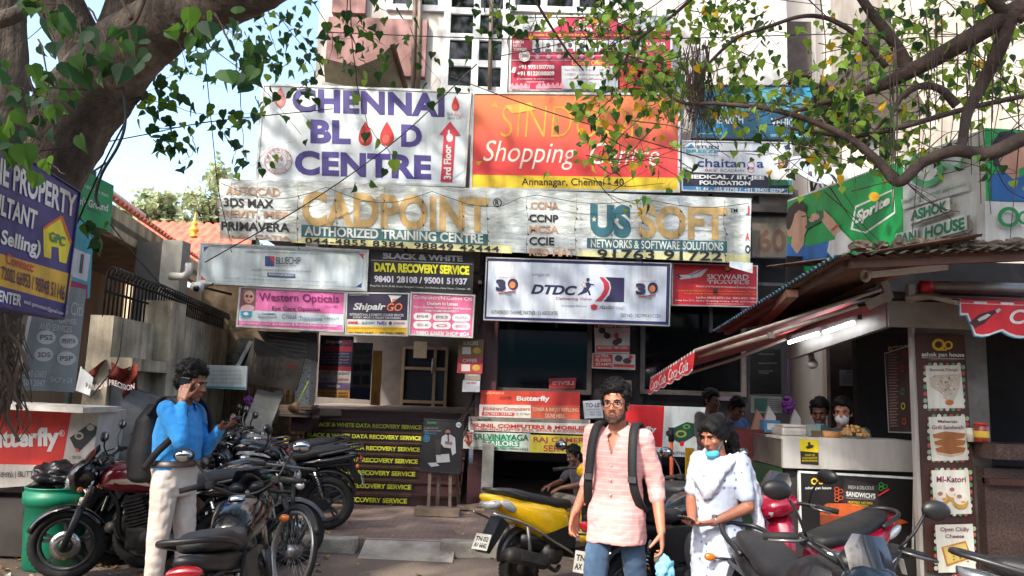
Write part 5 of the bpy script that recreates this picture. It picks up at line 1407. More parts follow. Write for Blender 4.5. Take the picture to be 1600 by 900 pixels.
# pillar menu
ZP=(1420,520,2.368)
S=Sign('menu_board','tall brown menu panel of four snack pictures on the stall pillar','menu board',[(24,4),(206,8),(262,905),(66,880)],F((70,42,36),0.15),[6.43,6.43,6.43,6.43],0.012,None,win=ZP)
S.ringp(110,44,24,22,0.42,oy).ringp(146,46,16,16,0.4,oy).rect(104,60,140,66,oy).text('ashok pan house',46,72,204,92,WHITE,0.02,sk=2).line(46,92,206,97,1.5,WHITE).text('A DIFFERENT TASTE OF SANDWICH',75,96,180,102,F((180,160,150),.1),0)
tt=F((120,40,66),0.1)
def card(pts,cx,cy):
    for k in range(26):
        a=k*2*math.pi/26;x=cx+70*max(-1,min(1,1.35*math.cos(a)));y=cy+81*max(-1,min(1,1.35*math.sin(a)))
        S.ell(x,y,8,9,F([(170,84,80),(96,150,100),(206,206,200),(150,176,140)][k%4],.1),8);S.lay-=1
    S.lay+=2;S.poly(pts,F((214,216,206),0.06))
card([(60,122),(190,120),(204,278),(70,280)],130,200);S.text('Bermuda Triangle',76,132,180,145,F((80,60,60),.1),0.01)
S.poly([(74,166),(100,156),(150,154),(190,152),(186,205),(160,262),(140,262),(124,228),(80,200)],F((196,186,170),.2))
for i in range(70):
    x,y=rng.uniform(80,184),rng.uniform(158,240)
    if abs(x-140)>(262-y)*0.55:continue
    S.ell(x,y,rng.uniform(2,5),rng.uniform(1.5,4),F(rng.choice([(150,150,110),(214,208,196),(176,110,80),(120,150,70),(228,224,214)]),.2),7,rng.random()*3);S.lay-=1
S.lay+=1;S.ell(148,258,16,10,F((190,110,40),.2))
card([(70,312),(204,308),(216,470),(82,474)],143,390);S.text('Maharaja',104,322,176,336,tt,0.015).text('Grill Sandwich',82,342,198,357,tt,0.015)
S.ell(146,440,64,22,F((222,222,222),.05))
for k in range(3):S.poly([(84+4*k,376+26*k),(130,364+26*k),(206,372+26*k),(200,390+26*k),(150,398+26*k),(88+6*k,388+26*k)],F((172,110,60),.3));S.poly([(88+5*k,388+26*k),(150,397+26*k),(200,389+26*k),(198,396+26*k),(150,406+26*k),(90+5*k,395+26*k)],F((216,196,160),.2))
card([(78,508),(214,506),(226,668),(90,672)],152,588);S.text('MI-Katori',96,530,204,552,tt,0.02)
for x,y in((116,606),(158,590),(184,616)):S.ell(x,y+10,28,24,F((206,160,70),.25));S.ell(x,y-6,26,24,F((224,220,214),.1));S.ell(x-6,y-12,10,8,F((170,120,100),.2),8);S.ell(x+8,y+8,9,5,F((220,170,40),.2),8)
card([(88,708),(226,704),(238,880),(100,884)],162,795);S.text('Open Chilly',106,716,212,736,tt,0.015).text('Cheese',124,742,194,756,tt,0.015)
S.poly([(110,790),(200,766),(224,830),(130,862)],F((196,130,50),.3)).poly([(118,792),(198,774),(216,826),(134,852)],F((224,196,110),.25))
for i in range(16):S.ell(rng.uniform(128,208),rng.uniform(788,844),4,3,F(rng.choice([(190,70,40),(90,130,60),(230,210,150)]),.2),7);S.lay-=1
S.lay+=1
S.done()
# angled price menu
S=Sign('menu_board','dark brown price list panel set at an angle left of the tall snack menu','menu board',[(706,30),(822,-6),(838,342),(722,338)],F((52,32,30),0.15),[7.3,6.55,6.55,7.3],0.03,ALU,0.01,0.004,win=(1100,540,2.5))
for i in range(26):
    y=34+i*11.2
    S.line(720+i*.3,y,752+(i*7)%14,y-1,3,F((150,130,120),.1));S.lay-=1;S.line(808,y-6,820,y-7,3,F((150,130,120),.1));S.lay-=1
S.lay+=1;S.ringp(727,12,7,8,.4,oy).text('ashok pan house',738,2,810,12,F((190,180,170),.1),0,sk=-9)
for x,y,c in((786,30,(150,50,40)),(776,90,(150,60,40)),(780,236,(200,190,40)),(784,296,(180,60,40)),(778,180,(70,110,50))):S.ringp(x,y,9,14,0.4,F(c,.2),12)
S.done()
S=Sign('paper_notice','white printed paper on the wall behind the two stall workers','notice',[(530,94),(620,97),(620,160),(530,156)],F((186,190,200),.08),8.86,0.004,None,win=(1100,540,2.5))
S.text('SPECIAL',556,100,592,108,ink(60,60,70),0.01)
for i in range(4):S.line(540,118+i*9,606,119+i*9,2,ink(120,120,130));S.lay-=1
S.done()
S=Sign('paper_notice','long narrow white price paper on the dark doorway of the stall','notice',[(664,96),(704,96),(704,256),(664,254)],F((120,124,124),.1),8.8,0.004,None,win=(1100,540,2.5))
for i in range(12):S.line(670,108+i*11,698,108+i*11,2,ink(80,84,84));S.lay-=1
S.done()
S=Sign('licence_board','pale green licence board with small text hanging above the left end of the counter','board',[(184,196),(304,200),(304,264),(184,262)],F((150,160,156),.1),8.1,0.012,None,win=(1100,540,2.5))
S.poly([(196,206),(248,206),(248,256),(196,256)],F((60,120,110),.3))
for i in range(6):S.line(254,210+i*8,298,211+i*8,2,ink(70,80,80));S.lay-=1
S.done()
S=Sign('notice_board','black notice board with faint white lines on the pier left of the bright gap','notice board',[(180,20),(300,14),(302,190),(180,190)],ink(22,20,20),9.6,0.02,None,win=(1100,540,2.5))
for y,a in((34,.8),(70,.9),(100,.7),(108,.5)):S.text('SNACKS AND JUICES',212,y-4,212+80*a,y+4,ink(120,118,118),0)
S.done()
# food and boxes on the counter
m_=MB().use(mat((180,140,84),0.55,0,0.25,30),True);c=P(1334,677,7.05)
for i in range(130):
    a,r_=rng.uniform(0,6.28),rng.random()**0.5;h=rng.uniform(0,1)
    m_.ell((c.x+r_*0.125*math.cos(a),c.y+r_*0.1*math.sin(a),cz1+0.03+h*0.09*(1-r_*r_)),(0.018,0.018,0.015),Euler((rng.random(),rng.random(),0)),8,6)
single(m_,'puri_bag','clear bag heaped with round golden puris on the counter','snack bag')
m_=MB().use(mat((170,120,70),0.6),True).tube([P(1286,679,7.0),P(1313,680,7.0)],[0.035,0.03],10);single(m_,'bread_roll','brown bread roll lying beside the bag of puris','bread')
T=Thing('clear_box','small clear box on the counter left of the bread roll','box',V(P(1271,680,7.1).x,7.1,cz1));m_=MB().use(mat((120,140,134),0.15,0,0.1)).box(T.loc+V(0,0,0.055),(0.1,0.1,0.11),None,0.01);T.part(m_,'body');m_=MB().use(mat((90,70,50),0.5)).box(T.loc+V(0,-.052,0.03),(0.08,0.004,0.05));T.part(m_,'label')
T=Thing('steel_tray','covered steel serving tray on the counter corner','tray',V(P(1235,680,7.3).x,7.3,cz1));m_=MB().use(STEEL).box(T.loc+V(0,0,0.035),(0.26,0.3,0.07),None,0.02);T.part(m_,'body');m_=MB().use(STEEL).box(T.loc+V(0,0,0.085),(0.22,0.26,0.025),None,0.01);T.part(m_,'lid')
for i,(px_,w_,h_,col,lab)in enumerate(((1172,.06,.22,(170,130,110),'brown menu card standing at the left end of the counter'),(1188,.07,.26,(206,206,204),'white tent card standing on the counter beside the blue box'),(1230,.06,.24,(200,200,196),'white tent card standing behind the steel tray'))):
    m_=MB().use(mat(col,0.6));q=V(P(px_,660,8.0).x,7.95,cz1);m_.prism([q,q+V(w_*2,0,0),q+V(w_*2,0,h_*.6),q+V(w_,0,h_)],V(0,0.05,0));single(m_,'tent_card',lab,'card')
m_=MB().use(mat((70,130,170),0.5));q=V(P(1203,660,7.8).x,7.8,cz1);m_.box(q+V(0,0,.06),(.16,.14,.12),None,.006);m_.use(WHITE).box(q+V(0,-.0705,.06),(.1,.004,.06));single(m_,'snack_box','blue and white cardboard box on the counter behind the steel tray','box')
T=Thing('candy_jar','red lidded candy jar on the granite shelf at the right','jar',V(P(1534,690,6.34).x,6.34,zsh));m_=MB().use(mat((150,60,40),0.3,0,0.4,40),True).lathe(T.loc,(0,0,1),[(0,0),(.05,0),(.055,.02),(.055,.12),(.045,.135)],18);T.part(m_,'body');m_=MB().use(mat((190,40,40),0.4),True).cyl(T.loc+V(0,0,.135),T.loc+V(0,0,.155),.05,18);T.part(m_,'lid');m_=MB().use(mat((214,180,60),.5),True).lathe(T.loc,(0,0,1),[(.0556,.04),(.0556,.09)],18);T.part(m_,'label')
m_=MB().use(mat((206,206,196),0.4),True);q=V(P(1521,690,6.36).x,6.4,zsh);m_.cyl(q,q+V(0,0,.11),.03,12);single(m_,'plastic_cup','white plastic cup beside the candy jar on the granite shelf','cup')
# lamp inside the hatch and dome camera of the stall
m_=MB().use(mat((190,186,180),0.4),True);q=P(1270,569,7.9);m_.ell(q,(.05,.06,.05));m_.cyl(q,q+V(.02,.1,0.12),.03,10);single(m_,'security_camera','round white security camera under the stall fascia near the bright gap','camera')
# satellite dish
T=Thing('satellite_dish','white satellite dish between the academy sign and the green stall board','dish',P(1265,300,11.0));m_=MB().use(mat((206,208,212),0.4,0,0.08),True);c=P(1266,268,11.0)
m_.lathe(c,(0.25,-0.7,0.6),[(0.001,-.04),(.15,-.03),(.28,0.0),(.33,0.03),(.335,0.03),(.28,-.012),(.001,-.055)],28);T.part(m_,'reflector');m_=MB().use(mat((80,80,84),0.5,.5),True).tube([c+V(.02,-.05,-.3),c+V(.1,-.3,.05),c+V(-.02,-.35,.22)],.015,6).tube([c,P(1270,310,11.05)],.025,8);T.part(m_,'arm')
T=Thing('air_conditioner','white air conditioner unit behind the satellite dish','air conditioner',P(1294,296,11.6));m_=MB().use(mat((196,198,198),0.5,0,.1)).box(P(1294,285,11.6),(.5,.3,.4),None,.015);T.part(m_,'case');m_=MB().use(ink(60,60,64),True).torus(P(1294,285,11.43),(0,1,0),.13,.012,20,6).torus(P(1294,285,11.43),(0,1,0),.07,.01,16,6);T.part(m_,'fan_grille')
# ================================================================== vehicles (local frame: +x forward, +y left, z up)
RUB=mat((26,25,25),0.8,0,0.25,14,0.3,90);RUBD=mat((34,32,31),0.75,0,0.3,12)
ALLOY=mat((92,92,94),0.4,0.7,0.3,14);CHR=mat((190,190,192),0.2,0.95,0.1,12);BLKP=mat((28,28,30),0.42,0,0.3,9)
GLOSSB=mat((17,17,20),0.16,0,0.25,5,coat=0.6);SEATM=mat((34,34,36),0.55,0,0.25,9,0.25,120);ENG=mat((74,72,70),0.5,0.6,0.35,16)
REDL=mat((150,14,22),0.15,0,0.1,coat=0.8);AMB=mat((206,104,24),0.2,0,0.1,coat=0.6);LAMP=mat((196,200,204),0.1,0.3,0.15,9,coat=0.8);MIRR=mat((160,165,170),0.05,1.0,0.0);PLATE=ink(206,206,200)
DUSTY=mat((56,52,49),0.6,0.2,0.35,10)
def lp(o):return o
class Veh:
    def __init__(self,name,label,cat,x,y,z,head,lean=0.0,group=None):
        self.r=empty(name,label,cat,(x,y,z),0,group)
        self.r.rotation_euler=(lean,0,head)
    def part(self,mb,name,parent=None,m=None):
        return mb.build(name,parent or self.r,m)
def superpath(pts,n=6):
    """catmull-rom through points"""
    pts=[Vector(p)for p in pts];out=[]
    q=[pts[0]*2-pts[1]]+pts+[pts[-1]*2-pts[-2]]
    for i in range(1,len(q)-2):
        for k in range(n):
            t=k/n;a,b,c,d=q[i-1],q[i],q[i+1],q[i+2]
            out.append(0.5*((2*b)+(c-a)*t+(2*a-5*b+4*c-d)*t*t+(3*b-a-3*c+d)*t**3))
    out.append(pts[-1]);return out
def add_wheel(v,x,r,wt,style='alloy',m=ALLOY,disc=True,yaw=0.0):
    c=V(x,0,r);rr=r-wt*0.55
    w=MB().use(m,True)
    rim=r-wt*1.05
    w.torus(c,(0,1,0),rim,0.022,40,8,1.3)
    w.cyl(c+V(0,-0.06,0),c+V(0,0.06,0),0.05,16);
    if style=='alloy':
        for k in range(5):
            a=k*2*math.pi/5+0.3
            for da in(-0.14,0.14):
                w.bar(c+V(math.cos(a)*.03,0,math.sin(a)*.03),c+V(math.cos(a+da)*rim,0,math.sin(a+da)*rim),0.024,0.022,(0,1,0))
    elif style=='spoke':
        for k in range(36):
            a=k*2*math.pi/36;b=a+(0.35 if k%2 else-0.35);s=0.02 if k%4<2 else-0.02
            w.tube([c+V(math.cos(b)*.022,s,math.sin(b)*.022),c+V(math.cos(a)*rim,0,math.sin(a)*rim)],0.0016 if r>.3 else .0025,4)
    else:
        w.lathe(c+V(0,-.02,0),(0,1,0),[(0.02,0),(rim*.8,0.0),(rim,.01)],24)
    o=v.part(w,'wheel')
    t=MB().use(RUB,True).torus(c,(0,1,0),r-wt*0.5,wt*0.5,44,12,1.05);v.part(t,'tyre',o)
    if wt>.06:
        tr=MB().use(RUB)
        for k in range(40):
            a=k*2*math.pi/40
            for s in(-1,1):tr.bar(c+V(math.cos(a)*(r-.001),0,math.sin(a)*(r-.001)),c+V(math.cos(a+.1)*(r-.012),s*wt*.38,math.sin(a+.1)*(r-.012)),0.012,0.006,(math.cos(a),0,math.sin(a)))
        v.part(tr,'tread',o)
    if disc and style!='spoke':
        d=MB().use(CHR,True).lathe(c+V(0,0.055,0),(0,1,0),[(.06,0),(.12,0),(.12,.004),(.06,.004)],24);v.part(d,'brake_disc',o)
    return o
def fender(v,x,r,a0,a1,w,m,name,z=None,flat=0.5):
    mb=MB().use(m,True);c=V(x,0,z if z is not None else r);rad=r+0.028;loops=[]
    for i in range(17):
        a=R(a0+(a1-a0)*i/16);d=V(math.cos(a),0,math.sin(a));l=[]
        tw=w*(0.75+0.25*math.sin(math.pi*i/16))
        for k in range(9):
            t=-1+2*k/8
            l.append(c+d*(rad-0.035*abs(t)**2.5)+V(0,tw*t,0))
        for k in range(9):
            t=1-2*k/8
            l.append(c+d*(rad-0.006-0.035*abs(t)**2.5)+V(0,tw*t*.95,0))
        loops.append(l)
    mb.loft(loops);return v.part(mb,name)
def plate(v,c,nrm,txt,w=0.2,h=0.14,up=(0,0,1)):
    n=Vector(nrm).normalized();u=Vector(up);u=(u-n*u.dot(n)).normalized();s=u.cross(n)
    mb=MB().use(PLATE);c=Vector(c)
    q=[c-s*w/2+u*h/2,c-s*w/2-u*h/2,c+s*w/2-u*h/2,c+s*w/2+u*h/2]
    mb.prism(q,-n*0.006);mb.use(ink(24,24,30))
    for i,t in enumerate(txt):
        vs,fs,_=text_geo(t,0.03);k=len(txt);hh=h*.8/k
        mb.add([c-s*(w*.42)+s*(w*.84*a)+u*(h*.38-hh*(i+1)+hh*.12+hh*.76*b)+n*0.002 for a,b in vs],fs,False)
    return v.part(mb,'number_plate')
def mirror(v,base,top,out,sz=(0.066,0.044)):
    m_=MB().use(BLKP,True).tube(superpath([base,(Vector(base)+Vector(top))/2+V(0.02,0,.0),top],4),0.007,6)
    m_.ell(Vector(top)+Vector(out),(0.03,sz[0],sz[1]),None,16,10)
    o=v.part(m_,'mirror')
    g_=MB().use(MIRR,True).ell(Vector(top)+Vector(out)+V(-.012,0,0),(0.022,sz[0]*.88,sz[1]*.86),None,16,8);v.part(g_,'mirror_glass',o)
def motorcycle(label,x,y,z,head,tank=GLOSSB,accent=None,style='commuter',lean=-0.12,plt=('TN 02','AB 5841'),group=None,seatm=SEATM,cowl=None,visor=True,wheels=ALLOY,dec=None,seat_long=False):
    v=Veh('motorcycle',label,'motorcycle',x,y,z,head,lean,group)
    cowl=cowl or tank;accent=accent or tank
    R_,XF,XR=0.3,0.67,-0.61
    add_wheel(v,XF,R_,0.085,m=wheels);add_wheel(v,XR,R_,0.1,m=wheels,disc=False)
    # frame and swing arm
    m_=MB().use(BLKP,True)
    m_.tube(superpath([(0.46,0,.86),(0.3,0,.62),(.26,0,.36),(0.05,0,.27),(-.2,0,.3),(-.3,0,.5),(-.32,0,.72)],5),0.022,8)
    for s in(-1,1):m_.tube([(-.2,s*.09,.34),(XR,s*.1,R_)],0.018,8);m_.tube([(-.3,s*.08,.7),(-.85,s*.08,.74)],0.014,6)
    v.part(m_,'frame')
    for s in(-1,1):
        m_=MB().use(CHR,True).tube([(-.46,s*.125,.68),(-.58,s*.13,.36)],0.018,8)
        m_.use(BLKP,True)
        for k in range(8):m_.torus((-.49-.008*k,s*.1265,.62-.026*k),(-.12,0,-.32),.026,.006,14,5)
        v.part(m_,'shock_absorber')
    # engine
    m_=MB().use(ENG,True);m_.box((0.02,0,.36),(.38,.22,.2),None,.03);m_.lathe((0.0,-.15,.36),(0,1,0),[(0,0),(.09,.0),(.1,.03),(.1,.27),(.09,.3),(0,.3)],20)
    m_.lathe((-.16,.1,.34),(0,1,0),[(0,.06),(.07,.05),(.075,0)],18)
    rt=Euler((0,0.28,0))
    for k in range(9):m_.box(V(.1+.01*k,0,.46+.028*k),(.17,.2,.012),rt)
    m_.box((.14,0,.58),(.12,.13,.24),rt,.015);v.part(m_,'engine')
    m_=MB().use(CHR,True).tube(superpath([(.24,-.02,.56),(.33,-.08,.45),(.26,-.13,.3),(0,-.15,.23),(-.28,-.17,.25)],5),.02,8)
    m_.use(DUSTY,True).tube([(-.25,-.17,.25),(-.34,-.175,.27),(-.78,-.185,.36),(-.84,-.186,.372)],[.03,.052,.056,.045],14);m_.use(CHR).bar((-.4,-.232,.3),(-.72,-.242,.37),.006,.07);v.part(m_,'exhaust')
    m_=MB().use(BLKP);m_.prism([(-.1,.115,.36),(-.62,.125,.36),(-.66,.125,.27),(-.6,.125,.24),(-.1,.115,.27)],(0,.02,0));v.part(m_,'chain_cover')
    m_=MB().use(RUBD,True)
    for s in(-1,1):m_.cyl((-.02,s*.12,.27),(-.02,s*.3,.28),.014,8)
    m_.tube([(-.1,.1,.28),(-.06,.3,.03),(-.03,.33,.01)],.011,6);v.part(m_,'footrest')
    # forks
    for s in(-1,1):
        m_=MB().use(CHR,True).tube([(XF-.1,s*.09,.6),(.47,s*.09,.92)],.017,8);m_.use(mat((70,70,72),.45,.5,.2),True).tube([(XF+.01,s*.09,R_-.02),(XF-.1,s*.09,.62)],[.026,.03],10);v.part(m_,'fork')
    fender(v,XF,R_,20,150,.065,accent if style!='black' else BLKP,'front_fender')
    fender(v,XR,R_,40,170,.07,BLKP,'rear_fender',R_+.06)
    # tank
    m_=MB().use(tank,True);m_.body([(-.1,.80,.05,.04),(-.08,.81,.09,.075),(0.05,.845,.125,.115),(.2,.865,.15,.13,2.6),(.32,.87,.15,.12,2.8),(.41,.85,.11,.10),(.45,.83,.06,.06)],20)
    o=v.part(m_,'fuel_tank')
    m_=MB().use(CHR,True).lathe((.18,0,.985),(0,0,1),[(.05,0),(.05,.018),(.04,.025),(0,.025)],18);v.part(m_,'fuel_cap',o)
    if dec:
        m_=MB().use(dec)
        for s in(-1,1):m_.poly([(x_,s*(.153 if .1<x_<.36 else .14),z_)for x_,z_ in((-.02,.80),(.15,.83),(.38,.83),(.34,.87),(.14,.88))])
        v.part(m_,'tank_stripe',o)
    # side panel and tail
    for s in(-1,1):
        m_=MB().use(accent,True);m_.prism([(.02,s*.13,.74),(-.34,s*.14,.74),(-.42,s*.13,.66),(-.3,s*.135,.5),(-.06,s*.13,.5)],(0,s*.015,0));v.part(m_,'side_panel')
    m_=MB().use(accent,True);m_.body([(-.28,.72,.12,.06),(-.6,.77,.12,.055),(-.85,.82,.08,.045),(-.95,.85,.05,.025)],16,3);v.part(m_,'tail_cowl')
    m_=MB().use(seatm,True)
    if seat_long:m_.body([(.02,.82,.05,.03),(-.02,.82,.11,.05),(-.2,.82,.135,.055),(-.5,.84,.14,.06),(-.78,.86,.13,.055),(-.84,.86,.08,.03)],18,3.2)
    else:m_.body([(-.02,.82,.05,.03),(-.06,.82,.1,.05),(-.2,.81,.13,.05),(-.36,.825,.135,.06),(-.46,.86,.13,.06),(-.62,.88,.12,.055),(-.76,.895,.09,.045),(-.82,.895,.05,.02)],18,3)
    so2=v.part(m_,'seat')
    if seat_long:
        m_=MB().use(mat((120,120,120),.5),True)
        for k in range(9):m_.tube([(-.08-k*.075,y_,.822+(.006*k)+.062*math.sqrt(max(0,1-(y_/.138)**2*.8)))for y_ in np.linspace(-.13,.13,9)],.006,5)
        v.part(m_,'seat_ribs',so2)
    # grab rail
    m_=MB().use(BLKP if style=='black' else mat((70,70,72),.35,.6),True);m_.tube(superpath([(-.5,.15,.84),(-.75,.16,.9),(-.93,.11,.94),(-.97,0,.945),(-.93,-.11,.94),(-.75,-.16,.9),(-.5,-.15,.84)],5),.015,8);v.part(m_,'grab_rail')
    m_=MB().use(REDL,True).ell((-.955,0,.8),(.03,.085,.035));v.part(m_,'tail_light')
    for xx,zz,w_ in((-.93,.74,.15),(.56,.8,.19)):
        for s in(-1,1):m_=MB().use(BLKP,True).cyl((xx,0,zz),(xx,s*w_,zz),.008,6);m_.use(AMB,True).ell((xx,s*(w_+.02),zz),(.022,.035,.024));v.part(m_,'indicator')
    m_=MB().use(BLKP,True);m_.prism([(-.86,.06,.8),(-.98,.055,.52),(-.95,.055,.5),(-.8,.06,.72)],(0,-.12,0));v.part(m_,'mudflap')
    plate(v,(-.99,0,.57),(-1,0,.25),plt)
    # cockpit
    m_=MB().use(BLKP,True);bar=superpath([(.3,.36,1.05),(.34,.24,1.07),(.43,.1,1.0),(.44,0,.98),(.43,-.1,1.0),(.34,-.24,1.07),(.3,-.36,1.05)],4);m_.tube(bar,.012,8)
    m_.box((.44,0,.95),(.09,.2,.03),None,.01);m_.cyl((.45,.06,1.0),(.48,.06,1.03),.045,16);m_.cyl((.45,-.06,1.0),(.48,-.06,1.03),.045,16);hb=v.part(m_,'handlebar')
    for s in(-1,1):
        m_=MB().use(RUBD,True).tube([(.345,s*.23,1.07),(.3,s*.37,1.05)],[.018,.017],10);m_.box((.35,s*.2,1.07),(.05,.05,.045),None,.01);v.part(m_,'grip',hb)
        m_=MB().use(mat((120,120,122),.3,.8),True).tube([(.37,s*.2,1.07),(.42,s*.27,1.06),(.38,s*.38,1.045)],.007,6);v.part(m_,'lever',hb)
        mirror(v,(.37,s*.21,1.08),(.38,s*.31,1.24),(0,s*.05,.02))
    m_=MB().use(mat((20,20,20),.6),True)
    for s in(-1,1):m_.tube(superpath([(.4,s*.2,1.07),(.5,s*.12,1.02),(.52,s*.05,.85),(.4,s*.03,.7)],5),.006,5)
    v.part(m_,'cable')
    m_=MB().use(cowl,True)
    m_.body([(.46,.9,.1,.1),(.52,.9,.13,.13),(.6,.88,.135,.13,2.6),(.66,.86,.11,.1,2.6),(.69,.845,.07,.07)],20);hc=v.part(m_,'headlight_cowl')
    m_=MB().use(LAMP,True).ell((.655,0,.83),(.06,.1,.075));v.part(m_,'headlamp',hc)
    if visor:
        m_=MB().use(mat((22,22,25),.1,0,.1,coat=.8),True);m_.loft([[(.63-.02*abs(t)*3,t*.1,.96)for t in np.linspace(-1,1,7)],[(.55-.02*abs(t)*3,t*.1,1.07)for t in np.linspace(-1,1,7)],[(.49,t*.07,1.13)for t in np.linspace(-1,1,7)]],False,False);v.part(m_,'visor',hc)
    return v
def scooter(label,x,y,z,head,colr,lean=-0.08,plt=('TN 07','CX 2814'),dark=BLKP,group=None,big=False,decal=None,tail=REDL,vis=False):
    v=Veh('scooter',label,'scooter',x,y,z,head,lean,group)
    R_,XF,XR=0.215,.63,-.58
    add_wheel(v,XF,R_,.085,m=ALLOY);add_wheel(v,XR,R_,.09,'solid',m=RUBD,disc=False)
    # engine and exhaust
    m_=MB().use(ENG,True);m_.box((-.42,.06,.26),(.4,.14,.14),None,.03);m_.lathe((-.32,.1,.27),(0,1,0),[(0,.08),(.1,.07),(.11,0)],18);m_.lathe((-.55,.1,.24),(0,1,0),[(0,.06),(.07,.05),(.075,0)],18);m_.cyl((-.3,-.16,.32),(-.3,.05,.32),.09,16);v.part(m_,'engine')
    m_=MB().use(DUSTY,True).tube(superpath([(-.2,-.1,.2),(-.3,-.15,.18),(-.42,-.17,.24)],4),.018,8);m_.tube([(-.4,-.17,.24),(-.46,-.175,.27),(-.84,-.18,.37),(-.89,-.18,.38)],[.03,.062,.062,.045],16);m_.use(ALLOY).bar((-.5,-.245,.29),(-.78,-.25,.365),.006,.07);v.part(m_,'exhaust')
    for s in(-1,1):
        m_=MB().use(mat((120,120,122),.4,.6),True).tube([(-.6,s*.13,.58),(-.56,s*.13,.26)],.016,8);v.part(m_,'shock_absorber')
    # rear body shell
    m_=MB().use(colr,True);m_.body([(-.03,.5,.1,.17,3.2),(-.15,.52,.165,.19,3),(-.38,.59,.185,.17,2.8),(-.62,.68,.165,.115,2.6),(-.82,.765,.115,.066,2.4),(-.98,.825,.05,.028)],22);bd=v.part(m_,'body_shell')
    for s in(-1,1):
        m_=MB().use(dark,True);m_.prism([(-.04,s*.16,.56),(-.5,s*.178,.48),(-.36,s*.17,.38),(-.06,s*.15,.34)],(0,s*.014,0));v.part(m_,'side_trim',bd)
        m_=MB().use(CHR if not big else mat((200,200,202),.3,.3),True).tube(superpath([(-.98,s*.13,.7),(-.7,s*.21,.6),(-.35,s*.215,.42),(-.1,s*.19,.3)],5),.011,8);v.part(m_,'crash_bar')
    if decal:
        m_=MB().use(decal[1]);
        for s in(-1,1):
            vs,fs,_=text_geo(decal[0],0.03,.2)
            m_.add([((-.32-.36*a*1 if s<0 else-.68+.36*a)if s>0 else(-.68+.36*a)if s<0 and False else-.68+.36*a,s*(.192-.02*a*0),.585+(.075*(1-a))*1-.02+.05*b)for a,b in([(1-q,w_)for q,w_ in vs]if s>0 else vs)],fs,False)
        v.part(m_,'decal',bd)
    m_=MB().use(dark,True);m_.body([(-.1,.36,.1,.06),(-.3,.4,.1,.1),(-.6,.45,.1,.06)],12);v.part(m_,'underbody')
    m_=MB().use(SEATM,True);m_.body([(.0,.7,.05,.03),(-.04,.71,.11,.045),(-.25,.73,.145,.055),(-.45,.77,.145,.055),(-.68,.83,.12,.05),(-.8,.86,.07,.03)],18,3);v.part(m_,'seat')
    m_=MB().use(mat((60,60,62),.4,.5),True).tube(superpath([(-.62,.15,.8),(-.86,.12,.87),(-.94,0,.885),(-.86,-.12,.87),(-.62,-.15,.8)],5),.016,8);v.part(m_,'grab_rail')
    m_=MB().use(tail,True).ell((-.9,0,.765),(.075,.112,.05));v.part(m_,'tail_light')
    for s in(-1,1):m_=MB().use(LAMP,True).ell((-.8,s*.122,.745),(.1,.022,.036),Euler((0,.45,0)));v.part(m_,'indicator')
    fender(v,XR,R_,60,185,.06,BLKP,'rear_fender',R_+.1)
    m_=MB().use(BLKP,True);m_.prism([(-.84,.07,.66),(-1.02,.06,.4),(-.98,.06,.38),(-.76,.07,.6)],(0,-.14,0));v.part(m_,'mudflap')
    plate(v,(-1.0,0,.47),(-1,0,.45),plt,.19,.13)
    # floor and apron
    m_=MB().use(dark,True);m_.box((.14,0,.29),(.42,.34,.07),None,.02);m_.box((.12,0,.335),(.36,.3,.02),None,.008);v.part(m_,'floorboard')
    m_=MB().use(colr,True)
    loops=[]
    for zz,xo,w_ in((.28,.33,.15),(.4,.38,.19),(.55,.42,.215),(.72,.42,.2),(.86,.38,.15),(.93,.36,.1)):
        l=[(xo+.09*(1-abs(t)**2),t*w_,zz)for t in np.linspace(-1,1,11)]+[(xo+.03*(1-abs(t)**2),t*w_*.96,zz)for t in np.linspace(1,-1,11)]
        loops.append(l)
    m_.loft(loops);ap=v.part(m_,'front_apron')
    m_=MB().use(dark,True);m_.box((.36,0,.62),(.05,.26,.4),None,.02);v.part(m_,'inner_panel',ap)
    for s in(-1,1):m_=MB().use(LAMP,True).ell((.5,s*.11,.68),(.03,.05,.035));v.part(m_,'indicator',ap)
    fender(v,XF,R_,5,165,.075,colr,'front_fender')
    m_=MB().use(mat((90,90,92),.4,.5),True)
    for s in(-1,1):m_.tube([(XF,s*.08,R_),(.52,s*.08,.5)],.018,8)
    v.part(m_,'fork')
    m_=MB().use(colr,True);m_.body([(.26,.98,.1,.05),(.34,1.0,.15,.07),(.44,.99,.15,.08),(.52,.96,.1,.06),(.55,.94,.05,.03)],16,2.6);hc=v.part(m_,'handle_cowl')
    m_=MB().use(LAMP,True).ell((.51,0,.945),(.04,.1,.05));v.part(m_,'headlamp',hc)
    m_=MB().use(BLKP,True).tube(superpath([(.22,.36,.99),(.3,.2,1.01),(.34,0,1.0),(.3,-.2,1.01),(.22,-.36,.99)],4),.013,8);hb=v.part(m_,'handlebar')
    for s in(-1,1):
        m_=MB().use(RUBD,True).tube([(.28,s*.24,1.005),(.22,s*.37,.99)],.018,10);v.part(m_,'grip',hb)
        m_=MB().use(mat((120,120,122),.3,.8),True).tube([(.3,s*.2,1.01),(.34,s*.27,1.0),(.3,s*.37,.985)],.007,6);v.part(m_,'lever',hb)
        mirror(v,(.3,s*.2,1.02),(.33,s*.3,1.19),(0,s*.06,.03),(.078,.05))
    if vis:
        m_=MB().use(mat((30,30,34),.2,0,.1,coat=.6),True);m_.loft([[(.5-.05*abs(t)**2,t*.12,1.02)for t in np.linspace(-1,1,7)],[(.42-.04*abs(t)**2,t*.12,1.14)for t in np.linspace(-1,1,7)],[(.36,t*.08,1.2)for t in np.linspace(-1,1,7)]],False,False);v.part(m_,'visor',hc)
    return v
GM='motorcycles parked in front of the shops'
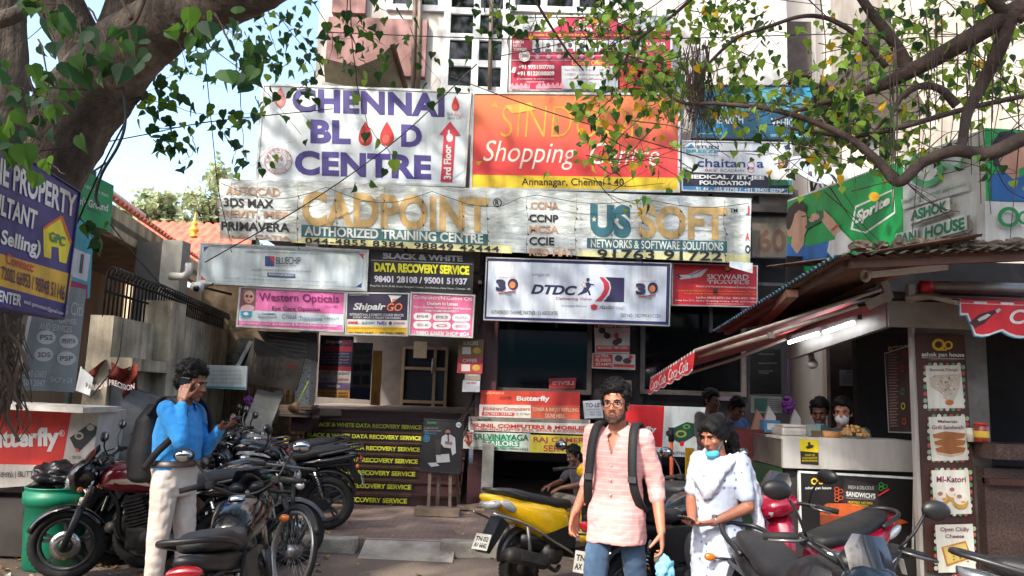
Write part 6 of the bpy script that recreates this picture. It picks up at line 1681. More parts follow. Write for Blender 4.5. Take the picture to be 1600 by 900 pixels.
# left group
MAROONP=mat((120,16,34),.2,0,.15,5,coat=.7);SILV=mat((150,154,158),.28,.5,.15,8,coat=.4);GREYP=mat((86,90,94),.3,.3,.2,8,coat=.4)
motorcycle('black and red commuter motorcycle facing left beside the green bin',-3.05,7.06,0,R(196),MAROONP,GLOSSB,'commuter',-.1,dec=mat((196,180,160),.4),group=GM,cowl=GLOSSB)
motorcycle('motorcycle seen from behind, wedged between the steel cupboard and the red tank motorcycle',-3.28,8.02,.0,R(62),GLOSSB,SILV,'commuter',-.06,('TN 02','5841'),group=GM)
motorcycle('dark motorcycle with a silver nose and smoked visor, farthest back near the steps',P(425,700,9.9).x,9.9,PZH,R(214),GREYP,SILV,'commuter',-.1,cowl=SILV,group=GM)
motorcycle('black motorcycle with a slim tail and chrome trim parked nearest the steps',P(425,760,8.9).x,8.9,PZH,R(188),GLOSSB,GLOSSB,'commuter',-.1,('TN 02','BM 3360'),group=GM,dec=mat((170,172,174),.4))
motorcycle('green tanked motorcycle mostly hidden behind the man on the phone',P(318,700,9.4).x,9.4,PZH,R(205),mat((22,66,62),.25,0,.2,coat=.5),BLKP,'commuter',-.1,group=GM)
motorcycle('motorcycle with a long grey ribbed seat behind the bicycle',P(345,780,7.55).x,7.55,0.0,R(14),GLOSSB,GREYP,'commuter',-.08,group=GM,seatm=mat((112,114,116),.45,.1,.15,8),seat_long=True)
motorcycle('black sports motorcycle seen from behind at the bottom left edge, nearest the camera',-1.5,4.7,0,R(97),GLOSSB,BLKP,'black',-.1,('TN 02','BK 7714'),group=GM)
# helmet hung on the hidden bike
hm=MB().use(mat((48,50,44),.35,0,.6,9),True);c=P(304,680,8.6);hm.ell(c,(.13,.15,.14));hm.use(mat((18,18,20),.1),True).ell(c+V(.03,-.05,-.02),(.11,.12,.07));single(hm,'helmet','dark camouflage helmet hung on the handlebar behind the man on the phone','helmet')
# right group
motorcycle('black motorcycle with a rope tied on its rack behind the man in pink',.60+.95*.76,5.42+.95*.65,0,R(40.5),GLOSSB,BLKP,'black',-.06,('TN 02','AX 1183'),group=GM)
motorcycle('dark blue black motorcycle facing the camera at the lower right with yellow stickers',1.38,3.86,0,R(-86),SEATM,BLKP,'black',-.1,('TN 18','V 4410'),group=GM,cowl=mat((26,36,48),.2,0,.2,5,coat=.7))
motorcycle('motorcycle at the bottom right corner of which only the tail and silver grab rail show',3.2,3.78,0,R(-18),GLOSSB,SILV,'commuter',-.05,('TN 02','CC 901'),group=GM)
YELP=mat((232,184,16),.25,0,.1,6,coat=.6)
scooter('yellow and black scooter behind the man in pink with a scribbled panel',.58,7.26,0,R(42),YELP,-.06,('TN 02','AV 6642'),tail=LAMP)
scooter('metallic red scooter with a black seat parked against the food stall',2.16,5.75,0,R(212),mat((170,16,52),.2,.2,.15,6,coat=.8),-.05,('TN 02','BF 1290'),big=True,decal=('NTORQ 125',WHITE),vis=True)
# rope bundle
rp_=MB().use(mat((176,150,112),.9,0,.3,20),True);c=V(.62,5.46,.98)
for k in range(9):rp_.torus(c+V(rng.uniform(-.03,.03),rng.uniform(-.03,.03),k*.007-.01),(rng.uniform(-.25,.25),rng.uniform(-.25,.25),1),rng.uniform(.06,.11),.009,20,5)
single(rp_,'rope_bundle','coil of tan rope tied on the motorcycle rack behind the man in pink','rope')
# bicycle
def bicycle(label,x,y,z,head,lean):
    v=Veh('bicycle',label,'bicycle',x,y,z,head,lean)
    fm=mat((24,38,34),.35,.2,.25,12)
    for xx in(.53,-.53):
        o=add_wheel(v,xx,.345,.036,'spoke',m=mat((150,150,150),.35,.8,.2))
        fender(v,xx,.345,30 if xx>0 else 10,150 if xx>0 else 170,.03,mat((60,60,60),.4,.4,.3),'mudguard')
    m_=MB().use(fm,True);bb,st_,hd_,rr=V(-.08,0,.29),V(-.2,0,.78),V(.36,0,.8),V(-.53,0,.345)
    m_.tube([bb,st_],.016,8).tube([st_+V(0,0,-.04),hd_],.015,8).tube([bb,hd_+V(.03,0,-.12)],.016,8).tube([hd_+V(.05,0,-.16),hd_+V(-.02,0,.06)],.019,8)
    for s in(-1,1):m_.tube([bb+V(0,s*.03,0),rr+V(0,s*.06,0)],.009,6).tube([st_+V(0,s*.02,-.03),rr+V(0,s*.06,0)],.009,6).tube([hd_+V(.05,s*.04,-.16),V(.53,s*.06,.345)],.011,6)
    v.part(m_,'frame')
    m_=MB().use(mat((20,66,56),.5,0,.2,9),True);m_.body([(-.38,.88,.1,.03),(-.3,.885,.1,.035),(-.16,.885,.05,.03),(-.04,.89,.025,.02)],14);m_.use(CHR,True).tube([st_,V(-.22,0,.86)],.012,8);v.part(m_,'saddle')
    m_=MB().use(mat((120,122,122),.3,.8,.2),True);m_.tube([hd_+V(-.02,0,.04),V(.34,0,1.0)],.013,8);m_.tube(superpath([(.16,.28,.99),(.3,.2,1.0),(.37,.05,1.0),(.37,-.05,1.0),(.3,-.2,1.0),(.16,-.28,.99)],4),.012,8)
    for s in(-1,1):m_.tube([(.36,s*.12,.96),(.28,s*.22,.95),(.16,s*.25,.95)],.006,6)
    hb=v.part(m_,'handlebar')
    for s in(-1,1):m_=MB().use(RUBD,True).tube([(.25,s*.245,.995),(.14,s*.29,.99)],.018,8);v.part(m_,'grip',hb)
    m_=MB().use(mat((90,88,86),.4,.7,.3),True);m_.lathe(bb+V(0,-.05,0),(0,1,0),[(.09,0),(.095,.004),(.09,.008),(.0,.008)],24);m_.tube([bb+V(0,-.07,0),bb+V(.1,-.08,-.13)],.01,6).tube([bb+V(0,.07,0),bb+V(-.1,.08,.13)],.01,6);m_.use(RUBD).box(bb+V(.1,-.13,-.13),(.09,.09,.02)).box(bb+V(-.1,.13,.13),(.09,.09,.02));v.part(m_,'crankset')
    m_=MB().use(BLKP,True)
    for s in(-1,1):m_.tube([(-.24,s*.06,.7),(-.72,s*.07,.72)],.007,6).tube([(-.7,s*.07,.72),(-.53,s*.08,.345)],.006,6)
    for k in range(5):m_.tube([(-.3-.1*k,-.07,.715),(-.3-.1*k,.07,.715)],.006,6)
    v.part(m_,'carrier')
    m_=MB().use(LAMP,True).ell((.45,0,.86),(.04,.035,.035));v.part(m_,'lamp')
    return v
bicycle('old bicycle with a green saddle and spoked wheels among the parked motorcycles',-2.13,6.98,0,R(-45),-.14)
# ================================================================== people
def capsule(mb,p0,r0,p1,r1,seg=14):
    """rounded cone between two balls; radii may be (side, front) pairs given with a side vector"""
    p0,p1=Vector(p0),Vector(p1);d=p1-p0;L=d.length
    if L<1e-6:d=V(0,0,1);L=1e-6
    d.normalize()
    pts=[];rr=[]
    for k in range(5):
        a=math.pi/2*(1-k/4.0);pts.append(p0-d*(r0*math.sin(a)*.999));rr.append(max(.0006,r0*math.cos(a)))
    for k in range(5):
        a=math.pi/2*k/4.0;pts.append(p1+d*(r1*math.sin(a)*.999));rr.append(max(.0006,r1*math.cos(a)))
    return mb.tube(pts,rr,seg)
def section(c,rx,ry,yaw=0.0,tilt=None,n=20,ex=2.3):
    c=Vector(c);out=[]
    for k in range(n):
        a=2*math.pi*k/n;x=rx*math.copysign(abs(math.cos(a))**(2/ex),math.cos(a));y=ry*math.copysign(abs(math.sin(a))**(2/ex),math.sin(a))
        p=V(x*math.cos(yaw)-y*math.sin(yaw),x*math.sin(yaw)+y*math.cos(yaw),0)
        if tilt is not None:p=tilt@p
        out.append(c+p)
    return out
def fuse(mb,voxel=0.006,smooth=3,adapt=0.0):
    """melt the shapes of a builder into one closed skin; returns (verts, faces)"""
    me=bpy.data.meshes.new('tmp');me.from_pydata(mb.v,[],mb.f);me.update()
    o=bpy.data.objects.new('tmp',me);COL.objects.link(o)
    r=o.modifiers.new('r','REMESH');r.mode='VOXEL';r.voxel_size=voxel;r.adaptivity=adapt
    if smooth:
        s=o.modifiers.new('s','SMOOTH');s.factor=0.5;s.iterations=smooth
    dg=bpy.context.evaluated_depsgraph_get()
    e=o.evaluated_get(dg);m2=e.to_mesh()
    vs=[v.co.copy()for v in m2.vertices];fs=[tuple(p.vertices)for p in m2.polygons]
    e.to_mesh_clear();bpy.data.objects.remove(o);bpy.data.meshes.remove(me)
    return vs,fs
def wrinkle(vs,amp,sc,seed,zs=1.0):
    out=[]
    for v in vs:
        q=Vector((v.x*sc+seed,v.y*sc,v.z*sc*zs))
        n=noise.noise_vector(q)
        r1=abs(noise.noise(q*1.7+Vector((3,seed,0))))
        out.append(v+n*amp*.6+V(n.y,n.x,0)*amp*r1)
    return out
def basis(d,n):
    d=Vector(d).normalized();n=Vector(n);n=(n-d*n.dot(d)).normalized();return d,n,n.cross(d).normalized()
def hand(mb,wrist,d,n,thumb,curl=18,s=1.0,spread=6,tcurl=0):
    """palm and five fingers: d along the hand, n out of the palm side, thumb = +1/-1 side"""
    d,n,b=basis(d,n);b=b*thumb;w=Vector(wrist)
    for k in range(4):
        off=(0.031-k*0.0205)*s
        kn=w+d*(.086-.004*abs(k-1))*s+b*off
        capsule(mb,w+d*.012*s+b*off*.72,.0155*s,kn,.0125*s,10)
        L=(.074,.082,.077,.06)[k]*s;a=R(curl*(1.0+.12*k));sp=R(spread*(1.3-k*.85))
        dd=(d*math.cos(sp)+b*math.sin(sp));p=kn;ang=0.35*a;r_=(.0098,.0102,.0096,.0084)[k]*s
        for j,f in enumerate((.45,.31,.24)):
            q=p+(dd*math.cos(ang)+n*math.sin(ang))*(L*f);capsule(mb,p,r_,q,r_*.9,10);p=q;r_*=.9;ang+=a
    t0=w+d*.022*s+b*.022*s+n*.004*s;td=(d*.62+b*.62+n*(.25+tcurl)).normalized()
    t1=t0+td*.042*s;capsule(mb,t0,.0165*s,t1,.0125*s,10)
    td2=(td*.75+d*.4+n*.12*(1+tcurl*4)).normalized();t2=t1+td2*.032*s;capsule(mb,t1,.0125*s,t2,.0105*s,10);capsule(mb,t2,.0105*s,t2+(td2+n*.15).normalized()*.024*s,.0085*s,10)
def skin_mat(col):
    c=rgb(*col);k=('skin',col)
    def f(nt,b):
        n=tex(nt,'Noise',14,4)
        o=ramp_of(nt,n.outputs[0],[(0.3,(c[0]*.8,c[1]*.8,c[2]*.78,1)),(0.7,(c[0]*1.06,c[1]*1.03,c[2]*1.0,1))])
        nt.links.new(o,b.inputs['Base Color']);b.inputs['Roughness'].default_value=0.48;b.inputs['Subsurface Weight'].default_value=0.12;b.inputs['Subsurface Radius'].default_value=(.02,.008,.004)
    return node_mat(k,f)
def cloth_mat(col,kind='plain',col2=None,rough=.85):
    c=rgb(*col);k=('cloth',col,kind,col2)
    def f(nt,b):
        n=tex(nt,'Noise',7,5);w=tex(nt,'Noise',220,2)
        o=ramp_of(nt,n.outputs[0],[(0.3,tuple(x*.84 for x in c[:3])+(1,)),(0.7,tuple(min(1,x*1.05)for x in c[:3])+(1,))])
        if kind=='stripe':
            t=tex(nt,'Noise',1.0,2);tc=nt.nodes.new('ShaderNodeTexCoord');wv=nt.nodes.new('ShaderNodeTexWave');wv.bands_direction='Z';wv.inputs['Scale'].default_value=9.5;wv.inputs['Distortion'].default_value=.25;wv.inputs['Detail'].default_value=1
            nt.links.new(tc.outputs['Object'],wv.inputs['Vector'])
            m=ramp_of(nt,wv.outputs[0],[(0.84,(0,0,0,1)),(0.95,(.5,.5,.5,1))]);o=mixc(nt,m,o,rgb(*col2))
        if kind=='motif':
            vr=tex(nt,'Voronoi',21,mscale=(1,1,1));vr.inputs['Randomness'].default_value=.25
            m=ramp_of(nt,vr.outputs[0],[(0.15,(.8,.8,.8,1)),(0.22,(0,0,0,1))]);o=mixc(nt,m,o,rgb(*col2))
        if kind=='denim':
            t=tex(nt,'Noise',5,3,mscale=(1,1,.5));o=mixc(nt,ramp_of(nt,t.outputs[0],[(.45,(0,0,0,1)),(.75,(.65,.65,.65,1))]),o,rgb(*col2))
        nt.links.new(o,b.inputs['Base Color']);b.inputs['Roughness'].default_value=rough
        try:b.inputs['Sheen Weight'].default_value=.12
        except Exception:pass
        bump(nt,b,w.outputs[0],.25,.002)
    return node_mat(k,f)
HAIRM=mat((11,9,8),0.62,0,0.3,40,0.5,160,spec=0.25)
def build_head(sk,parts,M,s,skincol,hair='short',female=False,lips=(150,84,78),beard=False,hairamt=1.0,seed=1,lod=False,mask=None,earring=False):
    """adds the head shapes to the skin builder sk (in head frame M) and returns separate islands and hair"""
    T=lambda p:M@(Vector(p)*s)
    def E(mb,c,r,rot=None):
        st=len(mb.v);mb.ell((0,0,0),tuple(x*s for x in r),rot,18,12)
        for i in range(st,len(mb.v)):mb.v[i]=tuple(M@(Vector(mb.v[i])+Vector(c)*s))
    jw=.055 if female else .062
    E(sk,(0,.012,.045),(.076,.096,.086));E(sk,(0,-.03,-.02),(.063,.066,.078));E(sk,(0,-.044,-.066),(jw*.78,.045,.042));E(sk,(0,-.072,-.096),(.024,.02,.017))
    E(sk,(0,-.078,.034),(.05,.016,.011));
    for q in(-1,1):
        E(sk,(q*.077,.016,-.002),(.009,.019,.031));E(sk,(q*.04,-.066,-.016),(.022,.02,.02))
    capsule(sk,T((0,-.086,.022)),.008*s,T((0,-.109,-.02)),.0125*s,10);
    for q in(-1,1):E(sk,(q*.012,-.097,-.024),(.009,.011,.007))
    E(sk,(0,-.086,-.052),(.025,.011,.0068));E(sk,(0,-.085,-.064),(.021,.011,.0075))
    isl=MB()
    for q in(-1,1):
        isl.use(mat((206,202,196),.25,0,0),True);E(isl,(q*.031,-.0755,.012),(.0125,.0095,.0062));isl.use(mat((22,14,10),.15,0,0),True);E(isl,(q*.031,-.0815,.012),(.0068,.0048,.0062))
        isl.use(HAIRM,True)
        isl.tube([T((q*.014,-.094,.029)),T((q*.031,-.0925,.0355)),T((q*.05,-.078,.031))],[.0035*s,.0042*s,.0022*s],6)
        isl.tube([T((q*.018,-.085,.0175)),T((q*.031,-.087,.0215)),T((q*.045,-.079,.0165))],[.0016*s,.0022*s,.0016*s],5)
    isl.use(mat(lips,.45,0,.1,20),True);E(isl,(0,-.0885,-.052),(.0225,.0102,.0052));E(isl,(0,-.0875,-.0625),(.019,.0102,.006))
    isl.use(mat((60,26,24),.6,0,0),True);isl.tube([T((-.021,-.0945,-.0575)),T((0,-.0985,-.0575)),T((.021,-.0945,-.0575))],.0013*s,4)
    rh=random.Random(seed)
    hb=MB()
    if hair=='short' or hair=='curly':
        E(hb,(0,.024,.066),(.083,.097,.083));E(hb,(0,.075,.01),(.066,.05,.075))
        for q in(-1,1):E(hb,(q*.072,-.004,.03),(.014,.026,.035))
        E(hb,(0,-.02,.105),(.066,.07,.045))
        k=160 if hair=='curly' else 110
        for i in range(k):
            th=rh.uniform(0,2*math.pi);ph=rh.uniform(0,1)**.8*1.75
            d=V(math.sin(ph)*math.cos(th),math.sin(ph)*math.sin(th),math.cos(ph))
            p=V(d.x*.082,.022+d.y*.098,.068+d.z*.086)
            if p.y<-.045 and p.z<.075:continue
            r_=rh.uniform(.012,.021)*hairamt
            E(hb,(p.x,p.y,p.z+.004),(r_,r_,r_*(1.0 if hair=='curly' else .75)))
    elif hair=='long':
        E(hb,(0,.028,.056),(.083,.094,.086));E(hb,(0,-.04,.088),(.062,.05,.036));E(hb,(0,-.066,.07),(.04,.02,.022));E(hb,(0,.08,.0),(.07,.05,.085));E(hb,(0,.115,-.01),(.055,.06,.07));E(hb,(.02,.14,-.075),(.05,.05,.09));E(hb,(.02,.14,-.16),(.042,.04,.09));E(hb,(.02,.13,-.24),(.03,.03,.06))
        for q in(-1,1):E(hb,(q*.048,-.048,.066),(.036,.044,.034));E(hb,(q*.07,-.03,.03),(.018,.03,.04));E(hb,(q*.075,.02,.012),(.014,.04,.05))
        for i in range(90):
            p=V(rh.gauss(0,.03)+.01,.11+rh.gauss(0,.03),rh.uniform(-.26,.06));r_=rh.uniform(.008,.016);E(hb,p,(r_,r_,r_*1.7))
    vs,fs=fuse(hb,.0065*s if not lod else .009,1)
    h=MB().use(HAIRM,True);h.add(wrinkle(vs,.006,55,seed),fs,True)
    ctr=M@(V(0,.02,.05)*s)
    for i in range(420 if not lod else 120):
        p=vs[rh.randrange(len(vs))];d=(p-ctr).normalized();t_=d.cross(V(rh.gauss(0,1),rh.gauss(0,1),rh.gauss(0,1))).normalized();L_=rh.uniform(.012,.03)*(1.0 if hair=='curly' else .8)
        if hair=='long':t_=(V(0,.3,-1)+t_*.3).normalized()
        h.tube([p-d*.004,p+d*L_*.35+t_*L_*.4,p+d*L_*.3+t_*L_],[.0032,.0024,.0006],4)
    bd=None
    if beard:
        bb=MB();E(bb,(0,-.05,-.075),(.052,.044,.036));E(bb,(0,-.074,-.098),(.025,.021,.018))
        for q in(-1,1):E(bb,(q*.054,-.012,-.045),(.012,.03,.045));E(bb,(q*.034,-.05,-.066),(.022,.03,.03));E(bb,(q*.015,-.092,-.042),(.013,.0075,.005))
        vs,fs=fuse(bb,.005,2);cx=[]
        bd=MB().use(mat((92,62,50),.8,0,.5,60,.5,200),True).add(vs,fs,True)
    mk=None
    if mask:
        mm=MB();col,low=mask
        if low:E(mm,(0,-.062,-.1),(.05,.042,.032));
        else:E(mm,(0,-.052,-.045),(.062,.06,.055));E(mm,(0,-.09,-.03),(.022,.022,.03))
        vs,fs=fuse(mm,.006,2);mk=MB().use(mat(col,.7,0,.08,20,.2,60),True).add(vs,fs,True)
        for q in(-1,1):mk.tube([T((q*.05,-.062,-.075 if low else-.03)),T((q*.078,-.005,-.012)),T((q*.08,.022,.01))],.0016,4)
    return isl,h,bd,mk
class Person:
    """facing -y in its own frame; H scales a 1.72 m body"""
    def __init__(self,label,x,y,z,head,H=1.72):
        self.s=H/1.72;self.r=empty('person',label,'person',(x,y,z),head)
    def part(self,mb,name,parent=None):
        return mb.build(name,parent or self.r)
def make_person(label,x,y,z,rot,H,skin,J,shirt,trouser,hair='short',female=False,headrot=(0,0,0),beard=False,sleeve=1.0,seed=1,vox=.007,lower=True,shoes=(40,34,30),hands=None,hairamt=1.0,mask=None,tuck=False,belly=0.0,hem=.80,lips=(150,84,78),collar=None,slim=1.0,vneck=None):
    """J: joints dict (elbow/wrist l,r in metres for a 1.72 m body; optional hip/knee/ankle, lean)"""
    p=Person(label,x,y,z,rot,H);s=p.s
    Jd=dict(sl=V(.175,.01,1.405),sr=V(-.175,.01,1.405),hl=V(.09,0,.92),hr=V(-.09,0,.92),kl=V(.1,-.02,.5),kr=V(-.1,-.02,.5),al=V(.1,.01,.09),ar=V(-.1,.01,.09),neck=V(0,.01,1.46),headc=V(0,-.02,1.585))
    Jd.update({k:Vector(v)for k,v in J.items()if k in Jd or k in('el','er','wl','wr')})
    Jd={k:v*s for k,v in Jd.items()}
    pel=(Jd['hl']+Jd['hr'])/2;sh=(Jd['sl']+Jd['sr'])/2
    yaw=math.atan2((Jd['sl']-Jd['sr']).y,(Jd['sl']-Jd['sr']).x)
    yawp=math.atan2((Jd['hl']-Jd['hr']).y,(Jd['hl']-Jd['hr']).x)
    fw=.88 if female else slim
    def torso(mb,g=0.0,z0=None):
        T_=lambda t:pel.lerp(sh,t)
        sec=[(-.16,.13,.1),(0.02,.158*slim if not female else .165,.108),(.22,.148*fw,.1+belly*.6),(.42,.142*fw,.098+belly),(.62,.158*fw,.108+belly*.6),(.8,.17*fw,.106),(.94,.165*fw,.088),(1.05,.1,.062),(1.12,.06,.05)]
        mb.loft([section(T_(t)+V(0,0,0),(a+g)*s,(b+g)*s,yawp+(yaw-yawp)*max(0,min(1,t)))for t,a,b in sec])
        for q in('sl','sr'):mb.ell(Jd[q].lerp(sh,.12)+V(0,0,-.012),((.062+g)*s,)*3)
    # ---- skin
    sk=MB()
    torso(sk,-.012)
    if lower:
        for q in 'lr':
            capsule(sk,Jd['h'+q],.078*s,Jd['k'+q],.052*s);capsule(sk,Jd['k'+q],.05*s,Jd['a'+q].lerp(Jd['k'+q],.1),.036*s)
    for q in 'lr':
        capsule(sk,Jd['s'+q],.05*s,Jd['e'+q],.038*s);e,w=Jd['e'+q],Jd['w'+q];capsule(sk,e,.039*s,e.lerp(w,.35),.038*s);capsule(sk,e.lerp(w,.35),.038*s,w,.026*s)
    capsule(sk,Jd['neck']+V(0,.012,-.05),.058*s,Jd['headc']+V(0,.02,-.05),.05*s)
    M=Matrix.Translation(Jd['headc'])@Euler(headrot).to_matrix().to_4x4()
    isl,hr_,bd,mk=build_head(sk,None,M,s,skin,hair,female,lips,beard,hairamt,seed,vox>.008,mask)
    if hands:
        for q in 'lr':
            if q in hands:
                h=hands[q];hand(sk,Jd['w'+q],h[0],h[1],h[2],h[3]if len(h)>3 else 18,s*(.93 if female else 1.0),h[4]if len(h)>4 else 6,h[5]if len(h)>5 else 0)
    vs,fs=fuse(sk,min(vox,.0062)if hands else vox,2)
    b=MB().use(skin_mat(skin),True).add(vs,fs,True)
    off=len(b.v)
    for m_ in isl.mats:
        pass
    for i,f in enumerate(isl.f):
        pass
    base=len(b.v);b.v.extend(isl.v)
    for f,mi,sm in zip(isl.f,isl.m,isl.s):
        b.use(isl.mats[mi]);b.f.append([i+base for i in f]);b.m.append(b.cur);b.s.append(sm)
    p.part(b,'body')
    p.part(hr_,'hair')
    if bd:p.part(bd,'beard')
    if mk:p.part(mk,'face_mask')
    # ---- shirt
    if shirt is not None:
        sm=MB();g=.012 if not tuck else .01
        T_=lambda t:pel.lerp(sh,t)
        zt=(hem*s-pel.z)/max(.01,(sh.z-pel.z))if hem<1.1 else 0.1
        low=.16 if tuck else zt
        k_=0 if tuck else .02;sec=[(low,.162*slim+k_,.116+k_),(low+.05 if tuck else .05,.168*slim+k_*.7,.118+k_*.7),(.25,.158*fw,.112+belly*.6),(.45,.152*fw,.112+belly),(.64,.166*fw,.118+belly*.6),(.8,.176*fw,.114),(.94,.170*fw,.094),(1.03,.11,.07),(1.085,.066,.058)]
        if female:sec[0]=(low,.175,.14);sec[1]=(.02,.172,.124)
        if female:sec.insert(5,(.72,.155,.128))
        sm.loft([section(T_(t),(a+g)*s,(b_+g)*s,yawp+(yaw-yawp)*max(0,min(1,t)))for t,a,b_ in sec])
        for q in 'lr':
            S_,e,w=Jd['s'+q],Jd['e'+q],Jd['w'+q]
            sm.ell(S_.lerp(sh,.12)+V(0,0,-.012),(.068*s,)*3)
            capsule(sm,S_,.064*s,S_.lerp(e,min(1,sleeve*2 if sleeve<.5 else 1)),(.052 if sleeve>=.5 else .058)*s)
            if sleeve>=.5:
                t=(sleeve-.5)*2*.93;capsule(sm,e,.053*s,e.lerp(w,t),(.046 if sleeve<.8 else .037)*s)
                if sleeve<.8:capsule(sm,e.lerp(w,t-.12),.052*s,e.lerp(w,t),.053*s)
        vs,fs=fuse(sm,.0085,2)
        if vneck:
            c_,s_=math.cos(-yaw),math.sin(-yaw);z0,z1,kx=vneck
            def inv_(f):
                c=sum((vs[i]for i in f),V(0,0,0))/len(f);c=c-sh;x_=c.x*c_-c.y*s_;y_=c.x*s_+c.y*c_;z_=(c.z+sh.z)/s
                return y_<0 and z_>z0 and abs(x_)/s<(z_-z0)*kx
            fs=[f for f in fs if not inv_(f)]
        o=MB().use(shirt,True).add(wrinkle(wrinkle(vs,.016*s,8,seed,.7),.009*s,24,seed+4,1.3),fs,True)
        so_=p.part(o,'shirt')
        if collar:
            cm=MB().use(collar,True);nk=Jd['neck']+V(0,0.005,0)
            ry_=Matrix.Rotation(yaw,3,'Z')
            for q in(-1,1):
                pts=[(.0,.062,.035),(q*.05,.04,.03),(q*.064,-.01,.012),(q*.052,-.055,-.012),(q*.022,-.085,-.035),(q*.05,-.092,-.062),(q*.075,-.06,-.035),(q*.088,-.005,-.018),(q*.07,.05,.0),(0,.078,.01)]
                up=[nk+ry_@(V(*c)*s)for c in pts]
                cm.add(up+[c+ry_@V(0,-.004,.003)for c in up],[(0,1,8,9),(1,2,7,8),(2,3,6,7),(3,4,5,6),(10,11,18,19),(11,12,17,18),(12,13,16,17),(13,14,15,16)],True)
            p.part(cm,'collar',so_)
    # ---- trousers
    if lower and trouser is not None:
        tm=MB()
        tm.loft([section(pel.lerp(sh,t),(a+(.012 if tuck else-.006))*s,(b_+(.012 if tuck else-.006))*s,yawp)for t,a,b_ in((-.2,.12,.1),(-.08,.155,.112),(.05,.160,.110),(.2,.156,.108+belly*.8),(.25,.152,.106+belly),(.26,.12,.09))])
        for q in 'lr':
            h,k,a=Jd['h'+q],Jd['k'+q],Jd['a'+q]
            capsule(tm,h+V(0,0,-.01),(.094 if tuck else .085)*s,k,.068*s);capsule(tm,k,.068*s,a,.055*s)
        vs,fs=fuse(tm,.0095,2)
        p.part(MB().use(trouser,True).add(wrinkle(wrinkle(vs,.014,6,seed+9,.7),.009,20,seed+2,1.2),fs,True),'trousers')
    if lower and shoes:
        for q in 'lr':
            a=Jd['a'+q];m_=MB();capsule(m_,a+V(0,.03,-.045),.042,a+V(0,-.13,-.06),.038);m_.box(a+V(0,-.05,-.08),(.08,.26,.02))
            vs,fs=fuse(m_,.009,2);p.part(MB().use(mat(shoes,.5,0,.2),True).add(vs,fs,True),'shoe')
    p.J=Jd;p.M=M
    return p
def phone(loc,rotm,label,name='mobile_phone'):
    m_=MB().use(mat((24,24,28),.25)).box((0,0,0),(.073,.15,.009),None,.003);m_.use(mat((20,24,30),.06,0,0)).box((0,0,.0052),(.066,.14,.001));m_.use(mat((60,60,66),.3)).box((-.02,.055,-.0062),(.022,.03,.004))
    o=m_.build(name,None);o.matrix_world=Matrix.Translation(loc)@rotm.to_4x4();tag(o,label,'phone');return o
def frame_from(x,y):
    x=Vector(x).normalized();y=Vector(y);y=(y-x*y.dot(x)).normalized();z=x.cross(y);return Matrix((x,y,z)).transposed()
def backpack(loc,rz,label,col,sz=(.3,.18,.46),tilt=0.0):
    r=empty('backpack',label,'backpack',loc,rz);mm=mat(col,.75,0,.25,8,.3,150)
    b=MB();w,d,h=sz
    b.loft([section((0,-.0,0),w*.42,d*.4),section((0,0,.03),w*.5,d*.52,ex=3),section((0,.01,h*.4),w*.5,d*.56,ex=3),section((0,0,h*.8),w*.45,d*.42,ex=2.8),section((0,-.02,h),w*.26,d*.22)])
    b.ell((0,d*.48,h*.32),(w*.36,d*.3,h*.26))
    vs,fs=fuse(b,.009,3);MB().use(mm,True).add(wrinkle(vs,.014,8,loc[0]+3),fs,True).build('bag',r)
    z_=MB().use(mat((70,70,74),.4,.3),True).tube([(-w*.36,d*.45,h*.5),(-w*.2,d*.66,h*.6),(w*.2,d*.66,h*.6),(w*.36,d*.45,h*.5)],.004,5);z_.build('zip',r)
    return r,mm
def strap(mb,pts,w=.05,t=.012,up=(0,-1,0)):
    pts=superpath(pts,6)
    L=[];up=up if isinstance(up,list)else Vector(up)
    for i,p in enumerate(pts):
        d=(pts[min(i+1,len(pts)-1)]-pts[max(0,i-1)]).normalized();nn=up[i]if isinstance(up,list)else up
        s_=d.cross(Vector(nn));s_=s_.normalized()if s_.length>1e-4 else V(1,0,0);n_=s_.cross(d).normalized()
        L.append([p-s_*w/2-n_*t/2,p+s_*w/2-n_*t/2,p+s_*w/2+n_*t/2,p-s_*w/2+n_*t/2])
    return mb.loft(L)
# ================================================================== the people in the picture
# man in the pink shirt
HX=P(966,700,5.0).x
PM=make_person('bearded man in glasses and a pink striped shirt walking towards the camera',HX,5.0,0,-.46,1.75,(176,118,92),
    dict(sl=V(.163,.0,1.395),sr=V(-.163,.015,1.412),er=V(-.215,.11,1.135),wr=V(-.25,-.06,.935),el=V(.225,.06,1.105),wl=V(.285,-.04,.865),hl=V(.085,0,.92),hr=V(-.085,-.02,.92),kl=V(.11,.05,.5),kr=V(-.09,-.14,.52),al=V(.1,.2,.13),ar=V(-.09,-.06,.09),headc=V(-.012,-.03,1.588)),
    cloth_mat((208,152,148),'stripe',(220,180,176)),cloth_mat((38,62,88),'denim',(82,112,140)),hair='curly',beard=True,sleeve=.62,seed=3,vox=.0055,headrot=(.0,-.03,.1),hairamt=.95,hem=.775,slim=.9,vneck=(1.29,.42,.36),collar=cloth_mat((232,176,170)),
    hands=dict(r=(V(-.06,-.28,-1),V(1,-.25,0),-1,24),l=(V(.12,-.1,-1),V(-1,-.2,0),1,34,4,.4)))
s=PM.s
g_=MB().use(mat((22,20,22),.3),True)
for q in(-1,1):
    ring=[PM.M@(V(q*.034+.026*math.cos(a),-.103+abs(q*.034+.026*math.cos(a))*.16,.008+.0175*math.sin(a))*s)for a in np.linspace(0,2*math.pi,17)]
    g_.tube(ring,.0024,5);g_.tube([PM.M@(V(q*.06,-.094,.012)*s),PM.M@(V(q*.079,-.05,.012)*s),PM.M@(V(q*.081,.02,.008)*s)],.002,5)
g_.tube([PM.M@(V(-.009,-.102,.012)*s),PM.M@(V(0,-.106,.015)*s),PM.M@(V(.009,-.102,.012)*s)],.002,5)
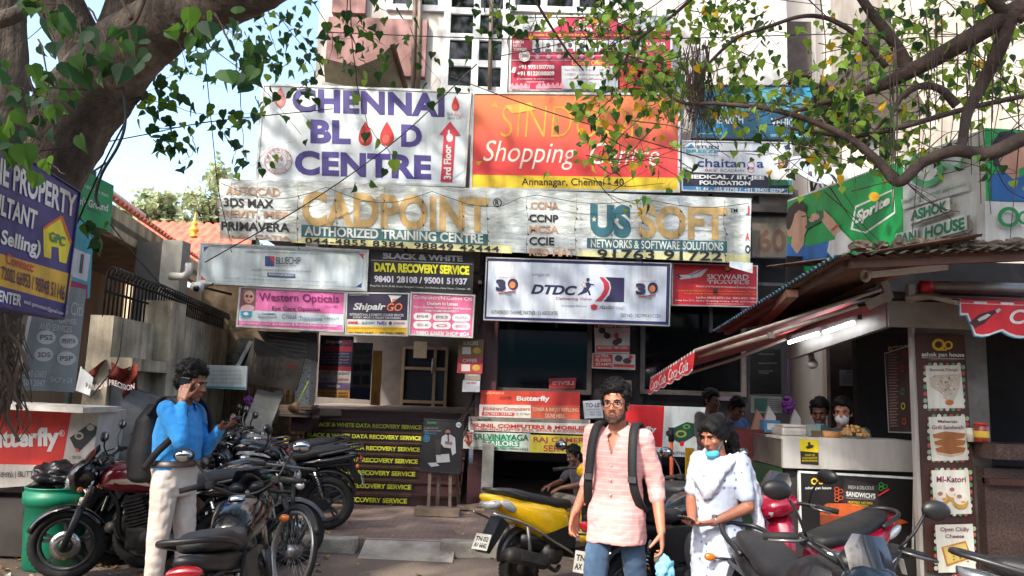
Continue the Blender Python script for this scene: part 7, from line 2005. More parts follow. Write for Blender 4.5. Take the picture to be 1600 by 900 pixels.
PM.part(g_,'glasses')
b_=MB().use(mat((226,206,204),.5),True);sh_=PM.J['sl'].lerp(PM.J['sr'],.5);fr_=PM.r.rotation_euler.z
for k in range(7):z_=(1.33-.085*k)*s;b_.cyl((0.0,-.12-.012*math.sin(k),z_-.1),(0.0,-.134-.012*math.sin(k),z_-.1),.0055,8)
PM.part(b_,'button')
def attach(person,lx,ly,lz):
    a=person.r.rotation_euler.z;c_,s_=math.cos(a),math.sin(a);l=person.r.location
    return V(l.x+lx*c_-ly*s_,l.y+lx*s_+ly*c_,l.z+lz)
bp_,bm_=backpack(attach(PM,.06,.2,.9),-.46,'black backpack worn by the man in pink, its bag showing behind his left arm',(22,22,25),(.34,.2,.5))
st_=MB().use(bm_,True)
fa=attach(PM,0,0,0);inv=Matrix.Rotation(0.46,3,'Z');off=bp_.location
def L2B(p):return inv@(attach(PM,*p)-off)
for q in(-1,1):
    pts=[(q*.11,.16,1.38),(q*.113,.06,1.48),(q*.12,-.06,1.455),(q*.128,-.12,1.35),(q*.136,-.14,1.2),(q*.15,-.12,1.08),(q*.17,-.03,.98),(q*.16,.12,.96)]
    strap(st_,[L2B(V(*p)*s)for p in pts],.052,.016,[V(0,.3,1)]*10+[V(0,-1,.2)]*40)
st_.use(mat((60,60,64),.4));
for q in(-1,1):st_.box(L2B(V(q*.138,-.155,1.16)*s),(.05,.014,.035))
st_.build('strap',bp_)
fm_=crumple(attach(PM,.315*s,-.075,.66*s),(.05,.035,.075),3.3,.5,2.2,mat((120,186,214),.7,0,.1,20),4);single(fm_,'face_mask','crumpled light blue face mask held in the left hand of the man in pink','face mask')

# man on the phone
LM=make_person('man in a sky blue shirt standing sideways with a phone at his ear',P(279,700,5.85).x,5.85,0,R(80),1.81,(130,84,64),
    dict(er=V(-.225,-.15,1.205),wr=V(-.132,-.075,1.468),el=V(.215,-.08,1.12),wl=V(.1,-.25,1.285),headc=V(0,-.055,1.585),neck=V(0,-.008,1.455),hl=V(.09,0,.92),hr=V(-.09,.02,.92),kl=V(.1,-.05,.5),kr=V(-.1,.03,.5),al=V(.1,-.06,.09),ar=V(-.1,.04,.09)),
    cloth_mat((44,142,214)),cloth_mat((188,178,168)),hair='curly',sleeve=.97,seed=11,vox=.0055,headrot=(.24,0,.05),hem=.9,tuck=True,belly=.032,hairamt=1.05,collar=cloth_mat((40,134,208)),
    hands=dict(r=(V(.25,-.02,1),V(1,.05,-.1),1,30,3),l=(V(-.2,-1,.28),V(-.1,.3,1),-1,40,3)))
s=LM.s
m_=MB();pl=(LM.J['hl']+LM.J['hr'])/2
m_.use(mat((52,34,28),.4,0,.2),True);m_.loft([section(pl+V(0,0,.10*s),.184*s,.158*s),section(pl+V(0,0,.142*s),.182*s,.16*s),section(pl+V(0,0,.143*s),.166*s,.125*s),section(pl+V(0,0,.099*s),.168*s,.124*s)],False);LM.part(m_,'belt')
m_=MB().use(mat((190,186,176),.25,.9));m_.box(pl+V(.0,-.162*s,.121*s),(.05,.012,.042));LM.part(m_,'belt_buckle')
bp_,bm_=backpack(attach(LM,.0,.225,.95),R(80),'big black backpack hanging on the back of the man on the phone',(20,20,23),(.33,.2,.56))
off=bp_.location;inv=Matrix.Rotation(-R(80),3,'Z')
def L2C(p):return inv@(attach(LM,*p)-off)
st_=MB().use(bm_,True)
for q in(-1,1):
    pts=[(q*.12,.17,1.36),(q*.13,.06,1.485),(q*.14,-.06,1.46),(q*.16,-.12,1.36),(q*.2,-.09,1.24),(q*.215,.02,1.12),(q*.19,.12,1.0)]
    strap(st_,[L2C(V(*p)*s)for p in pts],.05,.014,[V(0,.3,1)]*10+[V(q*.7,-.6,.2)]*40)
st_.build('strap',bp_)
a80=Matrix.Rotation(R(80),3,'Z')
phone(attach(LM,-.099*s,-.06*s,1.555*s),a80@frame_from((0,-1,-.1),(0.05,-.15,1)),'dark phone held to the ear of the man in the sky blue shirt')
phone(attach(LM,.085*s,-.34*s,1.345*s),a80@frame_from((1,-.1,.05),(-.1,-1,.34)),'flat phone held out in the left hand of the man in the sky blue shirt')

# woman
WX=P(1122,700,4.95).x
WM=make_person('woman in a white printed kurta and white scarf looking down at her phone',WX,4.95,0,R(-48),1.585,(150,96,74),
    dict(el=V(.215,.02,1.13),wl=V(.075,-.185,1.03),er=V(-.2,-.02,1.13),wr=V(-.06,-.215,1.02),sl=V(.158,.01,1.40),sr=V(-.158,.01,1.40),headc=V(0,-.042,1.575),neck=V(0,-.005,1.45)),
    cloth_mat((174,184,202),'motif',(58,78,118)),cloth_mat((214,216,222)),hair='long',female=True,sleeve=.36,seed=21,vox=.0055,headrot=(.34,0,-.05),hem=.36,lips=(134,62,60),mask=((64,170,200),True),
    hands=dict(l=(V(-.55,-.8,-.12),V(-.4,.2,.9),-1,34,3),r=(V(.2,-.9,.0),V(.3,.2,.9),1,36,3)))
s=WM.s
m_=MB()
def cp(pts,rs):
    for a,b,r0,r1 in zip(pts,pts[1:],rs,rs[1:]):capsule(m_,V(*a)*s,r0*s,V(*b)*s,r1*s,10)
cp([(.13,.08,1.43),(.13,-.06,1.42),(.085,-.118,1.3),(0,-.135,1.19),(-.085,-.118,1.3),(-.13,-.06,1.42),(-.13,.08,1.43)],[.034,.04,.036,.038,.036,.04,.034])
cp([(.11,-.09,1.38),(.045,-.122,1.27),(-.045,-.122,1.27),(-.11,-.09,1.38)],[.036,.04,.04,.036])
cp([(.07,-.1,1.4),(0,-.12,1.33),(-.07,-.1,1.4)],[.034,.036,.034])
for k in range(4):cp([(.15-.02*k,.06+.025*k,1.43),(.2-.02*k,.1+.03*k,1.25),(.22-.02*k,.13+.03*k,1.0),(.2-.03*k,.14+.03*k,.78)],[.036,.034,.03,.026])
cp([(-.13,.08,1.43),(-.12,.13,1.2),(-.1,.15,.95)],[.05,.045,.035])
vs,fs=fuse(m_,.009,2);WM.part(MB().use(cloth_mat((180,182,192)),True).add(wrinkle(wrinkle(vs,.026,13,2,.5),.016,38,5,.5),fs,True),'scarf')
m_=MB().use(mat((150,154,158),.3,.8),True);w_=WM.J['wl'];dW=(WM.J['wl']-WM.J['el']).normalized();m_.torus(w_-dW*.02,dW,.03,.006,20,6);m_.box(w_-dW*.02+V(.0,0,.034),(.03,.03,.008));WM.part(m_,'wristwatch')
m_=MB().use(mat((206,170,80),.25,.9),True)
for q in(-1,1):m_.ell(WM.M@(V(q*.082,.0,-.034)*s),(.006,.006,.008))
WM.part(m_,'earring')
aw=Matrix.Rotation(R(-46),3,'Z')
phone(attach(WM,-.02*s,-.315*s,1.045*s),aw@frame_from((1,.1,0),(0,-.85,.3)),'dark phone held low in front of the woman in white')
hb=MB().use(mat((30,30,36),.6,0,.2,10),True);q=attach(WM,-.2,.02,.72);hb.ell(q,(.05,.1,.12));hb.tube(superpath([q+V(0,.02,.1),q+V(.03,.05,.35),q+V(.1,.05,.5)],5),.008,6);single(hb,'handbag','small black handbag at the far side of the woman in white','handbag')

# two workers behind the counter
ax=P(1284,640,7.75).x;bx_=P(1313,640,7.62).x
base=dict(er=V(-.23,-.04,1.12),wr=V(-.2,-.22,1.0),el=V(.23,-.04,1.12),wl=V(.2,-.22,1.0))
make_person('stall worker in a teal shirt with a blue mask pulled below his chin',ax,7.8,-.02,R(-28),1.74,(104,66,50),base,cloth_mat((34,110,112)),cloth_mat((40,40,46)),seed=31,vox=.0085,sleeve=.36,headrot=(.2,0,0),mask=((60,150,190),True),hands=dict(r=(V(0,-1,-.3),V(0,-.2,-1),-1,20),l=(V(0,-1,-.3),V(0,-.2,-1),1,20)))
make_person('stall worker in a dark green shirt with a white mask over his mouth',bx_+.02,7.62,-.01,R(-22),1.74,(166,116,92),base,cloth_mat((44,78,80)),cloth_mat((40,40,46)),seed=33,vox=.0085,sleeve=.36,headrot=(.06,0,-.15),mask=((206,210,212),False),hands=dict(r=(V(0,-1,-.3),V(0,-.2,-1),-1,20),l=(V(0,-1,-.3),V(0,-.2,-1),1,20)))
# two customers further back
make_person('dark haired customer in a grey shirt standing behind the woman near the stall',P(1110,640,9.2).x,9.2,PZH,R(35),1.68,(112,74,60),base,cloth_mat((108,100,100)),cloth_mat((48,46,52)),seed=41,vox=.009,sleeve=.36,headrot=(.1,0,.1))
make_person('customer in a blue shirt bowing his head at the left end of the counter',P(1143,650,9.0).x,9.0,PZH,R(25),1.62,(110,72,58),dict(base,headc=V(0,-.09,1.56)),cloth_mat((70,104,160)),cloth_mat((48,46,52)),seed=43,vox=.009,sleeve=.36,headrot=(.5,0,.0))
# man sitting low in the basement shop door
sx_=P(908,700,10.6).x
make_person('man in a dark shirt sitting low before the dark basement shop',sx_,10.6,-.28,R(-62),1.66,(112,72,56),dict(hl=V(.1,.1,.6),hr=V(-.1,.1,.6),kl=V(.13,-.3,.66),kr=V(-.13,-.3,.66),al=V(.13,-.32,.49),ar=V(-.13,-.32,.49),sl=V(.17,-.02,1.05),sr=V(-.17,-.02,1.05),neck=V(0,-.05,1.1),headc=V(0,-.12,1.22),el=V(.22,-.18,.86),wl=V(.14,-.4,.82),er=V(-.22,-.18,.86),wr=V(-.14,-.4,.82)),cloth_mat((58,54,62)),cloth_mat((120,110,100)),seed=51,vox=.009,sleeve=.36,headrot=(.35,0,.1),hem=.58,hands=dict(r=(V(0,-1,-.3),V(0,-.2,-1),-1,20),l=(V(0,-1,-.3),V(0,-.2,-1),1,20)))
m_=MB().use(mat((60,50,44),.8));q=attach(WM,0,0,0);m_.box((sx_+.1,10.66,.2),(.34,.32,.04),None,.008)
for a in(-1,1):
    for b in(-1,1):m_.bar((sx_+.1+.13*a,10.66+.12*b,PZH),(sx_+.1+.12*a,10.66+.11*b,.19),.03,.03)
single(m_,'stool','low brown stool under the man at the basement shop','stool')
# ================================================================== trees
def m_bark(nt,b):
    n=tex(nt,'Noise',4,8,mscale=(1,1,.35),rough=.7);n2=tex(nt,'Noise',22,6,mscale=(1,1,.3))
    c=ramp_of(nt,n.outputs[0],[(0.3,rgb(46,39,34)),(0.5,rgb(94,81,70)),(0.74,rgb(148,134,116))])
    nt.links.new(c,b.inputs['Base Color']);b.inputs['Roughness'].default_value=0.9;bump(nt,b,n2.outputs[0],1.0,.12)
def m_bark2(nt,b):
    n=tex(nt,'Noise',8,6);n2=tex(nt,'Noise',40,5)
    c=ramp_of(nt,n.outputs[0],[(0.3,rgb(34,26,24)),(0.7,rgb(74,58,50))])
    nt.links.new(c,b.inputs['Base Color']);b.inputs['Roughness'].default_value=0.9;bump(nt,b,n2.outputs[0],.6,.02)
BARK=node_mat('bark',m_bark);BARK2=node_mat('bark2',m_bark2)
def leafmat(col,tr):
    def f(nt,b):
        n=tex(nt,'Noise',3,3);c=rgb(*col)
        o=ramp_of(nt,n.outputs[0],[(0.3,tuple(x*.7 for x in c[:3])+(1,)),(0.7,tuple(min(1,x*1.2)for x in c[:3])+(1,))])
        nt.links.new(o,b.inputs['Base Color']);b.inputs['Roughness'].default_value=.55;b.inputs['Specular IOR Level'].default_value=.3
        t=nt.nodes.new('ShaderNodeBsdfTranslucent');t.inputs['Color'].default_value=rgb(*tr)
        mx=nt.nodes.new('ShaderNodeMixShader');mx.inputs[0].default_value=.42
        nt.links.new(b.outputs[0],mx.inputs[1]);nt.links.new(t.outputs[0],mx.inputs[2]);nt.links.new(mx.outputs[0],nt.nodes['Material Output'].inputs[0])
    return node_mat(('leaf',col),f)
LD=leafmat((34,62,36),(52,92,36));LM_=leafmat((52,86,38),(92,130,42));LL=leafmat((112,142,52),(160,186,60));LY=leafmat((206,166,36),(226,176,40))
def leaf(mb,base,d,n,s,fold=.25):
    """heart shaped leaf with a drip tip: base point, direction towards the tip, normal"""
    d=d.normalized();w=d.cross(n)
    if w.length<1e-4:w=d.orthogonal()
    w.normalize();n=w.cross(d).normalized()
    prof=((-.06,.2),(.05,.40),(.25,.46),(.5,.33),(.72,.13),(1.0,.0))
    vs=[base];
    L=[];Rr=[]
    for t,h in prof[:-1]:
        L.append(base+d*(t*s)+w*(h*s)+n*(h*fold*s-t*t*.12*s));Rr.append(base+d*(t*s)-w*(h*s)+n*(h*fold*s-t*t*.12*s))
    tip=base+d*s-n*.18*s;mid=base+d*.45*s-n*.03*s
    vs=[base]+L+[tip]+list(reversed(Rr))+[mid]
    k=len(L);m=len(vs)-1
    fs=[(0,1,2,m),(2,3,m),(3,4,m),(4,5,6,m),(m,6,7,8),(m,8,9),(m,9,10),(m,10,11,0)]
    mb.add(vs,fs,False)
def pick(r,mix):
    t=r.random()*sum(m[1]for m in mix)
    for a,w in mix:
        t-=w
        if t<=0:return a
    return mix[-1][0]
MIXD=[(LD,6),(LM_,3),(LL,1)];MIXL=[(LD,1.5),(LM_,4),(LL,7),(LY,.8)]
def leaves_on(mb,path,n,size,mix,r,spread=.12,droop=.9,stem=.06,tm=BARK2):
    path=superpath(path,5)
    for i in range(n):
        t=r.uniform(.05,1)*(len(path)-1);k=min(int(t),len(path)-2);p=path[k].lerp(path[k+1],t-k)
        q=p+V(r.gauss(0,1),r.gauss(0,1),r.gauss(0,.7))*spread
        d=V(r.gauss(0,.5),r.gauss(0,.5),-droop+r.gauss(0,.35));nn=V(r.gauss(0,1),r.gauss(0,1)-.6,r.gauss(0,.6)+.4)
        s_=size*r.uniform(.65,1.2);mb.use(pick(r,mix));leaf(mb,q,d,nn.normalized(),s_)
def twig(mb,path,r0,r1,seg=5,jit=0.0,r=rng):
    pts=superpath(path,5);n=len(pts)
    if jit:pts=[p+V(r.gauss(0,jit),r.gauss(0,jit),r.gauss(0,jit))for p in pts]
    mb.tube(pts,[r0+(r1-r0)*i/(n-1)for i in range(n)],seg);return pts
def limb(mb,path,radii,seg=20,lump=.06,seed=0):
    pts=superpath(path,26 if seg>30 else 7);n=len(pts);m=len(radii);rr=[]
    for i in range(n):
        t=i/(n-1)*(m-1);k=min(int(t),m-2);rr.append(radii[k]+(radii[k+1]-radii[k])*(t-k))
    st=len(mb.v);mb.tube(pts,rr,seg)
    for i in range(st,len(mb.v)):
        v=Vector(mb.v[i]);c=pts[min(n-1,(i-st)//seg)];q=noise.noise(v*2.2+Vector((seed,0,0)))+.5*noise.noise(v*6+Vector((seed,4,0)))+(.3*noise.noise(Vector((v.x*16,v.y*16,v.z*5)))+.16*noise.noise(v*34)if seg>30 else 0)
        mb.v[i]=tuple(c+(v-c)*(1+lump*2.2*q))
r=random.Random(91)
# --- big old tree at the left
tb=P(20,640,5.6)
LT_=Thing('peepal_tree','massive old grey brown tree at the left with heart shaped leaves','tree',V(P(-150,900,5.6).x,5.6,0))
m_=MB().use(BARK,True)
limb(m_,[P(-150,900,5.6),P(-92,640,5.65),P(-42,480,5.7),P(42,310,5.7),P(106,195,5.7),P(165,115,5.6),P(250,40,5.4),P(330,5,5.2),P(430,-35,5.0),P(560,-120,4.9)],[.42,.36,.32,.3,.29,.28,.225,.19,.16,.13],96,.05,3)
LT_.part(m_,'trunk')
m_=MB().use(BARK,True);limb(m_,[P(-160,900,5.0),P(-120,600,4.9),P(-60,380,4.9),P(-12,220,4.85),P(2,90,4.8),P(0,-30,4.8),P(-20,-150,4.8)],[.3,.26,.2,.17,.15,.14,.13],72,.07,9);LT_.part(m_,'trunk')
m_=MB().use(BARK,True);limb(m_,[P(-40,40,4.2),P(10,28,4.2),P(35,15,4.25),P(60,-20,4.3)],[.05,.045,.04,.035],10,.04,5);LT_.part(m_,'branch')
m_=MB().use(BARK,True);limb(m_,[P(120,215,5.75),P(165,110,5.75),P(205,30,5.7),P(240,-60,5.8),P(260,-200,6.0)],[.15,.2,.21,.2,.17],18,.06,7);LT_.part(m_,'branch')
m_=MB().use(BARK,True);limb(m_,[P(110,200,5.75),P(130,90,5.7),P(60,-60,5.5),P(0,-250,5.2)],[.12,.18,.18,.15],16,.06,8);LT_.part(m_,'branch')
m_=MB().use(mat((84,70,58),.9,0,.3),True) # roots and clinging vines
for pth in([(180,46),(205,40),(222,10),(230,-20)],[(170,44),(200,50),(206,75),(208,90)],[(205,30),(195,10),(186,-10)],[(0,560),(18,600),(12,650),(30,690)],[(30,570),(22,610),(34,640)],[(10,520),(30,540),(45,580)],[(0,610),(10,600),(14,614),(4,622)]):
    twig(m_,[P(a,b,5.18 if b>300 else 5.12)for a,b in pth],.018,.01,6)
for i in range(70):
    x,y=r.uniform(-20,60),r.uniform(490,640);twig(m_,[P(x-20,y,5.3),P(x-20+r.uniform(-10,10),y+25,5.25),P(x-20+r.uniform(-18,18),y+55,5.3)],.007,.003,4)
tag(LT_.part(m_,'aerial_root'),kind='stuff')
def tree_twigs(T,specs,size,mix,wood,r0,name='crown',per=34,extra=None):
    """leafy twigs: (pixel path, depth or depths, leaves, spread)"""
    wm=MB().use(wood,True);lm=MB()
    for pth,Y,n,sp in specs:
        Ys=Y if isinstance(Y,(list,tuple))else[Y]*len(pth)
        pts=[P(a,b,y+0.0)for(a,b),y in zip(pth,Ys)]
        sp_=twig(wm,pts,r0,r0*.35,5,.004,r)
        leaves_on(lm,pts,max(2,int(n*.62)),size,mix,r,sp)
        for k in range(max(1,n//12)):
            p=sp_[r.randrange(len(sp_))];e=p+V(r.gauss(0,.22),r.gauss(0,.2),r.gauss(-.12,.2));twig(wm,[p,(p+e)/2+V(r.gauss(0,.03),0,r.gauss(0,.03)),e],r0*.4,r0*.15,4)
            leaves_on(lm,[p,e],3,size,mix,r,sp*.5)
    if extra:extra(wm,lm)
    tag(T.part(wm,'twig'),kind='stuff');T.part(lm,name)
def overhead(wm,lm):
    # the crown over the street, above the frame
    for i in range(3900):
        x,y,z=r.uniform(-11,3.0),r.uniform(-1.5,10.2),r.uniform(6.2,10.6)
        if z<1.65+0.62*y+.55 and y>0.5:continue
        if noise.noise(Vector((x*.55,y*.55,z*.5)))<-.02-.14*r.random():continue
        for k in range(5):
            lm.use(pick(r,MIXD));leaf(lm,V(x+r.gauss(0,.22),y+r.gauss(0,.22),z+r.gauss(0,.14)),V(r.gauss(0,.6),r.gauss(0,.6),-.5),V(r.gauss(0,.5),r.gauss(0,.5),1),r.uniform(.16,.28))
    for i in range(9):
        a=P(240,-60,5.6);e=V(r.uniform(-9,1),r.uniform(-1,8),r.uniform(7,9));twig(wm,[a,a.lerp(e,.5)+V(0,0,.4),e],.07,.02,6)
big=[([(50,-20),(70,30),(85,60)],3.6,12,.1),([(90,-10),(120,30),(130,80),(128,110)],3.6,26,.1),([(140,10),(165,60),(175,120)],3.7,16,.08),([(-10,80),(20,130),(40,140)],3.4,12,.1),([(60,60),(75,120),(70,160)],4.2,16,.09),([(40,100),(62,190),(50,225)],3.6,14,.1),
       ([(330,30),(320,60),(335,80)],3.3,4,.04),([(335,20),(355,60),(372,90),(385,115)],3.4,22,.07),([(268,40),(285,45),(300,55)],3.6,7,.04),([(-10,222),(25,230),(60,245),(105,272)],3.2,14,.05),([(100,275),(118,330),(140,355),(160,365)],5.9,14,.07)]
tree_twigs(LT_,big,.105,[(LD,4),(LM_,3)],BARK2,.006,per=30)
mid=[([(45,138),(110,138),(190,148),(250,160),(320,178),(398,176)],[4.9,5.2,5.6,5.8,6,6.2],46,.08),([(230,200),(270,200),(330,190),(395,184)],6.2,26,.07),([(238,218),(255,230),(275,228)],6.2,22,.06),([(215,115),(240,125),(262,160)],6.2,26,.09),([(200,130),(225,150),(240,190)],6.1,18,.07),([(295,205),(305,230),(300,240)],6.3,9,.04),
       ([(250,60),(262,90),(270,115)],8.5,34,.2),([(280,60),(290,100),(300,120)],8.5,30,.2),([(240,90),(290,110),(330,130)],8.5,20,.15),([(340,20),(372,60),(395,70)],8,34,.2),([(375,140),(378,200),(382,245),(395,260)],7.2,14,.07),([(350,210),(366,235),(362,255)],7.2,12,.06),([(400,0),(425,60),(440,110)],7.6,70,.22),([(430,20),(470,70),(495,120)],7.6,60,.2),([(400,60),(406,100),(402,140)],6.2,20,.12),([(398,150),(406,170),(404,195)],7,9,.05)]
cen=[([(470,-20),(500,20),(520,60),(512,100)],6.3,22,.12),([(545,-10),(540,40),(548,60)],5.6,12,.07),([(580,-10),(590,10),(612,22)],5.2,8,.05),([(545,-10),(555,110),(570,180),(588,214),(610,240),(625,258)],5.8,10,.05),([(480,60),(500,110),(460,150),(490,200)],6.5,10,.08),([(640,40),(660,90),(690,130)],8.0,24,.2),([(560,40),(585,60),(600,70)],7,18,.1),([(560,90),(580,105),(590,110)],7.5,14,.12),([(760,-10),(775,30),(790,70)],7.0,40,.14)]
tree_twigs(LT_,mid+cen,.095,[(LD,5),(LM_,4),(LL,1)],BARK2,.005,'crown',extra=overhead)
# --- younger tree at the right
RT_=Thing('street_tree','slender street tree reaching in from the right with yellow green leaves','tree',V(4.9,3.6,0))
m_=MB().use(BARK2,True);limb(m_,[V(4.9,3.6,-.1),V(4.85,3.7,1.6),V(4.6,3.8,2.8),V(4.5,4.1,3.7),P(1760,20,4.5)],[.2,.16,.14,.13,.1],16,.05,2);RT_.part(m_,'trunk')
def br(path,Y,radii,seed):
    m_=MB().use(BARK2,True);Ys=Y if isinstance(Y,(list,tuple))else[Y]*len(path)
    limb(m_,[P(a,b,y)for(a,b),y in zip(path,Ys)],radii,10,.04,seed);RT_.part(m_,'branch')
br([(1760,-40),(1660,-10),(1600,10),(1520,57),(1467,88),(1413,116),(1380,132),(1330,150),(1270,165),(1205,190)],[4.5,4.6,4.7,4.8,4.9,5,5,5.1,5.2,5.3],[.085,.075,.068,.062,.058,.052,.042,.026,.018,.008],1)
br([(1418,118),(1408,85),(1385,50),(1360,18),(1335,-20)],5.0,[.045,.042,.036,.03,.028],2)
br([(1760,130),(1680,185),(1600,216),(1545,240),(1490,236),(1440,255),(1404,284),(1375,255),(1330,218),(1270,190),(1200,170),(1120,162),(1060,158),(1012,112)],[4.3,4.3,4.4,4.4,4.45,4.5,4.5,4.6,4.7,4.8,4.9,5,5.1,5.2],[.06,.05,.044,.046,.036,.033,.034,.028,.024,.02,.017,.014,.011,.007],3)
br([(1580,18),(1560,80),(1530,140),(1512,175),(1506,205),(1500,238)],[4.7,4.8,4.9,4.85,4.7,4.47],[.05,.045,.04,.034,.028,.024],4)
br([(1600,150),(1530,165),(1480,178),(1410,198),(1340,212),(1280,208),(1232,200)],4.9,[.018,.017,.018,.018,.016,.012,.008],5)
br([(1385,105),(1360,75),(1330,48),(1290,28),(1250,26),(1200,42),(1150,60),(1100,108),(1090,130)],5.0,[.02,.019,.018,.016,.014,.013,.012,.01,.006],6)
br([(1495,165),(1470,140),(1440,134),(1410,150),(1395,175),(1370,200),(1345,235)],4.9,[.03,.026,.022,.02,.014,.01,.006],7)
br([(1100,-20),(1050,25),(1000,60),(970,105),(955,125)],5.6,[.016,.014,.012,.01,.006],8)
br([(830,-10),(860,40),(890,85),(912,110)],6.0,[.012,.011,.009,.005],9)
br([(1540,-20),(1560,10),(1600,30)],4.7,[.04,.038,.036],10)
dense=[]
for i in range(44):
    x=r.gauss(1075,72);y=r.uniform(-15,210);k=r.uniform(.6,1.2)
    dense.append(([(x,y),(x+r.uniform(-30,30)*k,y+r.uniform(5,28)*k),(x+r.uniform(-50,50)*k,y+r.uniform(20,50)*k)],r.uniform(5.0,6.4),r.randint(12,26),.1))
for i in range(46):
    x=r.uniform(1180,1460);y=r.uniform(0,235);k=r.uniform(.6,1.2)
    if x<1280 and y<90:continue
    dense.append(([(x,y),(x+r.uniform(-35,35)*k,y+r.uniform(0,25)*k),(x+r.uniform(-60,60)*k,y+r.uniform(0,40)*k)],r.uniform(4.7,5.8),r.randint(7,16),.1))
for i in range(34):
    x=r.uniform(1330,1620);y=r.uniform(-20,140);dense.append(([(x,y),(x+r.uniform(-35,35),y+r.uniform(0,30)),(x+r.uniform(-60,60),y+r.uniform(0,50))],r.uniform(4.9,7.0),r.randint(10,20),.14))
for i in range(16):
    x=r.uniform(830,1010);y=r.uniform(-15,60);dense.append(([(x,y),(x+r.uniform(-20,20),y+18),(x+r.uniform(-40,40),y+36)],r.uniform(5.6,6.8),r.randint(6,12),.1))
dense+=[([(1260,180),(1255,220),(1262,255)],5.2,40,.12),([(1300,170),(1310,200),(1290,240)],5.2,36,.14),([(960,150),(935,175),(950,195)],5.4,22,.1),([(1020,200),(990,235),(1000,250)],5.2,16,.1),([(1060,250),(1080,265),(1055,260)],5.3,5,.05),([(1500,240),(1540,250),(1590,270)],4.5,8,.12),([(1420,180),(1440,200),(1450,230)],5.6,30,.13),([(1560,110),(1580,150),(1600,160)],5.5,26,.12),([(1395,150),(1410,190),(1400,200)],5.2,12,.1),([(940,300),(990,318),(1010,316)],8.5,9,.06),([(1165,240),(1190,242),(1210,240)],7.5,10,.08)]
def bare(wm,lm):
    for i in range(75): # hanging bare stems bunched before the signs
        x=r.gauss(1090,16);y=r.uniform(60,120);e=r.uniform(170,232);Y=r.uniform(5.0,5.5)
        twig(wm,[P(x,y,Y),P(x+r.gauss(0,8),(y+e)/2,Y),P(x+r.gauss(0,16),e,Y)],.004,.0018,4)
    for i in range(130): # fine crossing twigs
        x,y=r.uniform(900,1600),r.uniform(-10,300);a=r.uniform(-.9,.9);L=r.uniform(50,170);Y=r.uniform(4.5,6)
        if y>210 and 1000<x<1230 and r.random()<.6:continue
        twig(wm,[P(x,y,Y),P(x+L*.5*math.cos(a)+r.gauss(0,7),y+L*.5*math.sin(a)+r.gauss(0,9),Y),P(x+L*math.cos(a),y+L*math.sin(a)+r.gauss(0,10),Y)],.0045,.0018,4)
    for i in range(26): # dangling roots
        x=r.uniform(1200,1600);y=r.uniform(-10,150);twig(wm,[P(x,y,4.5),P(x+r.gauss(0,5),y+90,4.5),P(x+r.gauss(0,8),y+r.uniform(130,260),4.45)],.0045,.002,4)
    for i in range(1200):
        x,y,z=r.uniform(3.5,9),r.uniform(-1,8.0),r.uniform(5.8,8.6)
        if z<1.65+0.62*y+.7 and y>.5:continue
        if noise.noise(Vector((x*.5,y*.5,z*.4)))<-.02:continue
        for k in range(4):lm.use(pick(r,MIXL));leaf(lm,V(x+r.gauss(0,.2),y+r.gauss(0,.2),z+r.gauss(0,.12)),V(r.gauss(0,.6),r.gauss(0,.6),-.5),V(r.gauss(0,.5),r.gauss(0,.5),1),r.uniform(.12,.2))
tree_twigs(RT_,[(a,b,int(c*1.3),d)for a,b,c,d in dense],.071,MIXL,BARK2,.0045,'crown',extra=bare)
# --- far trees behind the tiled house
def far_tree(label,px,py,Y,w,h,seed):
    c=P(px,py,Y);T=Thing('background_tree',label,'tree',V(c.x,c.y,0),'trees beyond the tiled house');rr=random.Random(seed)
    m_=MB().use(BARK2,True);m_.tube([V(c.x,c.y,0),V(c.x+.1,c.y,c.z*.6),V(c.x,c.y,c.z+h*.2)],[.22,.16,.06],8)
    for k in range(7):a=rr.uniform(0,6.28);m_.tube([V(c.x,c.y,c.z-h*.5),V(c.x+math.cos(a)*w*.7,c.y+math.sin(a)*w*.7,c.z+rr.uniform(-.3,.4)*h)],[.08,.02],6)
    T.part(m_,'trunk');lm=MB();lg=leafmat((146,156,120),(160,172,120));l2=leafmat((170,172,136),(176,184,140))  # both leaf colours are paled to carry the haze of distance
    cl=[(rr.gauss(0,.42)*w,rr.gauss(0,.42)*w,rr.gauss(0,.4)*h)for k in range(34)]
    for i in range(2600):
        q=cl[rr.randrange(len(cl))];p=V(c.x+q[0]+rr.gauss(0,.15)*w,c.y+q[1]+rr.gauss(0,.15)*w,c.z+q[2]+rr.gauss(0,.14)*h);lm.use(lg if rr.random()<.6 else l2);leaf(lm,p,V(rr.gauss(0,1),rr.gauss(0,1),rr.gauss(-.3,.7)),V(rr.gauss(0,1),rr.gauss(0,1),1),rr.uniform(.10,.2)*Y/20)
    T.part(lm,'crown')
far_tree('leafy tree paled with painted haze between the golden finial and the long banner',340,345,22,1.0,1.3,5)
far_tree('thin tree with painted haze rising just over the red tile roof',238,338,30,1.5,.8,6)
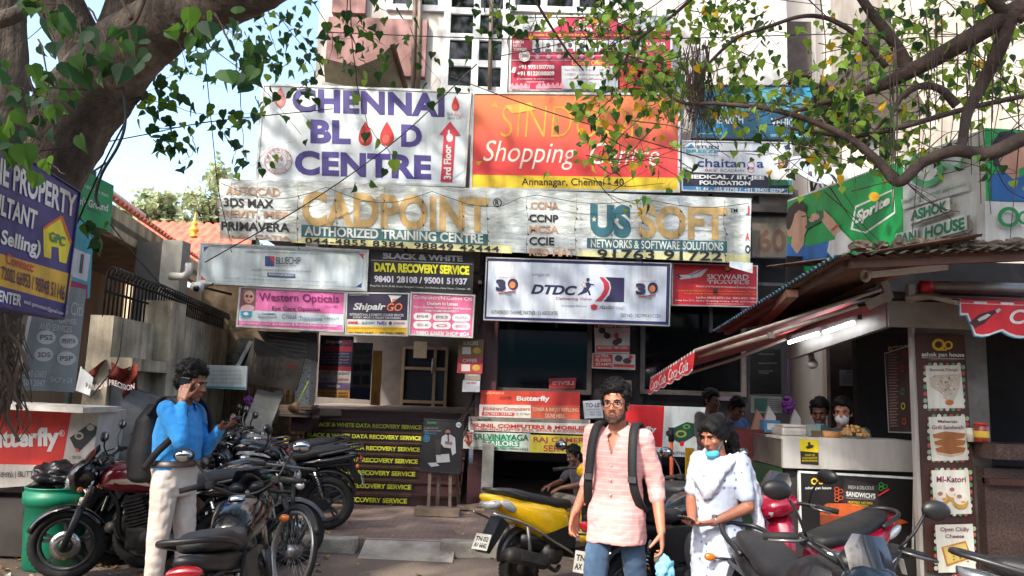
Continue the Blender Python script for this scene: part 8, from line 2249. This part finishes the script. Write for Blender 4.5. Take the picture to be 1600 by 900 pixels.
# --- overhead cables
GC='overhead cables'
def cable(label,pts,rad=.007,sag=.0):
    m_=MB().use(mat((26,24,26),.6,0,.1),True);p=superpath([P(*q)for q in pts],8);m_.tube(p,rad,5);single(m_,'overhead_cable',label,'cable',GC)
cable('slanting black cable across the blood centre sign down to the investment sign',[(745,100,10.6),(620,218,10.8),(480,318,10.9),(320,410,11.0)],.009)
cable('long cable crossing the orange shopping centre sign from its upper left to the academy sign',[(700,118,10.5),(830,166,10.6),(980,212,10.7),(1100,248,10.8)],.008)
cable('nearly level wire passing across the crimson coaching sign towards the right',[(500,50,10.0),(800,61,10.0),(1060,60,10),(1380,52,9.6),(1640,60,9)],.008)
cable('cable rising from the lilac tower side across the coaching sign to the upper right',[(780,88,10.4),(900,62,10.3),(1000,22,10.2),(1060,-20,10)],.008)
cable('thin wire falling from the big trunk past the sky to the pale investment sign',[(318,60,8.5),(326,150,9.0),(334,230,9.6),(342,300,10.6),(360,376,11.0)],.006)
cable('thin wire strung from the trunk in front of the sky at left',[(60,236,5.2),(130,228,5.6),(228,210,6.2),(330,190,6.6),(520,170,7.5)],.005)
cable('thick old wires looping from the tree before the green street sign',[(190,120,5.5),(196,185,5.4),(186,225,5.4),(160,270,5.45),(150,305,5.5),(154,322,5.5)],.011)
cable('thin cable running from the loop behind the navy board down to the compound wall',[(196,190,5.6),(160,260,5.8),(120,350,6.0)],.007)
cable('slack wire running down from the green street sign across the tiled house eaves',[(172,350,7.4),(220,410,8.6),(270,462,10.2),(330,505,11.4)],.007)
cable('yellow cable hanging over the ledge of the old wall',[(192,500,7.9),(186,555,7.9),(174,580,7.9),(150,610,7.9),(140,622,7.9)],.007)
# litter and dry leaves on the ground
lit=MB();r=random.Random(17)
LB_=mat((150,112,66),.8,0,.3,20);LC=mat((190,160,70),.8,0,.2,20);LP=mat((190,186,180),.7,0,.1)
for i in range(900):
    x,y=r.uniform(-5,3),r.uniform(5.4,11.0)
    if r.random()<.55:x,y=r.uniform(-5.2,-2.6),r.uniform(5.8,8.2)
    z=0 if y<KY-.06 else(PZH+.012 if y>KY+.2 else .16)
    lit.use(pick(r,[(LB_,6),(LC,3),(LP,1.2)]));a=r.uniform(0,6.28);leaf(lit,V(x,y,z+.012),V(math.cos(a),math.sin(a),r.uniform(-.05,.15)),V(r.gauss(0,.3),r.gauss(0,.3),1),r.uniform(.025,.075))
o=lit.build('leaf_litter');tag(o,'dry leaves and paper scraps scattered over the road edge and paving','litter',kind='stuff')
m_=MB().use(mat((170,146,116),.8,0,.25,8));q=PZ(735,797,PZH);m_.box(q+V(0,0,.03),(.34,.2,.03),Euler((.05,.08,.3)));m_.box(q+V(.04,.02,.055),(.26,.16,.02),Euler((.02,-.05,.6)));single(m_,'cardboard','flattened brown cardboard lying on the paving by the easel','cardboard')
